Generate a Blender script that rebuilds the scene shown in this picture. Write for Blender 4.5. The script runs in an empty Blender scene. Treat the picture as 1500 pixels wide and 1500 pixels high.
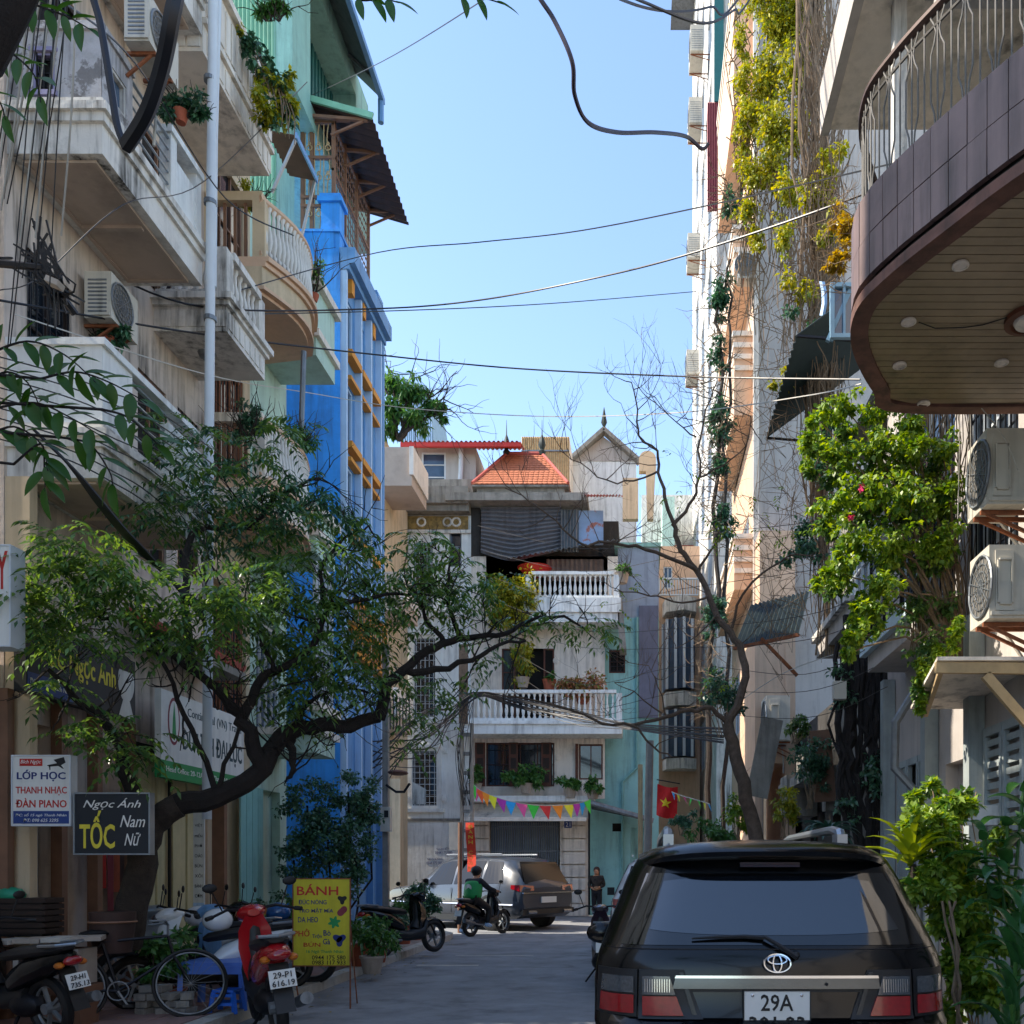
import bpy, math, random
import numpy as np
from mathutils import Vector, Matrix
random.seed(7); RNG = np.random.default_rng(11)
SC = bpy.context.scene; COL = SC.collection
# ---------------------------------------------------------------- camera, world, sun, exposure
EYE = 1.6; F = 1350.0; VX = 935.0; VY = 1270.0
cam = bpy.data.cameras.new('camera'); cam.sensor_width = 36; cam.lens = F/1500*36
cam.shift_x = (750-VX)/1500; cam.shift_y = (VY-750)/1500; cam.clip_start = .05; cam.clip_end = 3000
camo = bpy.data.objects.new('camera', cam); COL.objects.link(camo)
camo.location = (0, 0, EYE); camo.rotation_euler = (math.radians(90), 0, 0); SC.camera = camo
SUNV = Vector((-.70, -.04, .66)).normalized()
ELEV = math.asin(SUNV.z); AZ = math.atan2(SUNV.x, SUNV.y)
w = bpy.data.worlds.new('World'); SC.world = w; w.use_nodes = True
nt = w.node_tree; sky = nt.nodes.new('ShaderNodeTexSky'); sky.sky_type = 'NISHITA'; sky.sun_disc = False
sky.sun_elevation = ELEV; sky.sun_rotation = AZ; sky.air_density = 1.0; sky.dust_density = .4; sky.ozone_density = 1.5
bg = nt.nodes['Background']; bg.inputs[1].default_value = .15; nt.links.new(sky.outputs[0], bg.inputs[0])
sd = bpy.data.lights.new('sun', 'SUN'); sd.energy = 3.3; sd.angle = math.radians(.5); sd.color = (1, .9, .76)
so = bpy.data.objects.new('sun', sd); COL.objects.link(so); so.rotation_euler = SUNV.to_track_quat('Z', 'Y').to_euler()
so.location = (-20, 5, 40)
SC.view_settings.view_transform = 'Standard'; SC.view_settings.look = 'None'; SC.view_settings.gamma = 1
SC.view_settings.use_curve_mapping = False; SC.view_settings.exposure = 1.46
SC.render.engine = 'CYCLES'; SC.cycles.max_bounces = 8; SC.cycles.diffuse_bounces = 6; SC.cycles.transparent_max_bounces = 6
# ---------------------------------------------------------------- helpers
def P(px, py, d): return Vector(((px-VX)*d/F, d, EYE+(VY-py)*d/F))
def zz(py, d): return EYE+(VY-py)*d/F
def xx(px, d): return (px-VX)*d/F
def lf(px, X=6.3): return F*X/abs(VX-px)
def lb(px): return lf(px, 5.35)
WL = {}
Z3 = Vector((0, 0, 1))
def _put(o, parent=None, loc=(0, 0, 0)):
    COL.objects.link(o); o.location = loc
    if parent is not None:
        o.parent = parent; WL[o.name] = WL[parent.name]+Vector(loc)
    else: WL[o.name] = Vector(loc)
    return o
def tag(o, label, cat, group=None, kind=None):
    o['label'] = label; o['category'] = cat
    if group: o['group'] = group
    if kind: o['kind'] = kind
    return o
def thing(name, label, cat, loc=(0, 0, 0), group=None):
    o = bpy.data.objects.new(name, None); o.empty_display_size = .2
    _put(o, None, loc); return tag(o, label, cat, group)
def inst(name, mesh, M, parent):
    o = bpy.data.objects.new(name, mesh); _put(o, parent)
    o.matrix_basis = Matrix.Translation(-WL[parent.name]) @ M; return o
def copy_tree(o, parent=None):
    c = o.copy(); COL.objects.link(c); c.parent = parent
    for ch in list(KIDS(o)): copy_tree(ch, c)
    return c
def KIDS(o): return [c for c in bpy.data.objects if c.parent == o]
def copy_thing(o, loc, rz, label, group=None, sc=1):
    c = copy_tree(o); c.location = loc; c.rotation_euler = (0, 0, rz); c['label'] = label; c.scale = (sc, sc, sc)
    if group: c['group'] = group
    return c
class Fr:
    def __init__(s, o, u, n): s.o = Vector(o); s.u = Vector(u).normalized(); s.n = Vector(n).normalized()
    def p(s, a, b, c=0): return s.o+s.u*a+Z3*b+s.n*c
    def m(s, a, b, c=0):
        M = Matrix.Identity(4)
        for i in range(3): M[i][0] = s.u[i]; M[i][1] = Z3[i]; M[i][2] = s.n[i]; M[i][3] = s.p(a, b, c)[i]
        return M
LFR = Fr((-6.3, 0, 0), (0, 1, 0), (1, 0, 0))
RFR = Fr((3.3, 0, 0), (0, 1, 0), (-1, 0, 0))
def FF(d): return Fr((0, d, 0), (1, 0, 0), (0, -1, 0))
SPLIT = set('collar moulding rafter corner_post strut bracket pilaster window_surround rosette post leg mullion glazing_post relief_panel carved_panel iron_bars hanging_pots louvre stretcher pedal sill downlight shutter_panel beam wing_wall canopy_box broken_masonry edge_pillar stone_lintel string_course meter_box rib balcony_floor pillar soffit_moulding crank indicator door_gap lintel slab_edge medallion edge side_wall'.split())
BOXF = [(0, 3, 2, 1), (4, 5, 6, 7), (0, 1, 5, 4), (1, 2, 6, 5), (2, 3, 7, 6), (3, 0, 4, 7)]
class MB:
    def __init__(s): s.v = []; s.f = []
    def add(s, vs, fs):
        k = len(s.v); s.v += [tuple(v) for v in vs]; s.f += [tuple(i+k for i in f) for f in fs]; return s
    def box(s, x0, x1, y0, y1, z0, z1):
        return s.add([(x0, y0, z0), (x1, y0, z0), (x1, y1, z0), (x0, y1, z0), (x0, y0, z1), (x1, y0, z1), (x1, y1, z1), (x0, y1, z1)], BOXF)
    def fb(s, fr, a0, a1, b0, b1, c0, c1):
        return s.add([fr.p(a, b, c) for b in (b0, b1) for (a, c) in ((a0, c0), (a1, c0), (a1, c1), (a0, c1))], BOXF)
    def ob(s, c, sx, sy, sz, R=None):
        R = R or Matrix.Identity(3); c = Vector(c)
        return s.add([c+R @ Vector((x*sx/2, y*sy/2, z*sz/2)) for z in (-1, 1) for (x, y) in ((-1, -1), (1, -1), (1, 1), (-1, 1))], BOXF)
    def bar(s, p, q, w, h=None):
        p = Vector(p); q = Vector(q); h = h or w; d = (q-p)
        if d.length < 1e-6: return s
        R = d.to_track_quat('Y', 'Z').to_matrix(); return s.ob((p+q)/2, w, d.length, h, R)
    def tube(s, pts, r, n=6, closed=False):
        pts = [Vector(p) for p in pts]; m = len(pts); R = r if hasattr(r, '__len__') else [r]*m
        rings = []; prev = None
        for i, p in enumerate(pts):
            a = pts[i-1] if (i > 0 or closed) else p; b = pts[(i+1) % m] if (i < m-1 or closed) else p
            t = (b-a); t = t.normalized() if t.length > 1e-9 else Vector((0, 0, 1))
            if prev is None:
                x = t.orthogonal().normalized()
            else:
                x = prev-t*prev.dot(t); x = x.normalized() if x.length > 1e-6 else t.orthogonal().normalized()
            prev = x; y = t.cross(x)
            rings.append([p+(x*math.cos(2*math.pi*k/n)+y*math.sin(2*math.pi*k/n))*R[i] for k in range(n)])
        vs = [v for rg in rings for v in rg]; fs = []
        for i in range(m if closed else m-1):
            j = (i+1) % m
            for k in range(n): fs.append((i*n+k, i*n+(k+1) % n, j*n+(k+1) % n, j*n+k))
        if not closed: fs.append(tuple(range(n))[::-1]); fs.append(tuple((m-1)*n+k for k in range(n)))
        return s.add(vs, fs)
    def lathe(s, prof, c=(0, 0, 0), n=10, M=None):
        c = Vector(c); vs = []; fs = []; m = len(prof)
        for (r, z) in prof:
            for k in range(n):
                a = 2*math.pi*k/n; v = Vector((r*math.cos(a), r*math.sin(a), z)); v = (M @ v if M else v)+c; vs.append(v)
        for i in range(m-1):
            for k in range(n): fs.append((i*n+k, i*n+(k+1) % n, (i+1)*n+(k+1) % n, (i+1)*n+k))
        fs.append(tuple(range(n))[::-1]); fs.append(tuple((m-1)*n+k for k in range(n)))
        return s.add(vs, fs)
    def prism(s, fr, poly, c0, c1):
        n = len(poly); vs = [fr.p(a, b, c0) for a, b in poly]+[fr.p(a, b, c1) for a, b in poly]
        fs = [tuple(range(n))[::-1], tuple(range(n, 2*n))]+[(i, (i+1) % n, n+(i+1) % n, n+i) for i in range(n)]
        return s.add(vs, fs)
    def vprism(s, poly, z0, z1):
        n = len(poly); vs = [(x, y, z0) for x, y in poly]+[(x, y, z1) for x, y in poly]
        fs = [tuple(range(n))[::-1], tuple(range(n, 2*n))]+[(i, (i+1) % n, n+(i+1) % n, n+i) for i in range(n)]
        return s.add(vs, fs)
    def sphere(s, c, rx, ry=None, rz=None, n=10, m=6, jit=0):
        ry = ry or rx; rz = rz or rx; vs = []; c = Vector(c)
        for i in range(m+1):
            t = math.pi*i/m
            for k in range(n):
                a = 2*math.pi*k/n; q = 1+random.uniform(-jit, jit)
                vs.append(c+Vector((rx*q*math.sin(t)*math.cos(a), ry*q*math.sin(t)*math.sin(a), rz*q*math.cos(t))))
        fs = [(i*n+k, i*n+(k+1) % n, (i+1)*n+(k+1) % n, (i+1)*n+k) for i in range(m) for k in range(n)]
        return s.add(vs, fs)
    def facade(s, fr, a0, a1, b0, b1, holes=(), dep=.14, c=0):
        A = sorted(set([a0, a1]+[h[i] for h in holes for i in (0, 1) if a0 < h[i] < a1]))
        Bv = sorted(set([b0, b1]+[h[i] for h in holes for i in (2, 3) if b0 < h[i] < b1]))
        for i in range(len(A)-1):
            for j in range(len(Bv)-1):
                ma = (A[i]+A[i+1])/2; mb = (Bv[j]+Bv[j+1])/2
                if any(h[0] < ma < h[1] and h[2] < mb < h[3] for h in holes): continue
                s.add([fr.p(A[i], Bv[j], c), fr.p(A[i+1], Bv[j], c), fr.p(A[i+1], Bv[j+1], c), fr.p(A[i], Bv[j+1], c)], [(0, 1, 2, 3)])
        for h in holes:
            q = [fr.p(a, b, cc) for cc in (c, c-dep) for a, b in ((h[0], h[2]), (h[1], h[2]), (h[1], h[3]), (h[0], h[3]))]
            s.add(q, [(0, 1, 5, 4), (1, 2, 6, 5), (2, 3, 7, 6), (3, 0, 4, 7), (4, 5, 6, 7)])
        return s
    def mesh(s, name, mat, off=Vector((0, 0, 0)), smooth=False):
        me = bpy.data.meshes.new(name); me.from_pydata([(v[0]-off[0], v[1]-off[1], v[2]-off[2]) for v in s.v], [], s.f)
        if mat: me.materials.append(mat)
        if smooth:
            me.polygons.foreach_set('use_smooth', [True]*len(me.polygons))
            try: me.set_sharp_from_angle(angle=math.radians(38))
            except Exception: pass
        me.update(); return me
    def islands(s):
        par = list(range(len(s.v)))
        def fd(i):
            while par[i] != i: par[i] = par[par[i]]; i = par[i]
            return i
        for f in s.f:
            for k in f[1:]: par[fd(k)] = fd(f[0])
        G = {}
        for f in s.f: G.setdefault(fd(f[0]), []).append(f)
        out = []
        for fs in G.values():
            ids = sorted({i for f in fs for i in f}); mp = {k: j for j, k in enumerate(ids)}; q = MB(); q.v = [s.v[i] for i in ids]; q.f = [tuple(mp[i] for i in f) for f in fs]; out.append(q)
        return out
    def build(s, name, mat, parent=None, smooth=False, label=None, kind=None):
        if parent is not None and not smooth and not kind and name in SPLIT:
            ps = s.islands()
            if 1 < len(ps) < 60:
                for q in ps: o = q.build(name, mat, parent, smooth, label, 'x')
                return o
        if kind == 'x': kind = None
        if parent is not None:
            off = WL[parent.name]; o = bpy.data.objects.new(name, s.mesh(name, mat, off, smooth)); _put(o, parent)
        else:
            V = np.array(s.v); lo = V.min(0); hi = V.max(0); off = Vector(((lo[0]+hi[0])/2, (lo[1]+hi[1])/2, lo[2]))
            o = bpy.data.objects.new(name, s.mesh(name, mat, off, smooth)); _put(o, None, off)
        if label: o['label'] = label
        if kind: o['kind'] = kind
        return o
def struct(name, mb, mat): return mb.build(name, mat, kind='structure')
def text(s, fr, a, b, c, wid, hgt, mat, parent, name='lettering', ext=.002, slant=0, bold=0):
    cu = bpy.data.curves.new('t', 'FONT'); cu.body = s; cu.extrude = ext; cu.shear = slant; cu.offset = bold; cu.resolution_u = 2
    cu.align_x = 'CENTER'; cu.align_y = 'CENTER'
    o = bpy.data.objects.new('t', cu); COL.objects.link(o); bpy.context.view_layer.update()
    me = bpy.data.meshes.new_from_object(o); bpy.data.objects.remove(o); bpy.data.curves.remove(cu)
    V = np.empty(len(me.vertices)*3); me.vertices.foreach_get('co', V); V = V.reshape(-1, 3)
    lo = V.min(0); hi = V.max(0); V[:, 0] = (V[:, 0]-(lo[0]+hi[0])/2)*wid/max(hi[0]-lo[0], 1e-6); V[:, 1] = (V[:, 1]-(lo[1]+hi[1])/2)*hgt/max(hi[1]-lo[1], 1e-6)
    me.vertices.foreach_set('co', V.ravel()); me.materials.clear(); me.materials.append(mat); me.update()
    return inst(name, me, fr.m(a, b, c), parent)
# ---------------------------------------------------------------- materials
def hexc(h):
    h = h.lstrip('#'); c = [int(h[i:i+2], 16)/255 for i in (0, 2, 4)]
    return tuple(((x/12.92) if x <= .04045 else ((x+.055)/1.055)**2.4) for x in c)+(1,)
MATS = {}
def mat(name, col, rough=.6, metal=0, var=.12, scale=6, bump=.0, grime=0, gcol='#2a2620', streak=True, coat=0, peel=None, corr=None, spec=.5, alpha=None):
    if name in MATS: return MATS[name]
    m = bpy.data.materials.new(name); m.use_nodes = True; N = m.node_tree.nodes; L = m.node_tree.links
    b = N['Principled BSDF']; col = hexc(col) if isinstance(col, str) else tuple(col)+(1,)*(4-len(col))
    b.inputs['Roughness'].default_value = rough; b.inputs['Metallic'].default_value = metal
    b.inputs['Specular IOR Level'].default_value = spec; b.inputs['Coat Weight'].default_value = coat; b.inputs['Coat Roughness'].default_value = .05
    tc = N.new('ShaderNodeTexCoord'); co = tc.outputs['Object']
    def noise(sc, det=5, vec=co, ro=.6):
        n = N.new('ShaderNodeTexNoise'); n.inputs['Scale'].default_value = sc; n.inputs['Detail'].default_value = det; n.inputs['Roughness'].default_value = ro; L.new(vec, n.inputs['Vector']); return n.outputs['Fac']
    def ramp(f, a, c, ca=(0, 0, 0, 1), cb=(1, 1, 1, 1)):
        r = N.new('ShaderNodeValToRGB'); r.color_ramp.elements[0].position = a; r.color_ramp.elements[1].position = c; r.color_ramp.elements[0].color = ca; r.color_ramp.elements[1].color = cb; L.new(f, r.inputs[0]); return r.outputs[0]
    def mix(f, A, Bc, mode='MIX'):
        x = N.new('ShaderNodeMix'); x.data_type = 'RGBA'; x.blend_type = mode
        for s_, v in ((0, f), (6, A), (7, Bc)):
            if isinstance(v, (float, int, tuple)): x.inputs[s_].default_value = v
            else: L.new(v, x.inputs[s_])
        return x.outputs[2]
    n1 = noise(scale); lo = tuple(c*(1-var) for c in col[:3])+(1,); hi = tuple(min(1, c*(1+var)) for c in col[:3])+(1,)
    out = ramp(n1, .3, .7, lo, hi)
    h = n1
    if peel:
        pf = ramp(noise(1.3, 8, ro=.7), .53, .56); out = mix(pf, out, hexc(peel)); h = pf
    if grime:
        mp = N.new('ShaderNodeMapping'); mp.inputs['Scale'].default_value = (7, 7, .55) if streak else (2, 2, 2); L.new(co, mp.inputs[0])
        g1 = ramp(noise(1.0, 6, mp.outputs[0], .65), .46, .72); g2 = ramp(noise(.7, 5), .35, .7)
        mm = N.new('ShaderNodeMath'); mm.operation = 'MULTIPLY'; L.new(g1, mm.inputs[0]); L.new(g2, mm.inputs[1])
        m2 = N.new('ShaderNodeMath'); m2.operation = 'MULTIPLY'; L.new(mm.outputs[0], m2.inputs[0]); m2.inputs[1].default_value = grime*1.7
        m2.use_clamp = True
        out = mix(m2.outputs[0], out, hexc(gcol))
        g3 = ramp(noise(2.2, 8, ro=.75), .52, .75); m3 = N.new('ShaderNodeMath'); m3.operation = 'MULTIPLY'; L.new(g3, m3.inputs[0]); m3.inputs[1].default_value = grime*.45
        out = mix(m3.outputs[0], out, hexc(gcol))
    L.new(out, b.inputs['Base Color'])
    if bump:
        bp = N.new('ShaderNodeBump'); bp.inputs['Strength'].default_value = bump; bp.inputs['Distance'].default_value = .02
        L.new(noise(scale*5, 6), bp.inputs['Height']); L.new(bp.outputs[0], b.inputs['Normal'])
    MATS[name] = m; return m
def leafmat(name, c0, c1, rough=.42, tr=.35, tcol=None):
    m = bpy.data.materials.new(name); m.use_nodes = True; N = m.node_tree.nodes; L = m.node_tree.links; b = N['Principled BSDF']
    g = N.new('ShaderNodeNewGeometry'); r = N.new('ShaderNodeValToRGB'); r.color_ramp.elements[0].color = hexc(c0); r.color_ramp.elements[1].color = hexc(c1); L.new(g.outputs['Random Per Island'], r.inputs[0])
    L.new(r.outputs[0], b.inputs['Base Color']); b.inputs['Roughness'].default_value = rough
    t = N.new('ShaderNodeBsdfTranslucent'); mx = N.new('ShaderNodeMixShader'); mx.inputs[0].default_value = tr
    hs = N.new('ShaderNodeHueSaturation'); hs.inputs['Hue'].default_value = .475; hs.inputs['Saturation'].default_value = 1.15; hs.inputs['Value'].default_value = 1.7; L.new(r.outputs[0], hs.inputs['Color']); L.new(hs.outputs[0], t.inputs[0])
    L.new(b.outputs[0], mx.inputs[1]); L.new(t.outputs[0], mx.inputs[2]); L.new(mx.outputs[0], N['Material Output'].inputs[0])
    MATS[name] = m; return m
def glassmat(name, col='#101820', rough=.06, spec=.8):
    m = mat(name, col, rough, 0, .3, 2, spec=spec); return m
M_CREAM = mat('cream_plaster', '#e2d8ca', .85, var=.08, scale=2, bump=.25, grime=.6)
M_PINK = mat('pinkish_plaster', '#cbbcae', .85, var=.08, scale=2, bump=.25, grime=.75)
M_WHITE = mat('white_plaster', '#d8d4cc', .8, var=.08, scale=3, bump=.3, grime=1.0)
M_WHITE2 = mat('old_white_plaster', '#e2e4e1', .85, var=.08, scale=2, bump=.3, grime=.55, gcol='#5a5a56')
M_CRACK = mat('cracked_plaster', '#b5b3b4', .9, var=.1, scale=4, bump=.5, grime=.8, peel='#807d7c')
M_BEIGE = mat('beige_plaster', '#cab595', .85, var=.08, scale=2, bump=.2, grime=.45)
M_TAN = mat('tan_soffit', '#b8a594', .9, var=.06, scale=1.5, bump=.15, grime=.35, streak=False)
M_MINT = mat('mint_plaster', '#8fbdb2', .85, var=.06, scale=2, bump=.2, grime=.45)
M_MINTW = mat('pale_mint', '#b4cfc0', .85, var=.06, scale=2, bump=.2, grime=.5)
M_BLUE = mat('bright_blue_paint', '#3a9bf2', .75, var=.16, scale=2, bump=.3, grime=.7, gcol='#3a6ea8')
M_BLUEG = mat('grey_blue_paint', '#6595c4', .7, var=.08, scale=2, bump=.1, grime=.3)
M_BLUEW = mat('pale_blue_trim', '#aecbe8', .7, var=.05, scale=2, grime=.3)
M_ORANGE = mat('ochre_ledge', '#d08a2c', .7, var=.1, scale=4, grime=.2)
M_GREY = mat('grey_wall', '#b3aca5', .9, var=.06, scale=1.5, bump=.25, grime=.35)
M_SALM = mat('salmon_wall', '#d3b092', .85, var=.06, scale=1.5, bump=.15, grime=.25)
M_CONC = mat('weathered_concrete', '#8a867e', .92, var=.18, scale=4, bump=.5, grime=.7)
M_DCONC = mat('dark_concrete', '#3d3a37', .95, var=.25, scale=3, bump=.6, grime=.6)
M_ROAD = mat('asphalt', (.24, .246, .255), .86, var=.22, scale=1.2, bump=.45, grime=.5, streak=False)
M_PAVE = mat('paving_stone', '#9c8f86', .9, var=.15, scale=5, bump=.3, grime=.4, streak=False)
M_KERB = mat('kerb_stone', '#b5b0a6', .9, var=.12, scale=5, bump=.3, grime=.4, streak=False)
M_EARTH = mat('bare_ground', '#6a645c', .95, var=.2, scale=2, bump=.3)
M_WOOD = mat('brown_wood', '#5a2f1c', .6, var=.2, scale=8, grime=.2)
M_DWOOD = mat('dark_wood', '#2b1d16', .7, var=.2, scale=8)
M_OWOOD = mat('orange_wood', '#7d5a44', .6, var=.15, scale=6, grime=.2)
M_PALEW = mat('pale_timber', '#b39a72', .75, var=.15, scale=8, grime=.2)
M_RUST = mat('rusty_iron', '#8a5233', .75, .2, var=.25, scale=20, grime=.3)
M_IRON = mat('dark_iron', '#26262a', .5, .6, var=.2, scale=20)
M_STEEL = mat('galvanised_steel', '#9aa3a8', .4, .6, var=.1, scale=10, grime=.2)
M_TIN = mat('grey_tin', '#7d8286', .5, .5, var=.15, scale=8, grime=.6)
M_BTIN = mat('dark_brown_tin', '#43302a', .7, .2, var=.25, scale=5, grime=.5)
M_GTIN = mat('mint_sheet', '#7fb79a', .6, .1, var=.08, scale=4, grime=.3)
M_TEAL = mat('teal_louvre', '#1f5f5e', .6, var=.1)
M_DGREEN = mat('dark_green_sheet', '#1d2b29', .6, .2, var=.2, grime=.2)
M_RTIN = mat('red_tile_sheet', '#b0564a', .7, var=.15, scale=10, grime=.2)
M_TILE = mat('orange_roof_tile', '#bd7250', .8, var=.25, scale=14, grime=.25)
M_MAROON = mat('maroon_sheet', '#7e3440', .6, .2, var=.12)
M_FAN = mat('fan_grey', '#75716a', .8)
M_HRAIL = mat('dark_brown_rail', '#4b352c', .6, .2, var=.2, grime=.3)
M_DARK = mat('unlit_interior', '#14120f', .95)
M_BLACK = mat('black_rubber', '#0d0d0e', .6, var=.2)
M_CABLE = mat('black_cable', '#121216', .45)
M_CABLEG = mat('grey_cable', '#3b3835', .7)
M_BARS = mat('dull_grey_bar', '#625e58', .7, var=.2, scale=12, grime=.5)
M_CABLEW = mat('pale_cable', '#b8b3a8', .5)
M_BARK = mat('grey_bark', '#3a322b', .95, var=.35, scale=14, bump=1.0)
M_BARKD = mat('dark_bark', '#221c19', .95, var=.3, scale=14, bump=1.0)
M_TWIG = mat('dry_twig', '#7a6650', .9, var=.3, scale=12)
M_ACW = mat('ac_casing', '#c2bcae', .6, var=.05, scale=5, grime=.35)
M_GLASS = glassmat('window_glass', '#18222c')
M_GLASSB = glassmat('blue_window_glass', '#3b4f66', .1)
M_FRAMEW = mat('white_frame', '#c6ccd0', .5, var=.04)
M_LILAC = mat('lilac_frame', '#8a86a8', .6)
M_TERRA = mat('terracotta', '#a4553a', .85, var=.15, scale=10, grime=.25)
M_POTW = mat('pale_pot', '#a59a8e', .8, var=.1, scale=8, grime=.4)
M_RED = mat('red_paint', '#a3121a', .22, var=.05, coat=.6)
M_BPAINT = mat('black_paint', '#040507', .2, var=.1, coat=.22, spec=.3)
M_PLAST = mat('black_plastic', '#17181a', .5, var=.1)
M_CHROME = mat('chrome', '#c9ccd0', .15, 1, var=.03)
M_SILVER = mat('silver_paint', '#8e959c', .3, .5, var=.05, coat=.5)
M_WCAR = mat('white_car_paint', '#cfd4d8', .25, var=.03, coat=.6)
M_GCAR = mat('grey_car_paint', '#363d48', .28, .1, var=.05, coat=.6)
M_REDL = mat('red_lens', '#8e0c14', .15, var=.2, scale=40, coat=.8)
M_CLEARL = mat('clear_lens', '#41464a', .2, var=.3, scale=60, coat=.8)
M_PLATE = mat('plate_white', '#d6d6d0', .5, var=.04)
M_INK = mat('ink_black', '#141414', .6)
M_INKB = mat('ink_blue', '#1b2d6b', .6)
M_INKR = mat('ink_red', '#b5281f', .6)
M_INKY = mat('ink_yellow', '#d8c83c', .6)
M_INKW = mat('ink_white', '#e2e0d8', .6)
M_INKG = mat('ink_green', '#1d8a4a', .6)
M_YSIGN = mat('yellow_sign', '#c4b928', .6, var=.08, grime=.3)
M_TINT = mat('tinted_car_glass', '#07090c', .12, spec=.35)
M_WSIGN = mat('white_sign', '#dadad3', .6, var=.05, grime=.25)
M_INKS = mat('ink_slate', '#24434a', .6)
M_BARKP = mat('pale_bark', '#5c4d41', .95, var=.35, scale=14, bump=1.0)
M_DSIGN = mat('dark_sign', '#1a2026', .6, var=.1)
M_BSIGN = mat('blue_sign', '#26407e', .6)
M_TBLUE = mat('blue_plastic', '#1e5fc0', .45, var=.05)
M_LTAB = mat('blue_table', '#4f74c4', .45, var=.05)
M_CSHUT = mat('cream_shutter', '#cabd90', .7, var=.06, grime=.35)
M_SHUT = mat('grey_green_shutter', '#9aa3a2', .7, var=.08, grime=.5)
M_SKIN = mat('skin', '#b98565', .6, var=.04)
M_HAIR = mat('black_hair', '#15100e', .6)
M_VEST = mat('green_vest', '#1f8a45', .7)
M_CLOTHD = mat('dark_cloth', '#1a1c22', .9)
M_LV = leafmat('tree_leaf', '#2d5030', '#68883e', rough=.32)
M_LVD = leafmat('dark_leaf', '#27493a', '#527a58', rough=.34, tr=.22)
M_LVY = leafmat('yellow_green_leaf', '#5f7420', '#b5ae36', tr=.38)
M_LVB = leafmat('bright_green_leaf', '#3c6a20', '#8fa53c', tr=.40)
M_LVN = leafmat('near_leaf', '#1e3f14', '#35611c', tr=.4)
M_LVP = leafmat('plant_leaf', '#2c5a2c', '#55803c', tr=.3)
# ---------------------------------------------------------------- foliage generators
def leaf_arrays(C, D, Nn, L, W):
    """C base points, D unit directions, Nn leaf normals: folded 5-vertex leaves"""
    S = np.cross(D, Nn); S /= np.linalg.norm(S, axis=1, keepdims=True)+1e-9
    L = L[:, None]; W = W[:, None]
    base = C; tip = C+D*L-Nn*L*.12; l = C+D*L*.45+S*W/2+Nn*W*.14; r = C+D*L*.45-S*W/2+Nn*W*.14; mid = C+D*L*.5
    V = np.stack([base, l, tip, r, mid], 1).reshape(-1, 3); n = len(C); k = np.arange(n)[:, None]*5
    Fc = np.concatenate([k+np.array([[0, 4, 1]]), k+np.array([[1, 4, 2]]), k+np.array([[0, 3, 4]]), k+np.array([[4, 3, 2]])], 1).reshape(-1, 3)
    return V, Fc
def tri_mesh(name, V, Fc, m, off):
    me = bpy.data.meshes.new(name); V = V-np.array(off)
    me.vertices.add(len(V)); me.vertices.foreach_set('co', V.astype(np.float32).ravel())
    me.loops.add(len(Fc)*3); me.loops.foreach_set('vertex_index', Fc.astype(np.int32).ravel())
    me.polygons.add(len(Fc)); me.polygons.foreach_set('loop_start', np.arange(0, len(Fc)*3, 3, dtype=np.int32))
    me.materials.append(m); me.update(calc_edges=True); me.validate(); return me
def unit(a): return a/(np.linalg.norm(a, axis=1, keepdims=True)+1e-9)
def fronds(pts, n_each, fl=.34, pairs=6, ll=.11, lw=.034, spread=.25, droop=.5, flat=.35):
    """pinnate fronds around points"""
    base = []; 
    for p in pts:
        base.append(np.array(p)+RNG.normal(0, spread, (n_each, 3))*np.array([1, 1, .6]))
    B = np.concatenate(base); n = len(B)
    az = RNG.uniform(0, 2*np.pi, n); el = RNG.normal(.05, flat, n)
    D = np.stack([np.cos(az)*np.cos(el), np.sin(az)*np.cos(el), np.sin(el)], 1)
    C = []; DD = []; NN = []; LL = []
    Ls = fl*RNG.uniform(.7, 1.25, n)
    for k in range(pairs*2+1):
        side = 0 if k == pairs*2 else (1 if k % 2 else -1); t = 1.0 if side == 0 else (k//2+1)/(pairs+.5)
        pos = B+D*(Ls*t)[:, None]; pos[:, 2] -= droop*Ls*t*t
        Dt = D.copy(); Dt[:, 2] -= 2*droop*t; Dt = unit(Dt)
        S = unit(np.cross(Dt, np.array([[0, 0, 1.]])))
        d = unit(Dt*(.55 if side else 1)+S*side*.95+np.array([[0, 0, -.28]])+RNG.normal(0, .08, (n, 3)))
        up = unit(np.cross(np.cross(d, np.array([[0, 0, 1.]])), d)+RNG.normal(0, .18, (n, 3)))
        C.append(pos); DD.append(d); NN.append(up); LL.append(ll*RNG.uniform(.8, 1.2, n)*(1-.25*abs(t-.5)))
    C = np.concatenate(C); DD = np.concatenate(DD); NN = np.concatenate(NN); LL = np.concatenate(LL)
    return leaf_arrays(C, DD, NN, LL, LL*(lw/ll))
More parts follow.
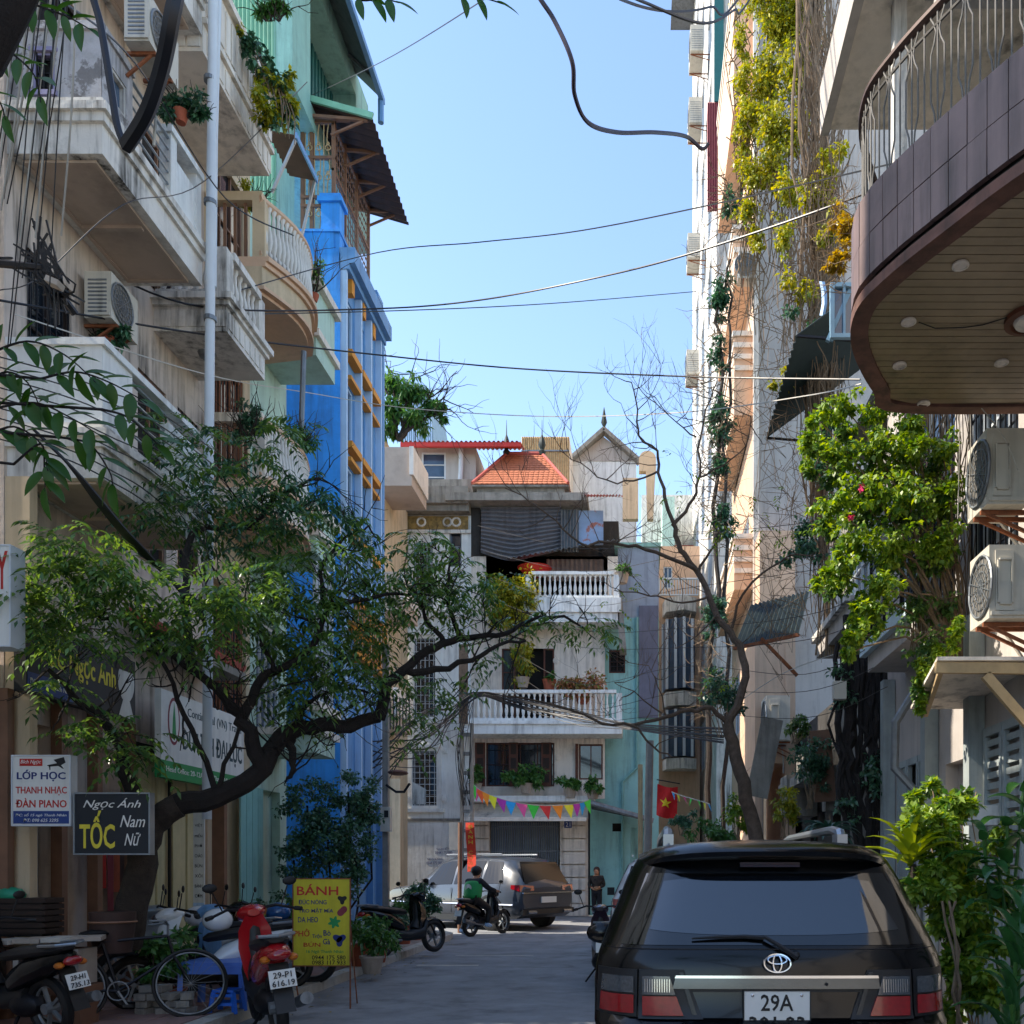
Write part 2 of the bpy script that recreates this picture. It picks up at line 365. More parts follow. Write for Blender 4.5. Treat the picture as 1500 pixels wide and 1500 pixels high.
def scatter_leaves(ells, n, ll=.07, lw=.04, shell=.35, droop=.35, clump=60):
    """ells: (cx,cy,cz,rx,ry,rz[,weight]) ellipsoids; leaves near surfaces"""
    w_ = np.array([(e[6] if len(e) > 6 else e[3]*e[5]) for e in ells]); w_ = w_/w_.sum(); idx = RNG.choice(len(ells), n, p=w_)
    E = np.array([e[:6] for e in ells])[idx]; d = unit(RNG.normal(0, 1, (n, 3))); r = 1-shell*RNG.random(n)**.7+RNG.normal(0, .07, n)
    C = E[:, :3]+d*E[:, 3:6]*r[:, None]
    if clump:
        m = max(4, n//clump); pick = RNG.integers(0, n, m); own = pick[RNG.integers(0, m, n)]; cr = (E[own, 3]*.5+E[own, 5]*.5)*RNG.uniform(.16, .34, n); q = unit(RNG.normal(0, 1, (n, 3))); C = C[own]+q*(cr*RNG.random(n)**.5)[:, None]*np.array([[1.25, 1, .8]]); d = unit(q+d[own]*.4)
    dd = unit(d*.5+RNG.normal(0, .6, (n, 3))+np.array([[0, 0, -droop]])); up = unit(RNG.normal(0, .45, (n, 3))+np.array([[0, -.2, 1.]])+d*.3)
    L = ll*RNG.uniform(.6, 1.3, n); return leaf_arrays(C, dd, up, L, L*lw/ll)
def foliage(name, VF, m, parent=None, kind='stuff'):
    V, Fc = VF
    if parent is not None:
        o = bpy.data.objects.new(name, tri_mesh(name, V, Fc, m, WL[parent.name])); _put(o, parent)
    else:
        off = Vector(((V[:, 0].min()+V[:, 0].max())/2, (V[:, 1].min()+V[:, 1].max())/2, V[:, 2].min())); o = bpy.data.objects.new(name, tri_mesh(name, V, Fc, m, off)); _put(o, None, off)
    if kind: o['kind'] = kind
    return o
def smooth_path(pts, k=3):
    pts = [Vector(p) for p in pts]; out = []
    for i in range(len(pts)-1):
        p0 = pts[max(i-1, 0)]; p1 = pts[i]; p2 = pts[i+1]; p3 = pts[min(i+2, len(pts)-1)]
        for j in range(k):
            t = j/k; out.append(.5*((2*p1)+(p2-p0)*t+(2*p0-5*p1+4*p2-p3)*t*t+(-p0+3*p1-3*p2+p3)*t**3))
    out.append(pts[-1]); return out
def limb(mb, px, r0, r1, n=7, k=3, wob=.015):
    """px: list of (px,py,d)"""
    pts = smooth_path([P(*q) for q in px], k); m = len(pts)
    pts = [p+Vector((random.gauss(0, wob), random.gauss(0, wob), random.gauss(0, wob)))*(0 if i in (0, m-1) else 1) for i, p in enumerate(pts)]
    mb.tube(pts, [r0+(r1-r0)*(i/(m-1))**.8 for i in range(m)], n); return pts
def twigs(mb, p, d, L, r, depth, spread=.6, up=.12, n=4):
    seg = 4; pts = [Vector(p)]; dd = Vector(d).normalized()
    for i in range(seg):
        dd = (dd+Vector((random.gauss(0, .18), random.gauss(0, .18), random.gauss(0, .18)+up*.5))).normalized(); pts.append(pts[-1]+dd*L/seg)
    mb.tube(pts, [r*(1-.6*i/seg) for i in range(seg+1)], n)
    if depth > 0:
        for i in range(random.choice((2, 3, 3))):
            q = pts[random.choice((2, 3, 4))]; nd = (dd+Vector((random.gauss(0, spread), random.gauss(0, spread), random.gauss(0, spread)+up))).normalized()
            twigs(mb, q, nd, L*random.uniform(.55, .85), r*.55, depth-1, spread, up, 3)
# ---------------------------------------------------------------- building parts
def window(parent, fr, a0, a1, b0, b1, fm, gm, nx=2, nz=2, rec=.09, bars=0, hbars=0, t=.05, c=0, name='window', bm=None):
    m = MB(); c0 = c-rec; c1 = c-rec+.06
    m.fb(fr, a0, a0+t, b0, b1, c0, c1).fb(fr, a1-t, a1, b0, b1, c0, c1).fb(fr, a0+t, a1-t, b0, b0+t, c0, c1).fb(fr, a0+t, a1-t, b1-t, b1, c0, c1)
    for i in range(1, nx): x = a0+(a1-a0)*i/nx; m.fb(fr, x-t*.3, x+t*.3, b0+t, b1-t, c0, c1-.008)
    for i in range(1, nz): z = b0+(b1-b0)*i/nz; m.fb(fr, a0+t, a1-t, z-t*.28, z+t*.28, c0, c1-.012)
    o = m.build(name, fm, parent)
    MB().fb(fr, a0+t*.5, a1-t*.5, b0+t*.5, b1-t*.5, c0+.004, c0+.016).build('pane', gm, o)
    if bars or hbars:
        g = MB()
        for i in range(bars): x = a0+(a1-a0)*(i+.5)/bars; g.fb(fr, x-.007, x+.007, b0, b1, c-.015, c-.001)
        for i in range(hbars): z = b0+(b1-b0)*(i+.5)/hbars; g.fb(fr, a0, a1, z-.007, z+.007, c-.031, c-.016)
        g.build('grille', bm or M_IRON, o)
    return o
_bal = {}
def baluster_mesh(h, m):
    k = (round(h, 2), m.name)
    if k not in _bal:
        pr = [(.05, 0), (.05, .06*h), (.03, .1*h), (.055, .28*h), (.05, .4*h), (.025, .62*h), (.03, .72*h), (.022, .85*h), (.045, .93*h), (.045, h)]
        _bal[k] = MB().lathe(pr, n=7).mesh('baluster', m, smooth=True)
    return _bal[k]
def balustrade(parent, fr, a0, a1, b, h, c, n, m, w=.14, posts=True):
    rb = .09; rt = .1
    MB().fb(fr, a0, a1, b, b+rb, c-w, c).build('bottom_rail', m, parent)
    MB().fb(fr, a0-.02, a1+.02, b+h-rt, b+h, c-w-.03, c+.03).build('top_rail', m, parent)
    bm = baluster_mesh(h-rb-rt, m)
    for i in range(n): inst('baluster', bm, Matrix.Translation(fr.p(a0+(a1-a0)*(i+.5)/n, b+rb, c-w/2)), parent)
def slab(parent, fr, a0, a1, b, c1, th=.24, m=None, mold=.06, name='balcony_slab', c0=0):
    s = MB(); s.fb(fr, a0, a1, b, b+th, c0, c1)
    if mold: s.fb(fr, a0-mold, a1+mold*.5, b+th, b+th+.07, c0, c1+mold); s.fb(fr, a0-mold*.5, a1+mold*.3, b+th+.07, b+th+.13, c0, c1+mold*.5)
    return s.build(name, m, parent)
def rails(parent, fr, a0, a1, b0, b1, c, nh=0, nv=0, r=.012, m=None, name='railing'):
    s = MB()
    for i in range(nh+1 if nh else 0): z = b0+(b1-b0)*i/nh; s.tube([fr.p(a0, z, c), fr.p(a1, z, c)], r*(1.5 if i == nh else 1), 5)
    for i in range(nv+1 if nv else 0): a = a0+(a1-a0)*i/nv; s.tube([fr.p(a, b0, c), fr.p(a, b1, c)], r, 5)
    if not nh: s.tube([fr.p(a0, b1, c), fr.p(a1, b1, c)], r*1.6, 5); s.tube([fr.p(a0, b0, c), fr.p(a1, b0, c)], r*1.3, 5)
    return s.build(name, m or M_IRON, parent)
def ac_unit(label, fr, a, b, c, w=.8, h=.55, dpt=.3, group='air conditioner units on the walls', bracket=True, panel=False):
    """box on a wall: a along wall, c out from wall; fan face outward"""
    t = thing('air_conditioner', label, 'air conditioner', fr.p(a+w/2, b, c+dpt/2), group)
    MB().fb(fr, a, a+w, b, b+h, c, c+dpt).build('casing', M_ACW, t)
    mc = fr.p(a+w*.38, b+h*.5, c+dpt); f = MB(); R = h*.42
    ring = lambda q, e: [mc+fr.u*q*math.cos(x)+Z3*q*math.sin(x)+fr.n*e for x in [2*math.pi*i/20 for i in range(20)]]
    f.tube(ring(R, .012), .012, 5, True)
    for q in (.25, .5, .75): f.tube(ring(R*q, .012), .005, 4, True)
    for k in range(8): an = math.pi*k/8; v = fr.u*math.cos(an)+Z3*math.sin(an); f.bar(mc-v*R+fr.n*.014, mc+v*R+fr.n*.014, .006)
    f.build('fan_guard', M_TIN, t)
    MB().add([mc+fr.n*.003]+[q for q in ring(R*.97, .003)], [(0, i+1, (i+1) % 20+1) for i in range(20)]).build('fan_opening', M_FAN, t)
    if panel:
        MB().fb(fr, a-.012, a-.001, b+h*.1, b+h*.92, c+dpt*.42, c+dpt*.86).build('service_panel', M_ACW, t); l = MB(); u0, u1, v0, v1 = c+dpt*.5, c+dpt*.78, b+h*.2, b+h*.78
        l.fb(fr, a-.035, a-.013, v0, v1, u0-.015, u0).fb(fr, a-.035, a-.013, v0, v1, u1, u1+.015).fb(fr, a-.035, a-.013, v0-.015, v0, u0, u1).fb(fr, a-.035, a-.013, v1, v1+.015, u0, u1); l.build('handle_rim', M_ACW, t)
        MB().fb(fr, a-.03, a-.013, v0+.001, v0+(v1-v0)*.4, u0+.001, u1-.001).build('valve_cover', M_ACW, t)
    l = MB()
    for i in range(0 if panel else 9): l.fb(fr, a-.006, a-.001, b+h*(.12+.085*i), b+h*(.12+.085*i)+.018, c+.04, c+dpt-.05)
    if l.v: l.build('louvre', M_TIN, t)
    # handle recess panel on near side
    l = MB().fb(fr, a-.02, a-.001, b+.02, b+.05, c+.01, c+dpt-.01); l.build('base_lip', M_ACW, t)
    if bracket:
        k = MB()
        for q in (.12, w-.15):
            k.fb(fr, a+q, a+q+.03, b-.035, b-.002, 0, c+dpt); k.bar(fr.p(a+q+.015, b-.25, 0), fr.p(a+q+.015, b-.03, c+dpt-.05), .025)
        k.build('bracket', M_RUST, t)
    p = MB().tube([fr.p(a+w-.06, b+.1, c+.1), fr.p(a+w+.05, b+.05, c+.05), fr.p(a+w+.06, b-.25, .03), fr.p(a+w+.02, b-.6, .03)], .018, 6); p.build('hose', M_CABLEW, t)
    return t
def corrug(mb, p0, pu, pv, n, amp=.02, th=.012):
    """corrugated sheet: origin p0, pu across the waves (n waves), pv along"""
    p0 = Vector(p0); pu = Vector(pu); pv = Vector(pv); nn = pu.cross(pv).normalized(); k = n*4
    vs = []
    for off in (0, th):
        for j in (0, 1):
            for i in range(k+1): vs.append(p0+pu*i/k+pv*j+nn*(math.sin(i*math.pi/2)*amp+off))
    A = k+1; fs = []
    for i in range(k):
        fs.append((i, i+1, A+i+1, A+i)); fs.append((2*A+i, 3*A+i, 3*A+i+1, 2*A+i+1)); fs.append((i, 2*A+i, 2*A+i+1, i+1)); fs.append((A+i, A+i+1, 3*A+i+1, 3*A+i))
    fs.append((0, A, 3*A, 2*A)); fs.append((k, 2*A+k, 3*A+k, A+k))
    return mb.add(vs, fs)
def pot_plant(label, loc, r=.18, h=.3, pm=None, ells=None, n=600, ll=.08, lw=.04, lm=None, group='potted plants', stems=True, square=False, sc=1):
    t = thing('potted_plant', label, 'plant', loc, group); x, y, z = loc
    if square: MB().add([(x+sx*q, y+sy*q, z+zq) for q, zq in ((r*.8, 0), (r, h), (r*.88, h), (r*.85, h-.05)) for sx, sy in ((-1, -1), (1, -1), (1, 1), (-1, 1))], [(3, 2, 1, 0)]+[(4*k+i, 4*k+(i+1) % 4, 4*k+4+(i+1) % 4, 4*k+4+i) for k in range(3) for i in range(4)]+[(12, 13, 14, 15)]).build('pot', pm, t)
    else: MB().lathe([(r*.7, 0), (r*.95, h*.85), (r*1.05, h*.86), (r*1.05, h), (r*.9, h), (r*.85, h-.04)], (x, y, z), 14).build('pot', pm, t, smooth=True)
    ells = ells or [(0, 0, h+r*1.4, r*1.5, r*1.5, r*1.5)]
    E = [(x+e[0], y+e[1], z+e[2])+tuple(e[3:]) for e in ells]
    if stems:
        s = MB()
        for e in E: s.tube([(x, y, z+h-.05), ((x+e[0])/2+random.gauss(0, .02), (y+e[1])/2, (z+h+e[2])/2), (e[0], e[1], e[2]+e[5]*.3)], [.014, .01, .006], 5)
        s.build('stem', M_BARK, t)
    foliage('foliage', scatter_leaves(E, n, ll, lw, shell=.7), lm or M_LVP, t); return t
def strap_leaf_mesh(L, w, bend, m, seg=6):
    vs = []; fs = []
    for i in range(seg+1):
        t = i/seg; ww = w*math.sin(math.pi*min(1, .18+t*.82))**.7; y = L*t*(1-.25*t*bend); z = L*(.55*t-bend*t*t*.75)
        vs += [(-ww/2, y, z+ww*.2), (0, y, z), (ww/2, y, z+ww*.2)]
    for i in range(seg):
        for k in (0, 1): fs.append((3*i+k, 3*i+k+1, 3*i+4+k, 3*i+3+k))
    me = bpy.data.meshes.new('leaf'); me.from_pydata(vs, [], fs); me.materials.append(m); me.polygons.foreach_set('use_smooth', [True]*len(fs)); return me
def strap_plant(label, loc, n=22, L=.5, w=.05, bend=.9, m=None, pot=None, trunk=0, group=None, name='strap_leaf_plant', el=(.1, 1.2)):
    t = thing(name, label, 'plant', loc, group); me = strap_leaf_mesh(L, w, bend, m or M_LVP); top = Vector(loc)+Vector((0, 0, trunk+(pot[1] if pot else 0)))
    if pot: MB().lathe([(pot[0]*.7, 0), (pot[0], pot[1]*.9), (pot[0]*1.08, pot[1]*.9), (pot[0]*1.08, pot[1]), (pot[0]*.9, pot[1])], loc, 12).build('pot', pot[2], t, smooth=True)
    if trunk: MB().tube([Vector(loc)+Vector((0, 0, (pot[1]-.02) if pot else 0)), top+Vector((.02, 0, .02))], [.03, .022], 7).build('stem', M_BARK, t)
    for i in range(n):
        a = i*2.4+random.uniform(-.2, .2); tl = random.uniform(*el)*(1-i/n*.2)
        M = Matrix.Translation(top+Vector((0, 0, .02*i/n))) @ Matrix.Rotation(a, 4, 'Z') @ Matrix.Rotation(tl-.5, 4, 'X') @ Matrix.Scale(random.uniform(.75, 1.1), 4); inst('leaf', me, M, t)
    return t
# ---------------------------------------------------------------- GROUND
struct('ground', MB().box(-400, 400, -300, 900, -.4, -.03), M_EARTH)
struct('road', MB().vprism([(-4.1, -30), (2.3, -30), (2.3, 21.4), (60, 21.4), (60, 30), (2.6, 30), (2.6, 110), (.9, 110), (.9, 30), (-60, 30), (-60, 22.4), (-5.4, 22.4), (-4.5, 21.6), (-4.1, 20.2)], -.028, 0), M_ROAD)
m = MB()
for x0, x1, y0, y1 in ((-3.6, -2.6, 14.9, 15.05), (-3.3, -1.9, 16.6, 16.68)): m.box(x0, x1, y0, y1, .0005, .004)
tag(m.build('road_patch', M_KERB), 'pale worn patch lines across the asphalt before the sign', 'road patch')
struct('pavement', MB().vprism([(-6.3, -30), (-4.3, -30), (-4.3, 20.2), (-4.7, 21.3), (-5.5, 22.1), (-6.3, 22.2)], -.028, .1), M_PAVE)
rp = struct('right_pavement', MB().box(2.5, 3.3, -30, 21.2, -.028, .1), M_PAVE)
kb = bpy.data.objects.new('kerb', MB().vprism([(-4.3, -30), (-4.11, -30), (-4.11, 6), (-4.3, 6)], -.028, .118).mesh('kerb', M_KERB)); _put(kb); kb['kind'] = 'structure'
path = [(-4.2, y) for y in np.arange(6, 20.01, 1.0)]+[(-4.27, 20.75), (-4.6, 21.4), (-5.2, 21.95), (-6.0, 22.25)]
for i in range(len(path)-1):
    p, q = Vector((*path[i], .045)), Vector((*path[i+1], .045)); d = (q-p).normalized()*.008
    MB().bar(p+d, q-d, .19, .15).build('kerb_stone', M_KERB, kb)
kr = bpy.data.objects.new('right_kerb', MB().box(2.31, 2.5, -30, 21.2, -.028, .12).mesh('kerb', M_KERB)); _put(kr); kr['kind'] = 'structure'
pv = bpy.data.objects['pavement']; tm = MB().box(.006, .384, .006, .384, 0, .012).mesh('paving_slab', mat('pinkish_paver', '#8c7068', .9, var=.15, scale=3, bump=.3, grime=.35, streak=False))
for i in range(5):
    for j in range(21):
        inst('paving_slab', tm, Matrix.Translation((-6.28+i*.39, 7.4+j*.39, .101+random.uniform(0, .003))), pv)
# ---------------------------------------------------------------- LEFT ROW
def body(t, fr, a0, a1, b0, b1, m, holes=(), depth=8, c=0, name='wall'):
    s = MB(); s.facade(fr, a0, a1, b0, b1, holes, .14, c)
    q = [fr.p(a, b, cc) for cc in (c, -depth) for a, b in ((a0, b0), (a1, b0), (a1, b1), (a0, b1))]
    s.add(q, [(0, 3, 7, 4), (1, 5, 6, 2), (3, 2, 6, 7), (4, 7, 6, 5)]); return s.build(name, m, t)
def strip_text(s, *a, **k): return text(s, *a, **k)
# --- L1 cream house
t = thing('cream_house', 'cream house with cracked balcony walls at the left edge, white pipe at its far end', 'house', (-8, 10, 0))
L1 = t; A0, A1 = 9.15, 11.3
S2, S1, S3 = zz(700, 9.2), zz(225, 9.2), zz(52, 11.3)
holes = [(9.5, 10.25, 6.5, 8.0), (10.95, 11.25, 6.0, 7.6), (9.4, 10.4, 9.4, 11.2), (9.3, 9.9, .1, 3.1), (10.1, 11.2, .1, 3.0)]
body(t, LFR, A0, A1, 0, 15, M_PINK, holes)
window(t, LFR, 9.5, 10.25, 6.5, 8.0, M_DWOOD, M_GLASS, 2, 2, bars=7, hbars=4)
window(t, LFR, 10.95, 11.25, 6.0, 7.6, M_DWOOD, M_DARK, 1, 1)
window(t, LFR, 9.4, 10.4, 9.4, 11.2, M_DWOOD, M_GLASS, 3, 2)
NF = Fr((0, 9.2, 0), (1, 0, 0), (0, -1, 0))
for nm, s0, th in (('lower', S2, .3), ('middle', S1, .3), ('upper', S3, .3)):
    s = MB(); s.fb(LFR, 9.2, A1, s0, s0+th, 0, .95); s.fb(LFR, 9.16, A1, s0+th, s0+th+.09, 0, .99); s.fb(LFR, 9.12, A1, s0+th+.09, s0+th+.17, 0, 1.03); s.fb(LFR, 9.17, A1, s0+th+.17, s0+th+.24, 0, .97)
    o = s.build('balcony_slab', M_WHITE, t)
    # underside: recessed frames of beams
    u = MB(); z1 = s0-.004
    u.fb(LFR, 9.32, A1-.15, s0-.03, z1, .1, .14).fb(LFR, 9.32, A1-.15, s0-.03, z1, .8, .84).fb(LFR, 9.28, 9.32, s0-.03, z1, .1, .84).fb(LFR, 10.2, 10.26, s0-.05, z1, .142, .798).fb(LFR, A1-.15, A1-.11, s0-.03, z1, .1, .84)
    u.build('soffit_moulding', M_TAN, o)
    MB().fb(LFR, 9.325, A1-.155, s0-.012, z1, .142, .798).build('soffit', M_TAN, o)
# lower parapet
b0 = S2+.54; b1 = b0+.78
s = MB(); s.facade(NF, -6.3, -5.35, b0, b1, [], .1); s.fb(NF, -6.3, -5.36, b0, b1, -.1, -.004); s.fb(LFR, 9.21, 9.75, b0, b1, .85, .948); s.fb(LFR, 10.5, A1, b0, b1*.98, .85, .948); s.fb(NF, -6.3, -5.31, b1, b1+.07, -.14, .03); s.fb(LFR, 9.35, A1, b1, b1+.07, .82, .98)
s.build('parapet', M_WHITE2, t)
rails(t, LFR, 9.75, 10.5, b0, b1-.05, .9, nh=4, r=.014, m=M_STEEL)
# middle: solid cracked enclosure with lilac window
b0 = S1+.54; b1 = zz(45, 9.2)
wx0, wx1 = xx(48, 9.2), xx(80, 9.2); wz0, wz1 = zz(134, 9.2), zz(76, 9.2)
s = MB(); s.facade(NF, -6.3, -5.36, b0, b1, [(wx0, wx1, wz0, wz1)], .08); s.add([NF.p(a, b, -.1) for a, b in ((-6.3, b0), (-5.36, b0), (-5.36, b1), (-6.3, b1))], [(0, 1, 2, 3)])
e1 = lb(195); e2 = lb(250)
s.facade(LFR, 9.2, e1, b0, b1, [(9.38, e1-.12, b0+.15, b1-.2)], .08, .945); s.fb(LFR, 9.21, e1-.01, b0, b1, .80, .855); s.fb(NF, -6.3, -5.33, b1, b1+.08, -.2, .03); s.fb(LFR, 9.4, e1, b1, b1+.08, .8, .975)
o = s.build('enclosure_wall', M_CRACK, t)
window(t, NF, wx0, wx1, wz0, wz1, M_LILAC, M_DARK, 1, 1, rec=.07, bars=3, hbars=3, t=.025)
window(t, LFR, 9.38, e1-.12, b0+.15, b1-.2, M_WHITE, M_GLASSB, 1, 1, rec=.07, c=.945, t=.03)
s = MB().fb(NF, wx0-.03, wx1+.03, wz0-.05, wz0-.001, 0, .03).fb(NF, wx0-.03, wx1+.03, wz1+.001, wz1+.04, 0, .02); s.build('sill', M_LILAC, t)
rails(t, LFR, e1, e2, b0+.02, b0+.68, .92, nh=5, r=.013, m=M_STEEL)
s = MB(); s.fb(LFR, e2, e2+.14, b0, b0+.74, .82, .95); s.fb(LFR, A1-.14, A1-.02, b0, b0+.74, .82, .95); s.fb(LFR, e2+.14, A1-.14, b0, b0+.55, .86, .93); s.fb(LFR, e2-.03, A1, b0+.74, b0+.82, .79, .98); s.build('parapet', M_WHITE2, t)
# yellow panel + ac above
MB().fb(NF, xx(68, 9.4), xx(135, 9.4), b1+.1, b1+.34, -.6, -.5).build('wall_panel', M_ORANGE, t)
s = MB(); s.fb(LFR, 9.2, A1, S3+.54, S3+1.3, .85, .945); s.build('parapet', M_WHITE2, t)
MB().fb(LFR, 9.16, 9.28, .1, S2, .005, .25).build('pillar', M_BEIGE, t)
ac_unit('old air conditioner under the middle balcony of the cream house', LFR, 10.35, zz(465, 10.35), .08, .55, .52, .3)
ac_unit('air conditioner hung outside the cracked wall at the top left', Fr((-5.35, 0, 0), (0, 1, 0), (1, 0, 0)), 9.5, zz(66, 9.55), .05, .6, .5, .26)
# --- L2 peach house with white baluster balcony
B0, B1 = A1, 13.37
t = thing('peach_house', 'peach house with carved white baluster balcony behind the white pipe', 'house', (-8, 12.3, 0)); L2 = t
body(t, LFR, B0, B1, 0, 15.6, M_PINK, [(11.6, 12.3, 5.5, 7.9), (12.6, 13.2, 5.7, 7.9), (11.7, 12.6, 9.1, 11.1), (11.5, 13.1, .1, 3.0)])
window(t, LFR, 11.6, 12.3, 5.5, 7.9, M_OWOOD, M_DARK, 2, 1); window(t, LFR, 12.6, 13.2, 5.7, 7.9, M_OWOOD, M_GLASS, 2, 2, bars=6); window(t, LFR, 11.7, 12.6, 9.1, 11.1, M_OWOOD, M_GLASS, 2, 2)
y2 = lb(332); z2 = zz(485, y2); N2 = FF(y2)
s = MB(); s.fb(LFR, y2, 13.2, z2, z2+.32, 0, .95); s.fb(LFR, y2-.05, 13.24, z2+.32, z2+.38, 0, 1.0); s.fb(LFR, y2-.1, 13.28, z2+.38, z2+.46, 0, 1.05); s.build('balcony_slab', M_WHITE, t)
s = MB()
for i in range(5): s.fb(N2, -6.22+i*.18, -6.08+i*.18, z2+.06, z2+.27, .001, .012)
for i in range(7): s.fb(LFR, y2+.05+i*.165, y2+.17+i*.165, z2+.06, z2+.27, .951, .963)
s.build('relief_panel', M_WHITE, t)
s = MB(); s.fb(LFR, y2, y2+.2, z2+.46, z2+1.1, .75, .95); s.fb(LFR, 13.0, 13.2, z2+.46, z2+1.1, .75, .95); s.build('corner_post', M_WHITE, t)
balustrade(t, LFR, y2+.2, 13.0, z2+.46, .68, .95, 6, M_WHITE); balustrade(t, N2, -6.28, -5.57, z2+.46, .68, 0, 5, M_WHITE)
MB().lathe([(.12, 0), (.1, -.05), (.02, -.06)], (-5.85, 12.5, z2-.001), 12).build('ceiling_lamp', M_TIN, t)
z3 = zz(258, 13.37)
s = MB(); s.fb(LFR, B0+.02, B1, z3, z3+.35, 0, .95); s.fb(LFR, B0+.02, B1+.06, z3+.35, z3+.42, 0, 1.0); s.build('balcony_slab', M_CREAM, t)
s = MB(); s.fb(LFR, B0+.02, B1, z3+.42, z3+1.15, .83, .94); s.fb(LFR, B0, B1+.08, z3+1.15, z3+1.25, .78, 1.02); s.build('parapet', M_CREAM, t)
s = MB()
for i in range(12): a = B0+.12+i*.17; s.fb(LFR, a, a+.11, z3+.05, z3+.3, .951, .962); s.fb(LFR, a, a+.12, z3+.52, z3+1.05, .941, .97)
s.build('carved_panel', M_CREAM, t)
N3 = FF(B0+.02); s = MB()
for i in range(5): s.fb(N3, -6.25+i*.18, -6.1+i*.18, z3+.05, z3+.3, .001, .02)
s.build('relief_panel', M_WHITE, t)
# --- L3 beige house, curved balcony
C0, C1 = 13.37, 14.95
t = thing('beige_house', 'beige house with curved orange moulded balcony and white balusters', 'house', (-8, 14.1, 0)); L3 = t
body(t, LFR, C0, C1, 0, 13.6, M_BEIGE, [(13.6, 14.7, 10.4, 12.3), (13.6, 14.7, 7.2, 9.3), (13.5, 14.8, 3.6, 5.9), (13.5, 14.8, .1, 3.0)])
for b in (10.4, 7.2, 3.6): window(t, LFR, 13.6, 14.7, b, b+2.1, M_OWOOD, M_GLASS, 3, 2, bars=10 if b < 10 else 0, bm=M_RUST)
def curved_balcony(t, zb, m1, m2, bulge=.5, a0=C0, a1=15.3, top=.92):
    N = 12; prof = [(a0+(a1-a0)*i/N, .84+bulge*math.sin(math.pi*min(1, i/N*1.0))**1.0*.6-(.75 if i == N else 0)) for i in range(N+1)]
    def ring(e, c0=0): return [(-6.3+c+e, a) for a, c in prof]
    def band(mb, e, z0, z1):
        o = ring(e); vs = [(x, y, z0) for x, y in o]+[(x, y, z1) for x, y in o]+[(-6.3, a0, z0), (-6.3, a0, z1), (-6.3, a1, z0), (-6.3, a1, z1)]
        n = len(o); fs = [(i, i+1, n+i+1, n+i) for i in range(n-1)]+[tuple(range(n))+(2*n+2, 2*n), tuple(range(n, 2*n))+(2*n+3, 2*n+1), (0, n, 2*n+1, 2*n), (n-1, 2*n+2, 2*n+3, 2*n-1)]
        mb.add(vs, fs)
    s = MB(); band(s, 0, zb, zb+.28); s.build('balcony_slab', m1, t)
    s = MB(); band(s, .05, zb+.28, zb+.35); band(s, .1, zb+.351, zb+.42); band(s, .03, zb-.05, zb-.001); band(s, -.06, zb-.1, zb-.051); s.build('moulding', m2, t)
    o = ring(-.04); pts = [(x, y, zb+.42+top) for x, y in o]
    s = MB(); s.tube([(x, y, zb+.44+top-.1) for x, y in o], .06, 6); s.tube([(x, y, zb+.47) for x, y in o], .045, 6); s.build('handrail', m2, t)
    bm = baluster_mesh(top-.15, M_WHITE)
    for i in range(1, 2*N-1):
        k = i/2; j = int(k); f = k-j; x = o[j][0]*(1-f)+o[j+1][0]*f; y = o[j][1]*(1-f)+o[j+1][1]*f; inst('baluster', bm, Matrix.Translation((x, y, zb+.5)), t)
    fr = FF(a0); MB().fb(fr, -6.28, -5.46, zb+.42+top-.1, zb+.42+top+.03, -.14, .0).build('top_rail', m1, t)
    MB().fb(fr, -5.6, -5.42, zb+.42, zb+.42+top-.1, -.2, -.0).build('corner_post', m1, t)
    s = MB()
    for i in range(4): s.fb(fr, -6.2+i*.15, -6.16+i*.15, zb+.42, zb+.32+top, -.1, -.06)
    s.build('iron_bars', M_OWOOD, t)
zC = zz(418, 13.37); curved_balcony(t, zC, M_BEIGE, M_SALM); curved_balcony(t, zz(742, 13.37), M_CREAM, M_SALM, .35)
# --- L4 mint house
D0, D1 = 14.95, 16.5
t = thing('mint_house', 'pale mint balcony house squeezed between the curved balcony and the blue house', 'house', (-8, 15.8, 0)); L4 = t
body(t, LFR, D0, D1, 0, 12.3, M_MINTW, [(15.2, 16.2, 3.6, 5.8), (15.2, 16.2, 7, 9), (15.2, 16.2, .1, 2.9)])
for b in (3.6, 7): window(t, LFR, 15.2, 16.2, b, b+2.1, M_FRAMEW, M_GLASSB, 4, 2)
z4 = zz(555, 16.05)
for zb, e in ((z4, 1.15), (z4-3.3, .7), (z4-6.6, .7)):
    s = MB(); s.fb(LFR, 15.3, 16.25, zb, zb+.3, 0, .95); s.fb(LFR, 15.3, 16.25, zb+.42, zb+e, .86, .945); s.build('balcony_slab', M_MINTW, t)
    s = MB(); s.fb(LFR, 15.25, 16.32, zb+.3, zb+.42, 0, 1.02); s.fb(LFR, 15.25, 16.32, zb+e, zb+e+.14, .8, 1.04); s.build('moulding', M_CREAM, t)
window(t, LFR, 15.35, 16.2, z4-6.6+.85, z4-3.3-.1, M_FRAMEW, M_GLASSB, 5, 2, rec=-.03, c=.85)
# set back wall added to close the gap and keep sun off the street
body(t, Fr((-7.25, 0, 0), (0, 1, 0), (1, 0, 0)), 16.5, 18.78, 0, 13, M_CREAM, [], 7, name='sun_block_wing')
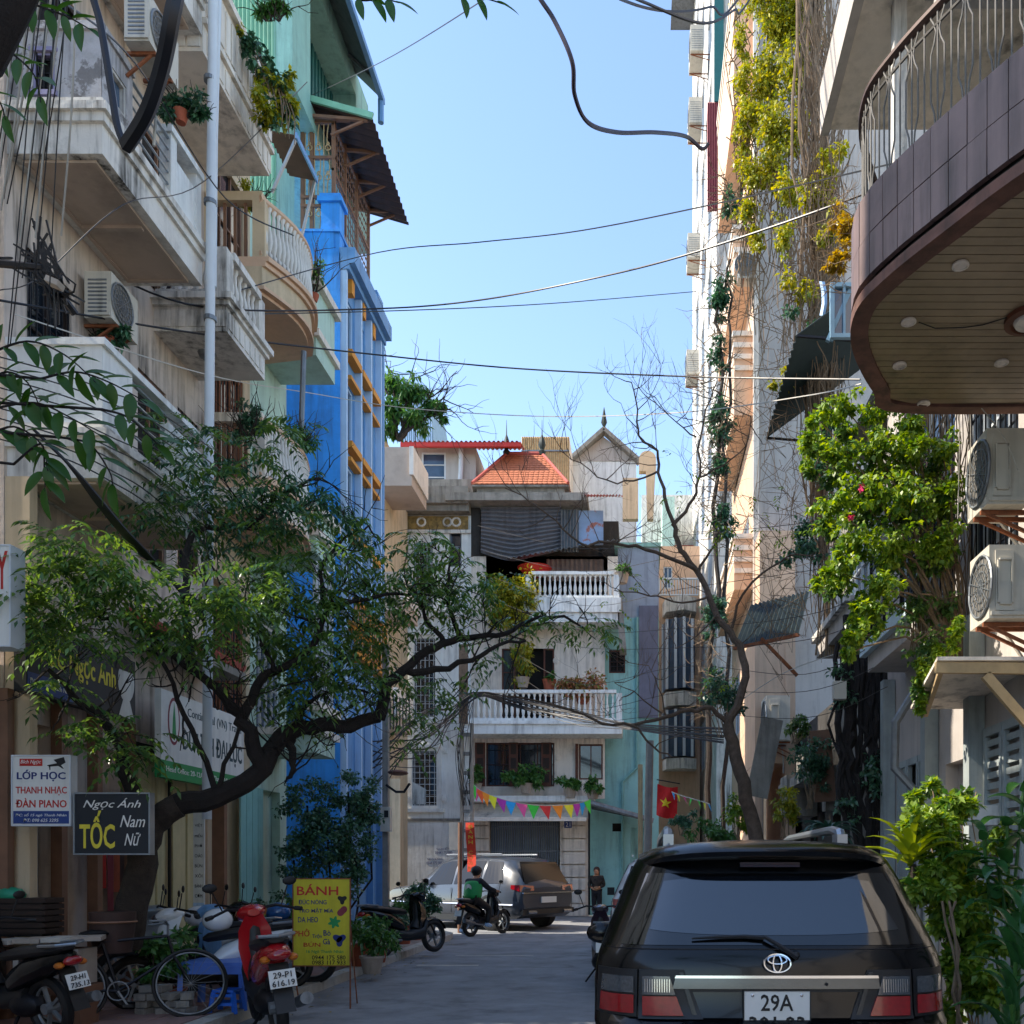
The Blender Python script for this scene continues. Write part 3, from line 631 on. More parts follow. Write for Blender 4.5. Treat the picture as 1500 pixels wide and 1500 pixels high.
# --- L5 blue house
XB = 6.1; BF = Fr((-XB, 0, 0), (0, 1, 0), (1, 0, 0)); E0, E1 = 18.8, 21.56
t = thing('blue_house', 'tall bright blue house with grey pilasters and ochre window ledges', 'house', (-8, 20, 0)); L5 = t
zt = zz(340, 18.8); zc = zz(385, 18.8)
bays = [(19.15, 19.75), (19.95, 20.5), (20.7, 21.2)]; rows = [(zz(505, 19), zz(425, 19)), (zz(640, 19), zz(552, 19)), (zz(770, 19), zz(672, 19)), (zz(905, 19), zz(800, 19))]
hs = [(a, b, z0, z1) for a, b in bays for z0, z1 in rows]+[(19.2, 21.2, .1, 2.9)]
body(t, BF, E0+.003, E1, 0, zt-.6, M_BLUEG, hs, 6)
fb_ = MB().add([FF(E0).p(a, b, 0) for a, b in ((-9.5, 0), (-XB+.02, 0), (-XB+.02, zc+.2), (-XB-.1, zc+.25), (-XB-.1, zt), (-9.5, zt))], [tuple(range(6))]); fb_.fb(FF(E0), -9.5, -XB+.02, zt-.001, zt+.05, -2.5, .03)
fb_.build('side_wall', M_BLUE, t)
MB().fb(BF, E0, E1+.05, zc, zc+.32, .0, .32).fb(BF, E0, E1+.02, zc-.12, zc-.001, .0, .2).build('cornice', M_BLUEG, t)
s = MB()
for a in (E0+.02, 19.82, 20.57, E1-.2): s.fb(BF, a, a+.09, 3, zc-.12, .002, .14)
s.build('pilaster', M_BLUEW, t)
MB().fb(BF, E1-.1, E1+.02, 0, zc-.12, .0, .16).build('corner_pilaster', M_BLUEG, t)
for a, b in bays:
    for k, (z0, z1) in enumerate(rows):
        window(t, BF, a, b, z0, z1, M_BLUEW, M_GLASSB, 2, 1)
        MB().fb(BF, a-.04, b+.04, z0-.16, z0-.02, .001, .17).build('ledge', M_ORANGE, t)
        if k < 1: MB().fb(BF, a-.02, a+.16, z1+.02, z1+.35, .001, .16).build('ledge_cap', M_ORANGE, t)
        elif k < 3: MB().fb(BF, a-.04, b+.04, z1+.02, z1+.1, .001, .15).build('ledge', M_ORANGE, t)
g = MB()
for i in range(16): a = E0+.25+i*.16; g.fb(BF, a, a+.03, zz(960, 19.6), zz(890, 19.6), .22, .25)
for z in (zz(960, 19.6), zz(925, 19.6), zz(890, 19.6)): g.fb(BF, E0+.2, E1-.2, z, z+.04, .2, .27)
g.fb(BF, E0+.2, E1-.2, zz(968, 19.6), zz(961, 19.6), 0, .27); g.build('balcony_railing', M_ORANGE, t)
# corner pillars on the parapet
for y in (E0+.02, E1-.1):
    s = MB(); zt0 = zt if y < 20 else zc+.3; s.fb(BF, y, y+.3, zt0-.6, zt0+.62, -.38, 0); s.fb(BF, y-.06, y+.36, zt0+.62, zt0+.72, -.44, .06); s.fb(BF, y-.02, y+.32, zt0+.72, zt0+.8, -.4, .02); s.build('corner_pillar', M_BLUE if y < 20 else M_BLUEG, t)
# --- cage on the roof
t = thing('roof_cage', 'rust brown iron cage with scroll bars on the blue house roof', 'roof cage', (-7, 20, zt+.05))
FFc = FF(18.85); xa, xb = xx(440, 18.85), xx(487, 18.85); zr = zz(175, 18.85)
s = MB()
for x in (xa, xb-.02, (xa+xb)/2-.14): s.fb(FFc, x, x+.07, zt+.05, zr, -.07, 0)
for z in (zr-.07, zz(232, 18.85), zz(290, 18.85), zz(303, 18.85)): s.fb(FFc, xa, xb+.05, z, z+.055, -.06, .006)
s.fb(FFc, xa, xb+.8, zr, zr+.08, -.08, 0)
for y in (19.6, 20.4, 21.3): s.box(xb-.03, xb+.04, y, y+.06, zt, zr+.7)
for z in (zt+.4, zt+1.3, zr-.1): s.box(xb-.02, xb+.03, 18.85, 21.4, z, z+.05)
s.build('frame', M_OWOOD, t)
s = MB()
def scroll(mb, x, z, q, sgn):
    mb.tube([FFc.p(x, z, 0)+Vector((sgn*q*(math.sin(k*.7)*(1-k*.09)), 0, .02*k+q*.8*(1-math.cos(k*.7))*(1-k*.09)*.5)) for k in range(10)], .012, 4)
for i in range(6):
    x = xa+.09+i*.095; pts = [FFc.p(x+.03*math.sin(k*.9)*(i % 2), zt+.08+k*(zr-zt-.16)/14, -.03) for k in range(15)]; s.tube(pts, .012, 4)
    if i % 2: 
        for z in (zt+.35, zt+1.1, zt+1.7): scroll(s, x, z, .07, 1); scroll(s, x, z, .07, -1)
s.build('scroll_bars', M_PALEW, t)
s = MB()
for i in range(17): y = 18.98+i*.15; s.box(xb-.005, xb+.01, y, y+.014, zt-.5, zr-.1)
for i in range(13): z = zt-.4+i*.2; s.box(xb-.004, xb+.016, 18.9, 21.35, z, z+.014)
s.build('mesh_panel', M_OWOOD, t)
s = MB()
corrug(s, (xx(437, 18.7), 18.7, zz(143, 18.7)), (0, 2.9, -.12), (1.52, 0, -.44), 15, .025)
s.build('corrugated_roof', M_BTIN, t)
MB().bar((xx(437, 18.6), 18.66, zz(140, 18.66)), (xx(545, 18.6), 18.66, zz(170, 18.66)), .05, .12).build('eave_flashing', M_GTIN, t)
s = MB()
for y in (18.75, 19.6, 20.5, 21.4): s.bar((-7.0, y, zr+.02), (-5.5, y, zr-.1), .05, .06); s.bar((xb, y, zr-.4), (-5.6, y, zr-.12), .04)
s.build('rafter', M_OWOOD, t)
s = MB()
for k in range(9): s.box(xb+.03, xb+.14, 19.35+.12*(k % 3), 19.43+.12*(k % 3), zt+.15-.25*(k//3), zt+.27-.25*(k//3))
s.build('hanging_pots', M_POTW, t)
# --- L6 green tin house
XG = 6.62; GF = Fr((-XG, 0, 0), (0, 1, 0), (1, 0, 0))
t = thing('green_tin_house', 'pale green sheet metal rooftop house with overhanging eave, highest at left', 'rooftop house', (-8.5, 20, 13))
s = MB(); corrug(s, (-8.3, 17.64, 13.6), (1.36, 0, 0), (0, 0, 7.2), 17, .02); s.build('corrugated_wall', M_GTIN, t)
MB().box(-8.3, -6.94, 17.68, 18.6, 13.6, 20.2).build('wall', M_MINT, t)
b = zz(118, 17.64); s = MB(); s.facade(GF, 17.64, 22.6, b, 20.25, [(18.6, 21.6, b+.4, 19.7)], .8)
s.add([GF.p(a, z, -.9) for a, z in ((17.7, b), (22.6, b), (22.6, 20.2), (17.7, 20.2))], [(0, 1, 2, 3)]); s.fb(GF, 17.64, 22.6, b-.02, b-.001, -1.6, 0)
s.add([GF.p(17.64, z, c) for z, c in ((b, -.35), (b, 0), (20.2, 0), (20.2, -.35))], [(0, 1, 2, 3)]); s.add([GF.p(22.6, z, c) for z, c in ((b, -1.6), (b, 0), (20.2, 0), (20.2, -1.6))], [(0, 1, 2, 3)]); s.build('street_wall', M_MINT, t)
s = MB()
for i in range(14): a = 18.7+i*.205; s.fb(GF, a, a+.12, b+.45, 19.6, -.6, -.5)
s.build('louvre', M_TEAL, t)
e0, e1 = 20.2, 22.75
s = MB(); xe = xx(513, 21.1*.958); s.add([(-8.3, 16.5, 21.8), (-6.0, 16.5, 19.62), (-6.0, 21.6, 19.58), (-8.3, 21.6, 21.8), (-8.3, 16.5, 21.88), (-6.0, 16.5, 19.7), (-6.0, 21.6, 19.66), (-8.3, 21.6, 21.88)], BOXF)
s.build('eave', M_TIN, t); MB().box(-6.05, -5.95, 16.5, 21.65, 19.5, 19.64).build('gutter', M_BLUEG, t); MB().tube([(-6.02, 21.55, 19.55), (-6.02, 21.55, 19.0)], .07, 8).build('downpipe', M_BLUEG, t)
s = MB(); s.bar((-6.6, 21, 20.1), (-6.05, 21, 19.58), .06); s.bar((-6.6, 19, 20.1), (-6.05, 19, 19.58), .06); s.build('rafter', M_TIN, t)
# canopy roof between L3 and cage (dark corrugated with blue edge)
t = thing('sheet_awning', 'grey corrugated awning with blue edge beside the rust brown cage', 'awning', (-6.2, 15.5, 12))
s = MB(); corrug(s, (-6.38, 15.8, 14.25), (0, 1.05, 0), (.5, 0, -.1), 9, .02); s.build('corrugated_sheet', M_BTIN, t); MB().bar((-5.87, 15.8, 14.15), (-5.87, 16.86, 14.15), .03, .1).build('edge', M_BLUEG, t)
MB().bar((-6.3, 15.85, 13.2), (-5.9, 15.85, 14.1), .04).bar((-6.3, 16.8, 12.4), (-5.9, 16.8, 14.1), .04).build('strut', M_STEEL, t)
# unseen houses added out of frame, heights shaped to pass or block sun and skylight
t = thing('low_house', 'unseen low cream house on the left, its walls shaped to pass and block sun', 'house', (-8, 7, 0)); body(t, LFR, 5.5, 7.04, 0, 4.2, M_CREAM, [(5.8, 6.8, .1, 3)]); body(t, LFR, 7.05, 8.15, 0, 11.5, M_CREAM, [(7.2, 7.9, .1, 3), (7.2, 7.9, 5, 7)], name='sun_block_wall'); body(t, LFR, 8.16, 9.14, 0, 3.6, M_CREAM, [], name='sun_slot_wall')
t = thing('tall_house', 'unseen tall cream house behind the camera on the left, shaped for its shade', 'house', (-8, -5, 0)); body(t, LFR, -1, 5.49, 0, 14, M_CREAM, [(a, a+1.2, z, z+1.6) for a in (-.5, 2) for z in (1, 5, 8.5)]); body(t, LFR, -20, -1.01, 0, 5.5, M_CREAM, [(a, a+1.2, z, z+1.6) for a in (-16, -11, -6) for z in (1, 3.5)], name='low_wing')  # unseen; tall part keeps sun off the balcony, low wing lets skylight in
t = thing('grey_house', 'unseen grey row house added behind the camera on the right for shade and reflections', 'house', (5, -5, 0)); body(t, RFR, -20, 2.39, 0, 6, M_GREY, [(a, a+1.2, z, z+1.6) for a in (-16, -11, -6, -1) for z in (1, 4)])  # added for shade and reflections, kept low to let skylight in
# shop fronts on the ground floor
t = thing('shop_front', 'dark shop front with timber posts and hanging clothes behind the haircut sign', 'shop front', (-6.3, 10.3, .1))
s = MB()
for a in (9.0, 9.85, 10.5, 11.2): s.fb(LFR, a, a+.1, .1, 3.35, .02, .14)
s.build('post', M_OWOOD, t)
s = MB()
for a, m_ in ((9.15, 0), (9.45, 0)): s.fb(LFR, a, a+.25, .1, 2.6, -.06, -.02)
s.build('door_leaf', M_SHUT, t)
for a, hh, cc in ((10.62, 1.3, M_OWOOD), (10.75, 1.1, M_INKR), (10.9, 1.4, M_MAROON), (11.03, 1.15, M_TERRA), (11.12, 1.5, M_BTIN)):
    s = MB(); s.add([LFR.p(a+.1*k/4-.05, z, .05+.03*(k % 2)) for z in (2.45, 2.45-hh) for k in range(5)], [(k, k+1, 6+k, 5+k) for k in range(4)]); s.build('hanging_cloth', cc, t)
t = thing('cream_folding_door', 'cream folding metal door with plus shaped bars behind the tree trunk', 'folding door', (-6.3, 12.2, .1))
for i in range(9): MB().fb(LFR, 11.35+i*.2, 11.53+i*.2, .12, 3.0, .02, .045+.02*(i % 2)).build('panel', M_CSHUT, t)
MB().fb(LFR, 11.32, 13.2, 3.0, 3.15, .0, .1).fb(LFR, 12.2, 12.24, .1, 3.0, .07, .1).build('frame', M_IRON, t)
t = thing('orange_post', 'slim orange timber post beside the small white notice board', 'post', (-6.1, 13.4, .1)); MB().box(-6.2, -6.02, 13.4, 13.5, .1, 3.1).build('shaft', M_OWOOD, t); MB().box(-6.22, -6.0, 13.38, 13.52, 3.1, 3.18).build('cap', M_PALEW, t)
t = thing('green_shutter', 'grey green panel door left of the climbing bush', 'door', (-6.2, 15, .1))
for i in range(4): MB().fb(LFR, 14.5+i*.22, 14.7+i*.22, .1, 2.9, .02, .05).build('panel', M_MINT, t)
# tiled canopy over shops
t = thing('tiled_canopy', 'small red tiled canopy over the travel shop sign', 'canopy', (-6, 12.3, 4.2))
tl = MB().tube([(0, 0, 0), (.62, 0, -.3)], .055, 6).mesh('roof_tile', M_RTIN)
for i in range(19): inst('roof_tile', tl, Matrix.Translation((-6.28, 11.35+i*.105, 4.75)), t)
MB().fb(LFR, 11.3, 13.35, 4.3, 4.4, .1, .62).build('fascia', M_CONC, t)
# white pipe
t = thing('white_pipe', 'tall white vertical pipe running up in front of the peach house', 'pipe', (xx(306, 11.2), 11.2, .1))
MB().tube([P(303, 1200, 11.2), P(306, 680, 11.2), P(308, 420, 11.2), P(313, -60, 11.2)], .058, 10).tube([P(313, 420, 11.25), P(315, 200, 11.25), P(322, -60, 11.25)], .035, 8).build('tube', M_FRAMEW, t, smooth=True)
s = MB()
for y_ in (640, 470, 300, 120): s.lathe([(.075, 0), (.075, .05)], P(308, y_, 11.2), 10)
s.build('collar', M_TIN, t)
# ---------------------------------------------------------------- CENTRE BLOCK across the junction
DC = 30.0; CF = FF(DC)
def cx(px): return xx(px, DC)
def cz(py): return zz(py, DC)
# white left wing
t = thing('white_corner_house', 'old white house with tall grilled windows and a gold band under its roof edge', 'house', (cx(620), DC+3, 0)); CW = t
H = [(cx(607), cx(638), cz(1050), cz(935)), (cx(604), cx(640), cz(1180), cz(1100)), (cx(606), cx(634), cz(905), cz(795)), (cx(658), cx(676), cz(830), cz(770))]
s = MB(); s.facade(CF, cx(520), cx(690), 0, cz(722), H, .16); s.add([CF.p(a, b, c) for a, b, c in ((cx(520), cz(722), 0), (cx(690), cz(722), 0), (cx(690), cz(722), -7), (cx(520), cz(722), -7))], [(0, 1, 2, 3)]); s.build('wall', M_WHITE2, t)
for h in H[:3]: window(t, CF, *h, M_TIN, M_GLASS, 2, 5, rec=.1, bars=5, hbars=9, bm=M_FRAMEW)
window(t, CF, *H[3], M_TIN, M_GLASS, 1, 2, rec=.1)
s = MB()
for h in H[:2]:
    s.fb(CF, h[0]-.16, h[0]-.001, h[2]-.1, h[3]+.1, 0, .06).fb(CF, h[1]+.001, h[1]+.16, h[2]-.1, h[3]+.1, 0, .06).fb(CF, h[0]-.25, h[1]+.25, h[2]-.22, h[2]-.101, 0, .14).fb(CF, h[0]-.2, h[1]+.2, h[3]+.101, h[3]+.2, 0, .1)
s.build('window_surround', M_WHITE2, t)
s = MB()
for px, py in ((597, 1170), (650, 1170), (650, 1098)): s.fb(CF, cx(px)-.13, cx(px)+.13, cz(py)-.13, cz(py)+.13, .0, .05); s.lathe([(.09, 0), (.09, .03), (.05, .04)], CF.p(cx(px), cz(py), .05), 10, Matrix.Rotation(math.radians(90), 3, 'X'))
s.build('rosette', M_WHITE2, t)
s = MB(); s.fb(CF, cx(545), cx(690), cz(746), cz(722), .0, .55); s.fb(CF, cx(545), cx(690), cz(755), cz(746)-.001, 0, .4); s.build('cornice', M_CONC, t)
MB().fb(CF, cx(553), cx(686), cz(776), cz(757), .001, .06).build('gold_band', mat('gold_mosaic', '#8d7440', .7, var=.5, scale=9, grime=.4), t)
for px in (586, 618, 656, 669):
    c = CF.p(cx(px), cz(766), .08); MB().tube([c+Vector((.13*math.cos(a), 0, .13*math.sin(a))) for a in [2*math.pi*i/14 for i in range(14)]], .035, 5, True).build('medallion', M_WHITE, t)
MB().fb(CF, cx(553), cx(690), cz(782), cz(777), .0, .08).fb(CF, cx(553), cx(690), cz(905), cz(895), 0, .1).build('string_course', M_WHITE, t)
s = MB(); s.fb(CF, cx(545), cx(692), cz(720), cz(700), -.3, -.1); s.build('terrace_parapet', M_CONC, t)
s = MB(); s.fb(CF, cx(553), cx(690), cz(1203), cz(1199), .0, .05); s.build('ledge', M_CONC, t)
for k, (px, py, wd) in enumerate(((652, 1243, .55), (650, 1249, .55), (637, 1258, .5), (636, 1264, .5))): text(('0944 175 580' if k % 2 else 'KHOAN BÊ TÔNG'), CF, cx(px), cz(py), .004, wd, .09, M_INKB, t)
# penthouse
t = thing('penthouse', 'rooftop room with white framed window and ribbed red roof edge', 'rooftop room', (cx(660), DC+2, cz(722)))
G = FF(DC+.8); gx = lambda p: xx(p, DC+.8); gz = lambda p: zz(p, DC+.8)
s = MB(); s.facade(G, gx(570), gx(697), gz(722), gz(655), [(gx(618), gx(653), gz(717), gz(663))], .1); s.add([G.p(a, b, c) for a, b, c in ((gx(697), gz(722), 0), (gx(697), gz(722), -5), (gx(697), gz(655), -5), (gx(697), gz(655), 0))], [(0, 1, 2, 3)]); s.build('wall', M_GREY, t)
window(t, G, gx(618), gx(653), gz(717), gz(663), M_FRAMEW, M_GLASSB, 1, 3, rec=.05)
s = MB(); corrug(s, G.p(gx(592), gz(657), .5), (gx(765)-gx(592), 0, 0), (0, 1.2, .28), 26, .03); s.build('corrugated_roof', M_RTIN, t)
MB().fb(G, gx(592), gx(765), gz(664), gz(657)-.02, .4, .5).build('fascia', M_INKR, t)
MB().tube([G.p(gx(676), gz(660), .1), G.p(gx(676), gz(690), .1), G.p(gx(673), gz(728), .1)], .08, 8).build('drainpipe', M_FRAMEW, t)
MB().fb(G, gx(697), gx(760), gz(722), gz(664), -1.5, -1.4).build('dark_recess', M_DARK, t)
s = MB()
for i in range(8): x = gx(712)+i*.16; s.fb(G, x, x+.02, gz(700), gz(668), -.5, -.48)
s.build('railing', M_RUST, t)
# main body with tower roof
t = thing('balcony_house', 'old cream house with stacked baluster balconies, brown shutters and a garage', 'house', (cx(790), DC+3, 0)); CM = t
HH = [(cx(712), cx(812), cz(1152), cz(1088)), (cx(848), cx(883), cz(1142), cz(1090)), (cx(735), cx(812), cz(1055), cz(950)), (cx(718), cx(820), .02, cz(1203)), (cx(712), cx(890), cz(882), cz(815))]
s = MB(); s.facade(CF, cx(690), cx(863), 0, cz(1170), HH, .25); s.facade(CF, cx(690), cx(886), cz(1170), cz(905), HH, .25); s.facade(CF, cx(690), cx(905), cz(905), cz(815), HH, .25); s.build('wall', M_CREAM, t)
MB().fb(CF, cx(690), cx(905), cz(815), cz(745), -4, -1.2).fb(CF, cx(880), cx(905), cz(815), cz(745), -1.2, -1.1).build('upper_wall', M_DCONC, t)
MB().fb(CF, cx(690), cx(703), cz(815), cz(742), -.5, 0).build('pillar', M_DCONC, t)
s = MB(); s.fb(CF, cx(658), cx(862), cz(744), cz(732)-.02, -.9, .64); s.build('roof_slab', M_CONC, t)
# window with shutters
h = HH[0]; w_ = window(t, CF, *h, M_WOOD, M_GLASS, 4, 2, rec=.1, bars=12, hbars=3)
for a0, a1 in ((h[0]-.35, h[0]-.02), (h[0]+.75, h[0]+1.05), (h[1]-.42, h[1]-.1)):
    o = MB().fb(CF, a0, a1, h[2], h[3], .02, .06).build('shutter', M_WOOD, t); s = MB()
    for i in range(3): z = h[2]+.12+i*.46; s.fb(CF, a0+.06, a1-.06, z, z+.34, .061, .07)
    s.build('shutter_panel', M_DWOOD, o)
window(t, CF, *HH[1], M_WOOD, M_GLASS, 2, 1, rec=.08); MB().fb(CF, cx(843), cx(847), HH[1][2], HH[1][3], 0, .08).build('shutter', M_WOOD, t)
h = HH[2]; window(t, CF, h[0], h[0]+.45, h[2], h[3], M_WOOD, M_GLASS, 1, 3, rec=.06); window(t, CF, h[1]-.35, h[1], h[2], h[3], M_WOOD, M_DARK, 1, 3, rec=.06)
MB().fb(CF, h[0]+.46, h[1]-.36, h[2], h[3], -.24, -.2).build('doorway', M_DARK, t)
# balconies
for (a, b, y0, y1, yt, nb, c) in ((cx(688), cx(912), 1082, 1064, 1020, 26, 1.1), (cx(775), cx(908), 922, 888, 850, 16, .9)):
    s = MB(); s.fb(CF, a, b, cz(y0), cz(y0)+.3, 0, c); s.fb(CF, a-.06, b+.06, cz(y0)+.3, cz(y1), 0, c+.08); s.build('balcony_slab', M_WHITE2, t)
    balustrade(t, CF, a+.2, b-.2, cz(y1), cz(yt)-cz(y1), c, nb, M_WHITE2, .16)
    s = MB(); s.fb(CF, a, a+.18, cz(y1), cz(yt)-.1, c-.17, c).fb(CF, b-.18, b, cz(y1), cz(yt)-.1, c-.17, c); s.build('corner_post', M_WHITE2, t)
s = MB(); s.add([CF.p(cx(a), cz(b), c) for c in (.0, .9) for a, b in ((905, 888), (912, 888), (918, 960), (908, 960))], BOXF); s.build('broken_bracket', M_CONC, t)
s = MB(); s.fb(CF, cx(690), cx(872), cz(1176), cz(1168), 0, .7); s.build('ledge_slab', M_WHITE2, t)
N = 8; s = MB(); pr = [(cz(1178)-.5*math.sin(i/N*math.pi/2)*1.1, .1+1.1*(1-math.cos(i/N*math.pi/2))) for i in range(N+1)]
s.add([CF.p(a, z, c) for z, c in pr for a in (cx(690), cx(862))], [(2*i, 2*i+1, 2*i+3, 2*i+2) for i in range(N)]); s.fb(CF, cx(690), cx(862), cz(1200)-.12, cz(1200), 1.1, 1.22); s.build('garage_canopy', M_CREAM, t)
g = MB()
for i in range(30): x = cx(719)+i*(cx(819)-cx(719))/30; g.fb(CF, x, x+.045, .03, cz(1204), -.1, -.07)
for z in (.5, 1.3, 2.1, 2.9): g.fb(CF, cx(719), cx(819), z, z+.04, -.068, -.05)
g.build('folding_gate', M_TIN, t)
for a0, a1 in ((cx(821), cx(858)), (cx(692), cx(717))):
    for i in range(8): MB().fb(CF, a0+random.uniform(0, .01), a1, .02+i*.42, .4+i*.42, .002, .12+random.uniform(0, .012)).build('stone_block', M_CREAM, t)
MB().fb(CF, cx(827), cx(838), cz(1213), cz(1203), .121, .14).build('house_number_plate', M_BSIGN, t); text('21', CF, cx(832.5), cz(1208), .142, .15, .14, M_INKW, t)
s = MB()
for px, py in ((815, 968), (817, 1110), (817, 1145)): s.lathe([(.11, 0), (.11, .03), (.06, .05)], CF.p(cx(px), cz(py), .0), 10, Matrix.Rotation(math.radians(90), 3, 'X'))
s.build('rosette', M_CREAM, t)
# upper curtain, tarps and corrugated awning
t2 = thing('roller_blind', 'sagging grey slatted blind across the top terrace', 'blind', CF.p(cx(765), cz(815), .2))
vs = []; nx, nz = 24, 60
for j in range(nz+1):
    for i in range(nx+1):
        u = i/nx; v = j/nz; px = 706+117*u; py = 745+(68+12*math.sin(u*math.pi*.8)-26*max(0, u-.45))*v; vs.append(CF.p(cx(px), cz(py), .15+.045*math.sin(v*75)+.10*math.sin(u*9+v*2)*v))
MB().add(vs, [(j*(nx+1)+i, j*(nx+1)+i+1, (j+1)*(nx+1)+i+1, (j+1)*(nx+1)+i) for j in range(nz) for i in range(nx)]).build('cloth', mat('grey_blind', '#6a6b70', .8, var=.15, scale=3, grime=.6), t2)
t2 = thing('patched_sheets', 'patched corrugated sheets and blue printed tarp right of the grey blind', 'sheet', CF.p(cx(850), cz(815), .2))
s = MB(); corrug(s, CF.p(cx(822), cz(812), .2), (cx(848)-cx(822), 0, 0), (0, 0, cz(750)-cz(812)), 6, .03); s.build('corrugated_sheet', M_TIN, t2)
s = MB(); s.fb(CF, cx(848), cx(884), cz(800), cz(750), .1, .13); s.build('printed_tarp', mat('printed_tarp', '#8fa6c4', .7, var=.2, scale=1.5, peel='#a86a5a'), t2)
s = MB(); corrug(s, CF.p(cx(858), cz(742), .9), (cx(912)-cx(858), 0, 0), (0, 1.2, .45), 12, .03); s.build('corrugated_roof', M_RTIN, t2)
t2 = thing('terrace_awning', 'bent corrugated awning with rusty curtain above the upper balusters', 'awning', CF.p(cx(850), cz(850), .4))
s = MB(); corrug(s, CF.p(cx(745), cz(826), .5), (cx(905)-cx(745), 0, .62), (0, .8, .25), 20, .03); s.build('corrugated_sheet', M_TIN, t2)
s = MB(); corrug(s, CF.p(cx(800), cz(850), -.1), (cx(884)-cx(800), 0, 0), (0, 0, cz(818)-cz(850)), 12, .03); s.build('rusty_curtain', mat('rust_streaked_sheet', '#6d5a50', .9, var=.3, scale=3, grime=.7), t2)
b = MB().lathe([(.3, 0), (.52, .22), (.56, .24), (.5, .22), (.3, .05)], CF.p(cx(785), cz(848), .35), 16); tag(b.build('plastic_basin', M_INKR, None, True), 'red plastic basin on the upper balcony rail', 'basin')
# hip roof tower
t2 = thing('tiled_tower', 'small tower with orange tiled hip roof and two dark finials', 'roof tower', (cx(762), DC+1.5, cz(732)))
yb, yf = DC+2.6, DC-.25; xl, xr = xx(692, yf), xx(832, yf); zb = zz(713, yf); ym = DC+1.2; zp = zz(667, ym); rl, rr = xx(742, ym), xx(794, ym)
MB().box(xl+.12, xr-.12, yf+.12, yb-.12, cz(735), zb).build('wall', M_CONC, t2)
MB().box(xl-.02, xr+.02, yf-.02, yb+.02, zb, zb+.06).build('eave', M_CONC, t2)
base = [Vector((xl, yf, zb+.07)), Vector((xr, yf, zb+.07)), Vector((xr, yb, zb+.07)), Vector((xl, yb, zb+.07))]; R0 = Vector((rl, ym, zp)); R1 = Vector((rr, ym, zp))
MB().add(base+[R0, R1], [(0, 1, 5, 4), (1, 2, 5), (2, 3, 4, 5), (3, 0, 4)]).build('roof_deck', M_TILE, t2)
s = MB()
def tiles(A, B_, C_, D_, rows=13):
    for j in range(rows):
        v0 = j/rows; v1 = (j+1.25)/rows; p0 = A.lerp(D_, v0); p1 = B_.lerp(C_, v0); q0 = A.lerp(D_, min(1, v1)); q1 = B_.lerp(C_, min(1, v1)); n = max(1, int((p1-p0).length/.16)); nn = (B_-A).cross(D_-A).normalized(); nn = nn if nn.z > 0 else -nn
        for i in range(n):
            o = .5/n*(j % 2); u0 = min(1, i/n+o); u1 = min(1, (i+.93)/n+o)
            if u1-u0 < .2/n: continue
            a, b, c, d = p0.lerp(p1, u0), p0.lerp(p1, u1), q0.lerp(q1, u1), q0.lerp(q1, u0); m_ = (a+b)/2-(d-a)*.15
            s.add([a+nn*.045, m_+nn*.05, b+nn*.045, c+nn*.02, d+nn*.02], [(0, 1, 2, 3, 4)])
tiles(base[0], base[1], R1, R0); tiles(base[3], base[0], R0, R0); tiles(base[1], base[2], R1, R1)
s.build('roof_tiles', M_TILE, t2, kind='stuff')
s = MB(); s.tube([R0+Vector((0, 0, .05)), R1+Vector((0, 0, .05))], .07, 6)
for a, b in ((base[0], R0), (base[1], R1)): s.tube([a.lerp(b, k/5)+Vector((0, 0, .05)) for k in range(6)], .06, 6)
s.build('ridge', M_RTIN, t2)
for R_ in (R0, R1): MB().lathe([(.1, 0), (.13, .12), (.06, .2), (.13, .34), (.09, .5), (.02, .7), (.005, 1.2)], R_, 8).build('finial', M_DGREEN, t2, True)
# mint wing
t = thing('mint_wing_house', 'turquoise house with grey tarpaulin strip and blue grey top floor', 'house', (cx(920), DC+3, 0)); MF = FF(DC+.35)
mx = lambda p: xx(p, DC+.35); mz = lambda p: zz(p, DC+.35)
h2 = [(mx(892), mx(916), mz(986), mz(952)), (mx(897), mx(910), mz(1218), mz(1206)), (mx(925), mx(950), .02, mz(1212))]
s = MB(); s.facade(MF, mx(850), mx(965), 0, mz(905), h2, .2); s.add([MF.p(mx(965), b, c) for b, c in ((0, 0), (0, -7), (mz(800), -7), (mz(800), 0))], [(0, 1, 2, 3)]); s.build('wall', mat('turquoise_plaster', '#8cc0c0', .85, var=.06, scale=2, bump=.2, grime=.5), t)
MB().fb(MF, mx(905), mx(965), mz(905), mz(802), -6, 0).build('upper_wall', mat('blue_grey_wall', '#8e9cac', .8, var=.06, grime=.4), t); MB().fb(MF, mx(900), mx(968), mz(802), mz(796), -6.1, .1).build('roof_edge', M_MINT, t)
window(t, MF, *h2[0], M_WOOD, M_DARK, 2, 2, bars=5, hbars=5); window(t, MF, *h2[1], M_DARK, M_DARK, 1, 1)
MB().fb(MF, mx(936), mx(964), mz(1052), mz(888), .05, .08).build('tarpaulin', mat('grey_tarp', '#5f6478', .6, var=.15, scale=2, grime=.3), t)
MB().tube([MF.p(mx(933), mz(905), .06), MF.p(mx(933), mz(1125), .06), MF.p(mx(912), mz(1145), .06), MF.p(mx(912), .1, .06)], .05, 7).build('drainpipe', mat('turq_pipe', '#6fa3a3', .6), t)
MB().fb(MF, mx(880), mx(884), mz(1000), mz(950), 0, .12).build('red_pipe', M_MAROON, t)
t = thing('dark_canopy', 'dark slanted sheet canopy over the turquoise house doorway', 'canopy', MF.p(mx(930), mz(1200), .5))
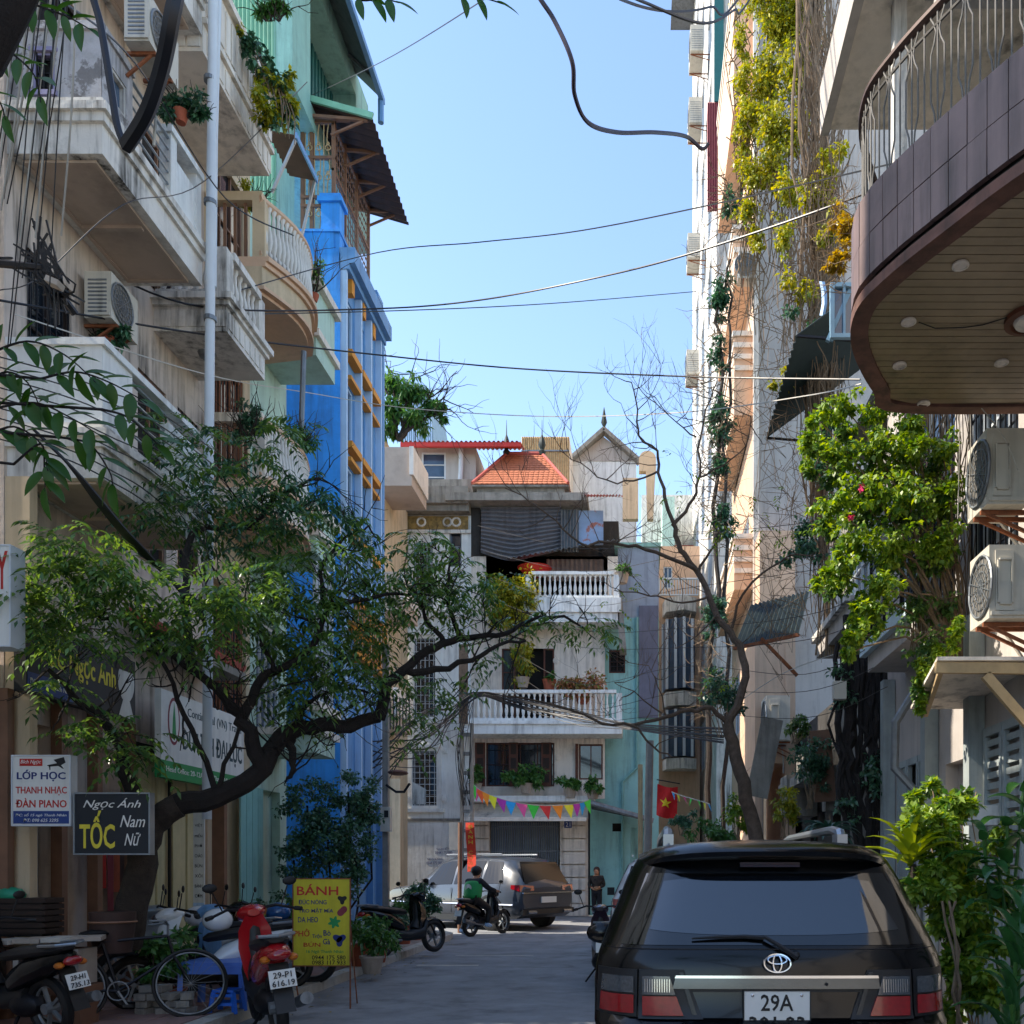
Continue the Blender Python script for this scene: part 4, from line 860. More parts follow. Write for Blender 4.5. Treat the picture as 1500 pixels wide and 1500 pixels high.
s = MB(); a0, a1 = mx(866), mx(945); s.add([MF.p(a0, mz(1182), .1), MF.p(a1, mz(1196), .1), MF.p(a1+.2, mz(1207), 1.6), MF.p(a0+.1, mz(1190), 1.6)]+[MF.p(a0, mz(1182)+.03, .1), MF.p(a1, mz(1196)+.03, .1), MF.p(a1+.2, mz(1207)+.03, 1.6), MF.p(a0+.1, mz(1190)+.03, 1.6)], BOXF); s.build('sheet', M_DGREEN, t)
MB().tube([MF.p(a0, mz(1180), 1.6), MF.p(a1+.25, mz(1206), 1.6)], .09, 7).build('rolled_edge', M_TIN, t)
MB().tube([MF.p(mx(866), .1, 1.3), MF.p(mx(866), mz(1190), 1.3)], .035, 6).build('pole', M_IRON, t)
# things behind the block
t = thing('gable_house', 'pale house with grey triangular gable rising behind the block', 'house', (cx(880), 37, 0)); G = FF(36.); gx = lambda p: xx(p, 36.); gz = lambda p: zz(p, 36.)
MB().fb(G, gx(800), gx(932), 0, gz(676), -6, 0).build('wall', M_WHITE2, t)
MB().prism(G, [(gx(838), gz(676)), (gx(931), gz(676)), (gx(884), gz(640))], -6, .02).build('gable', M_GREY, t)
s = MB()
for a, b in (((834, 679), (885, 634)), ((885, 634), (936, 679))): s.bar(G.p(gx(a[0]), gz(a[1]), .15), G.p(gx(b[0]), gz(b[1]), .15), .5, .14)
s.build('verge', M_CONC, t); MB().lathe([(.12, 0), (.15, .1), (.05, .25), (.12, .4), (.01, 1.0)], G.p(gx(885), gz(636), .1), 8).build('finial', M_DGREEN, t, True)
t = thing('water_tank_room', 'cream ribbed rooftop box behind the orange tiled tower', 'rooftop box', (cx(800), 35, 15)); s = MB(); G = FF(34.); gx = lambda p: xx(p, 34.); gz = lambda p: zz(p, 34.)
corrug(s, G.p(gx(764), gz(735), 0), (gx(834)-gx(764), 0, 0), (0, 0, gz(640)-gz(735)), 22, .02); s.build('corrugated_wall', M_PALEW, t); MB().fb(G, gx(764), gx(834), gz(735), gz(640), -3, -.05).build('back', M_CREAM, t); MB().fb(G, gx(764), gx(834), gz(662), gz(660), .02, .06).build('rail', M_TIN, t)
t = thing('arched_parapet', 'beige rooftop arch wall with rounded top above the turquoise house', 'roof wall', (cx(940), 34, 14)); s = MB()
s.prism(G, [(gx(912), gz(760)), (gx(935), gz(760)), (gx(935), gz(700)), (gx(912), gz(700))], -.3, 0); s.prism(G, [(gx(948), gz(760)), (gx(957), gz(760)), (gx(960), gz(690)), (gx(946), gz(690))], -.3, 0)
s.prism(G, [(gx(936), gz(690)), (gx(961), gz(690))]+[(gx(948.5+12.5*math.cos(a)), gz(672-12*math.sin(a))) for a in [math.pi*i/8 for i in range(9)]], -.3, .002); s.build('wall', M_BEIGE, t)
t = thing('blue_tin_gable', 'blue grey sheet metal shed far behind the potted rooftop tree', 'shed', (cx(630), 40, 0)); G = FF(40.); s = MB()
s.prism(G, [(xx(590, 40), 0), (xx(635, 40), 0), (xx(635, 40), zz(640, 40)), (xx(625, 40), zz(565, 40)), (xx(590, 40), zz(555, 40))], -4, 0); s.build('wall', mat('blue_tin', '#7d97a8', .6, .2, var=.12, grime=.3), t)
s = MB()
for i in range(14): x = xx(592, 40)+i*.09; s.fb(G, x, x+.03, 10, zz(572, 40), .0, .03)
s.build('rib', M_BLUEW, t)
# beige balcony building at the far left corner
t = thing('far_corner_house', 'beige house beyond the junction with slab balconies beside the blue house', 'house', (-9, 27.5, 0))
G = FF(27.); gx = lambda p: xx(p, 27.); gz = lambda p: zz(p, 27.)
MB().fb(G, gx(455), gx(562), 0, gz(640), -2.8, 0).build('wall', M_BEIGE, t)
for y0, y1, x1, x2 in ((728, 640, 613, 580), (905, 845, 600, 575), (1070, 1030, 590, 575)):
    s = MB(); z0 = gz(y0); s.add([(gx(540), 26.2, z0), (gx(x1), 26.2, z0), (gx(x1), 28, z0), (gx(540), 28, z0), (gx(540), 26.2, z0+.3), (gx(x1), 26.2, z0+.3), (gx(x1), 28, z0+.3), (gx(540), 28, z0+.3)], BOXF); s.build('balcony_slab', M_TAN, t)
    MB().box(gx(x1)-.06, gx(x1)+.06, 26.15, 28.0, z0+.3, z0+1.1).build('parapet', M_CREAM, t); MB().box(gx(545), gx(x1)-.061, 26.2, 26.3, z0+.301, z0+1.1).build('parapet', M_TAN, t)
MB().fb(G, gx(560), gx(585), .1, gz(1140), -.2, -.1).build('yellow_door_wall', M_BEIGE, t)
s = MB()
for i in range(12): s.fb(G, gx(560)+i*.09, gx(560)+i*.09+.03, gz(1075), gz(1030), .85, .87)
s.build('railing', M_IRON, t)
# far end of the lane
t = thing('bay_window_house', 'sunlit narrow house with bay windows far down the lane', 'house', (2.2, 43, 0)); G = FF(42.); gx = lambda p: xx(p, 42.); gz = lambda p: zz(p, 42.)
hs = [(gx(972), gx(985), gz(b), gz(a)) for a, b in ((830, 862), (960, 1000))]
MB().facade(G, gx(955), gx(1025), 0, gz(800), hs, .2).add([G.p(gx(955), b, c) for b, c in ((0, 0), (0, -8), (gz(800), -8), (gz(800), 0))], [(0, 1, 2, 3)]).build('wall', M_SALM, t)
for h in hs: window(t, G, *h, M_FRAMEW, M_GLASSB, 2, 2)
for y0, y1 in ((905, 885), (1040, 1020), (1130, 1115)):
    s = MB(); s.vprism([(gx(970), 42), (gx(975), 41), (gx(1000), 40.6), (gx(1018), 41), (gx(1018), 42)], gz(y0), gz(y1)); s.build('bay_base', M_WHITE, t)
for y0, y1 in ((1015, 915), (1112, 1045)):
    s = MB(); s.vprism([(gx(971), 42), (gx(976), 41.1), (gx(1000), 40.7), (gx(1016), 41.1), (gx(1016), 42)], gz(y0), gz(y1)); o = s.build('bay_window', M_GLASSB, t); s = MB()
    for px, yy in ((971, 42), (976, 41.05), (988, 40.8), (1000, 40.65), (1012, 41)): s.box(gx(px)-.06, gx(px)+.06, yy-.06, yy+.06, gz(y0), gz(y1))
    s.build('mullion', M_FRAMEW, o)
rails(t, G, gx(965), gx(1020), gz(883), gz(860), 1.2, nv=14, m=M_FRAMEW, r=.03)
t = thing('red_roof_far_house', 'small far house with red awning and pale upper wall in the lane', 'house', (3, 52, 0)); G = FF(50.)
MB().fb(G, xx(940, 50), xx(1035, 50), 0, zz(725, 50), -8, 0).build('wall', M_WHITE, t); MB().fb(G, xx(984, 50), xx(1030, 50), zz(815, 50), zz(808, 50), .0, 1.0).build('awning', M_RTIN, t)
s = MB().fb(G, xx(968, 50), xx(985, 50), 0, zz(760, 50), .01, 3).build('wing_wall', M_MINTW, t)
MB().box(-14, 14, 80, 84, 0, 14).build('backdrop', M_GREY, None); o = bpy.data.objects['backdrop']; o.name = 'far_building'; WL['far_building'] = o.location.copy(); tag(o, 'plain grey building closing the far end of the lane', 'building')
# ---------------------------------------------------------------- RIGHT ROW
RX = 3.3
def rbody(t, a0, a1, b1, m, holes=(), x0=RX, b0=0, dp=8, name='wall'):
    return body(t, Fr((x0, 0, 0), (0, 1, 0), (-1, 0, 0)), a0, a1, b0, b1, m, holes, dp, name=name)
# R1 curved balcony house
t = thing('curved_balcony_house', 'house with large curved balcony, tiled fascia and boarded underside at upper right', 'house', (5, 5, 0)); R1t = t
rbody(t, 2.4, 7.4, 12, M_GREY, [(3.2, 4.6, 6, 8.6), (5.0, 6.6, 6, 8.6), (3, 6.8, .1, 3)], x0=3.6)
RF1 = Fr((3.6, 0, 0), (0, 1, 0), (-1, 0, 0))
window(t, RF1, 3.2, 4.6, 6, 8.6, M_FRAMEW, M_GLASSB, 3, 1); window(t, RF1, 5.0, 6.6, 6, 8.6, M_FRAMEW, M_GLASSB, 3, 1)
ZS = 5.3
out = smooth_path([(3.6, 7.45, 0), (2.12, 7.45, 0), (1.83, 7.12, 0), (1.54, 6.55, 0), (1.46, 6.12, 0), (1.56, 5.78, 0), (1.78, 5.36, 0), (2.08, 4.86, 0), (2.6, 4.2, 0), (3.6, 3.4, 0)], 6)
out = [(p.x, p.y) for p in out]
def inset(e): 
    o = []
    for i, (x, y) in enumerate(out):
        a = out[max(i-1, 0)]; b = out[min(i+1, len(out)-1)]; tx, ty = b[0]-a[0], b[1]-a[1]; l = math.hypot(tx, ty) or 1; o.append((x-ty/l*e if False else x+(-ty/l)*-e, y+(tx/l)*-e))
    return o
# orientation: path runs +y side -> -y side, interior is to the +x side
def band2(mb, e0, z0, z1, e1=None):
    o = [(x, y) for x, y in inset(e0)]; n = len(o); q = inset(e1 if e1 is not None else e0+.06)
    mb.add([(x, y, z0) for x, y in o]+[(x, y, z1) for x, y in o]+[(x, y, z0) for x, y in q]+[(x, y, z1) for x, y in q],
           [f for i in range(n-1) for f in ((i, i+1, n+i+1, n+i), (2*n+i, 3*n+i, 3*n+i+1, 2*n+i+1), (i, 2*n+i, 2*n+i+1, i+1), (n+i, n+i+1, 3*n+i+1, 3*n+i))])
SG = 1
ti = inset(.3); cxm = sum(x for x, y in out)/len(out)
if sum(x for x, y in ti)/len(ti) < cxm: SG = -1
_inset = inset
def inset(e): return _inset(e*SG)
M_FTILE = mat('purple_grey_tile', '#786460', .55, var=.14, scale=3, grime=.8); M_RIM = mat('rusty_rim', '#6b4a3e', .8, var=.3, scale=8, grime=.6)
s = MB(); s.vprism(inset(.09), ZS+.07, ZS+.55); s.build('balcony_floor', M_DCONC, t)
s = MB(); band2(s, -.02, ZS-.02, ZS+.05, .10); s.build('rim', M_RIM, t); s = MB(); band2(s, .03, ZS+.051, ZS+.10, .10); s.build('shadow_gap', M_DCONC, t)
# fascia tiles, two courses, each a piece
def along(pts, step):
    L = [0]
    for i in range(1, len(pts)): L.append(L[-1]+math.dist(pts[i], pts[i-1]))
    r = []; s_ = 0
    while s_ < L[-1]:
        j = max(k for k in range(len(L)) if L[k] <= s_+1e-9); j = min(j, len(pts)-2); f = (s_-L[j])/max(L[j+1]-L[j], 1e-9); r.append((pts[j][0]*(1-f)+pts[j+1][0]*f, pts[j][1]*(1-f)+pts[j+1][1]*f)); s_ += step
    return r
ft = along(inset(.0), .135)
for r_, (z0, z1) in enumerate(((ZS+.11, ZS+.37), (ZS+.376, ZS+.66))):
    for i in range(len(ft)-1):
        p = Vector((*ft[i], 0)); q = Vector((*ft[i+1], 0)); d = (q-p).normalized(); n_ = Vector((-d.y, d.x, 0)); p = p+d*.003; q = q-d*.003
        if n_.x > 0: n_ = -n_
        e = n_*(.012+random.uniform(0, .005)); MB().add([Vector((v.x, v.y, z))+k for z in (z0, z1) for v, k in ((p, -n_*.02), (q, -n_*.02), (q, e), (p, e))], BOXF).build('fascia_tile', M_FTILE, t)
# soffit boards
M_BOARD = mat('brown_soffit_board', '#8d7a60', .38, var=.2, scale=3, grime=.35)
ins = inset(.1)
def xmin_at(y):
    c = []
    for i in range(len(ins)-1):
        (x0, y0), (x1, y1) = ins[i], ins[i+1]
        if (y0-y)*(y1-y) <= 0 and y0 != y1: c.append(x0+(x1-x0)*(y-y0)/(y1-y0))
    return min(c) if c else None
y = 3.7
while y < 7.32:
    a = xmin_at(y+.005); b = xmin_at(y+.068)
    if a is not None and b is not None: MB().add([(a, y, ZS), (3.6, y, ZS), (3.6, y+.07, ZS), (b, y+.07, ZS), (a, y, ZS+.03), (3.6, y, ZS+.03), (3.6, y+.07, ZS+.03), (b, y+.07, ZS+.03)], BOXF).build('soffit_board', M_BOARD, t)
    y += .078
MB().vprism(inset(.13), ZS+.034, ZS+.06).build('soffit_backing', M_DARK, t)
for px, py in ((1407, 387), (1331, 470), (1318, 534), (1467, 530), (1353, 590)):
    d = F*(ZS-EYE)/(VY-py); c = Vector((xx(px, d), d, ZS-.014)); MB().lathe([(.05, .012), (.052, 0), (.04, -.006), (.038, .004)], c, 18).build('downlight', M_CREAM, t, True)
d = F*(ZS-EYE)/(VY-465); MB().lathe([(.17, .012), (.17, -.02), (.13, -.03), (.12, -.012)], (xx(1510, d), d, ZS-.01), 24).build('lamp_ring', M_WOOD, t, True); MB().lathe([(.115, 0), (.1, -.03), (.02, -.05)], (xx(1510, d), d, ZS-.015), 24).build('lamp_bowl', M_CREAM, t, True)
MB().tube([P(1346, 472, F*3.69/800), P(1370, 481, F*3.69/790), P(1410, 480, F*3.69/790), P(1440, 476, F*3.69/793), P(1475, 465, F*3.69/805)], .004, 5).build('lamp_cable', M_CABLE, t)
# railing
rt = along(inset(.06), .052); Z0, Z1 = ZS+.66, ZS+1.42
s = MB(); s.tube([(x, y, Z1) for x, y in inset(.06)], .028, 7); s.build('handrail', M_HRAIL, t, True); s = MB(); s.tube([(x, y, Z0+.05) for x, y in inset(.06)], .012, 5); s.tube([(x, y, Z1-.1) for x, y in inset(.06)], .01, 5); s.build('lower_rail', M_BARS, t)
for i, (x, y) in enumerate(rt):
    s = MB(); nx_, ny_ = rt[min(i+1, len(rt)-1)]; dx, dy = (nx_-x), (ny_-y); k = i % 4
    if k in (0, 2): s.tube([(x, y, Z0), (x, y, Z1)], .006, 5)
    elif k == 1: s.tube([(x+dx*.5*f, y+dy*.5*f, Z0+q) for q, f in ((0, 0), (.04, 1.4), (.14, 1.0), (.22, 0), (.5, 0), (.56, 1), (.62, 1.5), (.68, .8), (.72, 0), (.76, 0))], .006, 5)
    else: s.tube([(x-dx*.5*f, y-dy*.5*f, Z0+q) for q, f in ((0, 0), (.04, 1.4), (.14, 1.0), (.22, 0), (.5, 0), (.56, 1), (.62, 1.5), (.68, .8), (.72, 0), (.76, 0))], .006, 5)
    s.build('baluster_bar', M_BARS, t)
s = MB()
for y_ in (3.9, 4.6, 5.4, 6.2, 7.0): s.box(2.95, 3.02, y_, y_+.06, Z0, 8.7)
s.build('glazing_post', M_FRAMEW, t); MB().box(2.98, 2.99, 3.9, 7.05, Z0, 8.7).build('glazing', M_GLASSB, t)
MB().box(2.0, 2.1, 7.2, 7.3, Z0-.1, 8.8).build('corner_post', M_WHITE, t)
MB().lathe([(.16, 0), (.19, .2), (.2, .21)], (2.55, 5.4, Z0+.02), 16).build('tub', M_TIN, t, True)
# R2 house with AC units, beams and slab
t = thing('shutter_house', 'shaded grey house with louvred shutters and pale balcony edge at right', 'house', (5, 10, 0)); R2t = t
ho = [(8.0, 9.2, 4.35, 7.2), (9.6, 11.6, 4.35, 7.2), (7.8, 8.7, .1, 2.9), (8.95, 9.9, .1, 2.7), (10.3, 11.6, .1, 2.9)]
rbody(t, 7.45, 12.2, 8.6, M_GREY, ho)
for h in ho[:2]: window(t, RFR, *h, M_FRAMEW, M_GLASS, 4, 2, bars=10, hbars=6)
for h, k in ((ho[2], 2), (ho[4], 3)):
    wdt = (h[1]-h[0])/k
    for i in range(k):
        a = h[0]+i*wdt; o = MB().fb(RFR, a+.01, a+.06, .1, h[3], .0, .05).fb(RFR, a+wdt-.06, a+wdt-.01, .1, h[3], .0, .05).fb(RFR, a+.06, a+wdt-.06, h[3]-.08, h[3], .0, .05).fb(RFR, a+.06, a+wdt-.06, 1.1, 1.2, .0, .05).build('shutter', M_SHUT, t)
        for j in range(16):
            z = 1.22+j*.1 if h is ho[2] else None
            if z and z < h[3]-.1: MB().fb(RFR, a+.062, a+wdt-.062, z, z+.06, .01+.02*(j % 1), .03).build('slat', M_SHUT, o)
        MB().fb(RFR, a+.062, a+wdt-.062, .12, 1.09, .012, .03).build('lower_panel', M_SHUT, o)
        if h is ho[4] and i != 1: MB().fb(RFR, a+.062, a+wdt-.062, 1.21, h[3]-.081, .012, .03).build('upper_panel', M_SHUT, o)
s = MB()
for a in (8.75, 10.1, 11.8): s.fb(RFR, a, a+.16, .1, 4.0, .01, .16)
s.build('pilaster', M_SHUT, t)
zs = zz(985, 11.4)
s = MB(); s.fb(RFR, 9.4, 11.4, zs, zs+.34, 0, .46); s.build('balcony_slab', M_GREY, t); MB().fb(RFR, 9.36, 11.5, zs+.2, zs+.33, .462, .54).build('slab_edge', mat('pale_blue_edge', '#b8ccd2', .7), t)
s = MB()
for k in range(8): z = zs+.45+k*.13; s.bar(RFR.p(9.4, z, .42), RFR.p(11.4, z, .42), .015)
for a in (9.4, 10.1, 10.8, 11.4): s.bar(RFR.p(a, zs+.34, .42), RFR.p(a, zs+1.4, .42), .03)
s.build('railing', M_IRON, t)
MB().tube([RFR.p(10.2, 3.6, .2), RFR.p(10.2, 3.2, .45), RFR.p(10.25, 2.7, .45), RFR.p(10.2, 2.4, .2), RFR.p(10.2, .2, .2)], .05, 7).build('drainpipe', M_TIN, t)
ac_unit('upper cream air conditioner below the boarded balcony at right', Fr((3.3, 0, 0), (0, 1, 0), (-1, 0, 0)), 7.3, zz(738, 7.3), .21, .42, .6, .33, panel=True)
ac_unit('lower cream air conditioner below the boarded balcony at right', Fr((3.3, 0, 0), (0, 1, 0), (-1, 0, 0)), 7.3, zz(905, 7.3), .19, .42, .58, .33, panel=True)
t = thing('timber_bracket_awning', 'pale timber awning with diagonal strut at the right edge', 'awning', (3.0, 7.8, 2.4))
s = MB(); zb = zz(978, 7.6); s.bar((2.75-.3, 7.6, zb), (4.2, 7.6, zb-.02), .05, .09); s.bar((2.5, 7.6, zb), (2.9, 9.3, zb-.1), .04, .06); s.build('beam', M_PALEW, t)
MB().bar((2.86, 7.6, zb-.06), (3.55, 7.6, zb-.85), .05, .08).build('strut', M_PALEW, t)
MB().add([(2.45, 7.55, zb+.05), (4.2, 7.55, zb+.05), (4.2, 9.3, zb-.05), (2.75, 9.3, zb-.05), (2.45, 7.55, zb+.08), (4.2, 7.55, zb+.08), (4.2, 9.3, zb-.02), (2.75, 9.3, zb-.02)], BOXF).build('sheet', M_CREAM, t)
MB().box(2.95, 3.3, 8.35, 8.43, 1.98, 2.1).box(2.95, 3.3, 8.35, 8.43, 2.1, 2.16).build('lintel', M_WHITE, t)
# R3 house: overhanging upper floors, vines
t = thing('overhang_house', 'cream house whose upper floor soffit juts over the lane above the vines', 'house', (5, 13.5, 0)); R3t = t
rbody(t, 12.2, 15.0, 7.3, M_CONC, [(12.6, 13.6, .1, 2.8), (13.9, 14.7, 1, 2.8), (12.6, 14.6, 5.3, 6.9)])
MB().box(3.3, 9, 12.2, 15.0, 8.2, 8.3).build('roof', M_CONC, t)
window(t, RFR, 12.6, 14.6, 5.3, 6.9, M_FRAMEW, M_GLASSB, 5, 2)
zs = zz(965, 14.9); MB().fb(RFR, 12.6, 14.9, zs, zs+.35, 0, .42).build('balcony_slab', M_GREY, t); MB().fb(RFR, 12.5, 14.95, zs+.25, zs+.34, .422, .5).build('slab_edge', M_WHITE, t)
t = thing('cream_overhang', 'smooth cream balcony underside jutting over the vines at the top right', 'balcony', (3, 8.2, 8.3))
zo = 8.4; dfar = F*(zo-EYE)/(VY-190); xo = (1205-VX)/F*dfar
MB().box(xo, 6, 6.2, dfar, zo, zo+.3).build('slab', M_CREAM, t); MB().box(xo-.02, xo+.06, 6.2, dfar+.02, zo-.04, zo+.4).build('edge_beam', M_GREY, t); MB().box(3.3, 6, 7.47, 8.55, zo+.3, 13).build('wall', M_CREAM, t)
MB().box(2.05, 2.9, 5.6, 6.6, 7.8, 7.86).box(2.1, 2.85, 5.65, 6.55, 7.7, 7.79).build('canopy_box', M_GREY, t)
# green awning + window
t = thing('green_awning', 'dark green corrugated awning below the window among the vines', 'awning', (3, 12.5, 7))
za = zz(450, 12.4); s = MB(); corrug(s, (3.6, 12.2, za+.6), (0, 2.9, 0), (-1.5, 0, -1.1), 16, .02); s.build('corrugated_sheet', M_DGREEN, t)
s = MB(); s.bar((3.3, 12.2, za-.6), (2.1, 12.2, za-.5), .03); s.bar((3.3, 15.1, za-.6), (2.1, 15.1, za-.5), .03); s.build('strut', M_IRON, t)
t = thing('window_canopy', 'blue framed glass window canopy beside the pink tiled balcony', 'window', (2.6, 10.5, 7.6)); G = FF(11.2)
window(t, G, xx(1215, 11.2), xx(1256, 11.2), zz(498, 11.2), zz(418, 11.2), mat('blue_frame', '#7f9fb0', .5), M_GLASSB, 2, 1, rec=0)
MB().bar(P(1212, 500, 11.2), P(1250, 415, 11.2), .05).bar(P(1218, 500, 11.2), P(1256, 415, 11.2), .03).build('sloping_rail', mat('blue_frame', '#7f9fb0', .5), t)
# R4 low jumble
t = thing('low_stone_house', 'low dark weathered house overgrown with roots below the black awning', 'house', (5, 18, 0))
rbody(t, 15.0, 26.2, 4.6, M_DCONC, [(15.6, 16.8, .1, 2.6), (17.5, 19, .1, 2.7), (20, 21.5, .1, 2.6), (17.3, 18.4, 3.2, 4.2), (22.5, 24, .1, 2.6)], x0=3.55)
s = MB(); G = FF(15.4); s.fb(G, 2.95, 3.5, zz(1135, 15.4), zz(1120, 15.4), -4, 0); s.build('stone_lintel', M_CONC, t)
s = MB(); s.fb(FF(16), 3.0, 3.5, 3.2, 3.7, -1.5, 0).fb(FF(18), 2.9, 3.5, 2.6, 3.4, -.8, 0).fb(FF(15.5), 3.15, 3.5, 2.55, 3.2, -.3, 0); s.build('broken_masonry', M_CONC, t)
t = thing('beige_return_wall', 'beige corner wall with an air conditioner beneath the black awning', 'wall', (3, 20.5, 0)); G = FF(20.2)
MB().fb(G, xx(1106, 20.2), xx(1150, 20.2), zz(1118, 20.2), zz(925, 20.2), -3, 0).build('panel', M_SALM, t); MB().fb(G, xx(1150, 20.2), xx(1165, 20.2), 0, zz(925, 20.2), -3, .02).fb(G, xx(1106, 20.2), xx(1116, 20.2), 0, zz(1119, 20.2), -3, 0).build('edge_pillar', M_SALM, t)
ac_unit('grey air conditioner on the beige corner wall below the black awning', Fr((3.2, 0, 0), (0, 1, 0), (-1, 0, 0)), 19.3, zz(1085, 19.3), .02, .8, .95, .5, panel=True)
t = thing('black_awning', 'black corrugated awning on a rusty strut over the bare tree', 'awning', (2.8, 16.5, 6))
s = MB(); d = 16.; A = P(1075, 950, 15.4); Bq = P(1100, 887, 17.2); Cq = P(1205, 872, 16.2); Dq = P(1170, 930, 14.6)
corrug(s, A, Dq-A, Bq-A, 14, .02); s.build('corrugated_sheet', M_DGREEN, t); MB().bar(P(1115, 935, 15), P(1168, 990, 15), .05).bar(A, Dq, .05).build('strut', M_RUST, t)
# R5 tall grey house
t = thing('tall_grey_house', 'tall grey and salmon house with stacked box balconies, crept over by vines', 'house', (6, 29, 0)); D5 = 26.2
FR5 = Fr((3.3, 0, 0), (0, 1, 0), (-1, 0, 0))
s = MB(); s.facade(FR5, D5, 32.5, 0, 30, [(27.5, 31.5, z, z+2) for z in (6, 10.2, 14.4, 18.6, 22.8)], .15); s.build('street_wall', M_SALM, t)
MB().add([FF(D5).p(a, b, 0) for a, b in ((3.3, 0), (10, 0), (10, 30), (3.3, 30))], [(0, 1, 2, 3)]).build('side_wall', M_GREY, t)
for z in (6, 10.2, 14.4, 18.6, 22.8): window(t, FR5, 27.5, 31.5, z, z+2, M_FRAMEW, M_GLASSB, 5, 1)
for y0, y1, w0 in ((866, 780, .0), (612, 485, .0), (160, -40, .0), (420, 330, 0)):
    z0, z1 = zz(y0, 26.6), zz(y1, 26.6)
    s = MB(); s.fb(FR5, 26.45, 31.8, z0, z1-.25, 0, .55); s.build('box_balcony', M_SALM, t); s = MB()
    for k in range(4): s.fb(FR5, 26.4, 31.85, z1-.24-k*.33+.001*k, z1-.1-k*.33, 0, .6-.02*k)
    s.build('moulding', M_CREAM, t)
s = MB().fb(FF(D5), xx(1106, D5), xx(1156, D5), zz(960, D5), zz(796, D5), 0, 1.0); s.build('side_box', M_SALM, t)
MB().fb(FR5, D5-.1, D5-.001, 0, 30, -.12, .04).build('corner_trim', M_CREAM, t)
MB().fb(FF(D5), 4.4, 10, zz(800, D5), zz(795, D5), .001, .05).build('string_course', M_SALM, t)
ac_unit('air conditioner high on the salmon wall beside the vines', FF(26.3), xx(1080, 26.3), zz(420, 26.3), .0, .5, .75, .4, bracket=True)
# R6 tall white
t = thing('tall_white_house', 'very tall narrow white house with maroon sheet strip and wall air conditioners', 'house', (6, 40, 0))
X6 = 2.95; F6 = Fr((X6, 0, 0), (0, 1, 0), (-1, 0, 0)); hs = [(a, a+2.2, z, z+2.4) for a in (37, 41, 45) for z in np.arange(6, 46, 3.6)]
body(t, F6, 34.8, 50, 0, 52, M_WHITE, hs, 6)
for a in (37, 41, 45):
    for z in np.arange(6, 46, 3.6): window(t, F6, a, a+2.2, z, z+2.4, M_FRAMEW, M_GLASSB, 2, 1)
s = MB(); corrug(s, FF(34.7).p(xx(1036, 34.7), zz(310, 34.7), .0), (xx(1056, 34.7)-xx(1036, 34.7), 0, 0), (0, 0, zz(150, 34.7)-zz(310, 34.7)), 8, .02); s.build('maroon_sheet', M_MAROON, t)
MB().fb(FF(34.7), xx(1046, 34.7), xx(1060, 34.7), zz(150, 34.7), 52, .0, .05).build('teal_panel', M_TEAL, t)
for k, py in enumerate((75, 180, 378, 548)): ac_unit(('topmost', 'second', 'third', 'lowest')[k]+' air conditioner jutting from the tall white house edge', F6, 38+k*1.0, zz(py, 38+k), .25, 1.2, 1.1, .55, bracket=True)
s = MB(); s.fb(F6, 36, 50, 47, 47.1, .0, 1.2); s.build('fin', M_TIN, t)
# washing sheet
t = thing('hanging_sheet', 'pale blue sheet hanging among the dry vines', 'cloth', P(1205, 460, 13)); s = MB(); s.add([P(1200+8*u+4*math.sin(v*3), 412+50*v, 12.8+.06*math.sin(u*9)) for v in (0, .33, .66, 1) for u in (0, .5, 1)], [(3*j+i, 3*j+i+1, 3*j+i+4, 3*j+i+3) for j in range(3) for i in range(2)]); s.build('cloth', M_BLUEW, t)
# ---------------------------------------------------------------- VEHICLES
def interp(tab, z):
    if z <= tab[0][0]: return tab[0][1]
    for (a, u), (b, v) in zip(tab, tab[1:]):
        if z <= b: return u+(v-u)*(z-a)/(b-a)
    return tab[-1][1]
def wheel(t, c, r, w, side=1, rim=None, ax=(1, 0, 0), spokes=5, tread=True):
    """wheel with axis ax"""
    c = Vector(c); A = Vector(ax).normalized(); Q = A.to_track_quat('Z', 'Y').to_matrix()
    o = MB().lathe([(r*.62, -w/2), (r*.93, -w/2), (r, -w/2+.02), (r, w/2-.02), (r*.93, w/2), (r*.62, w/2)], c, 28, Q).build('tyre', M_BLACK, t, True)
    s = MB().lathe([(r*.63, -w*.42), (r*.66, w*.47), (r*.58, w*.47), (r*.55, w*.2)], c, 24, Q)
    for i in range(spokes):
        a = 2*math.pi*i/spokes; v = Q @ Vector((math.cos(a), math.sin(a), 0)); s.bar(c+A*w*.35*side+v*.03, c+A*w*.42*side+v*r*.62, r*.16, .03)
    s.lathe([(r*.16, w*.3*side), (r*.16, w*.48*side), (r*.02, w*.5*side)], c, 12, Q); s.build('rim', rim or M_SILVER, o, True); return o
# --- near black SUV (rear view). local: x lateral, y forward from rear, z up
SUVX, SUVY = .705, 4.62
t = thing('parked_suv', 'black parked suv seen from behind with chrome tail strip and spoiler', 'car', (SUVX, SUVY, 0)); SUV = t
HWt = [(.3, .80), (.5, .88), (.8, .94), (1.0, .94), (1.11, .93), (1.2, .90), (1.29, .868), (1.4, .82), (1.5, .785), (1.6, .74), (1.66, .70), (1.7, .64), (1.725, .56)]
YRt = [(.3, .06), (.5, 0), (.78, 0), (.84, .09), (1.0, .10), (1.12, .11), (1.2, .15), (1.4, .26), (1.56, .35), (1.62, .37), (1.66, .37), (1.7, .42), (1.725, .5)]
def hw(z): return interp(HWt, z)
def rear(x, z):
    h = hw(z); return interp(YRt, z)+.24*min(1, abs(x)/h)**9+.03*(x/h)**2
def suvp(x, y, z): return Vector((SUVX+x, SUVY+y, z))
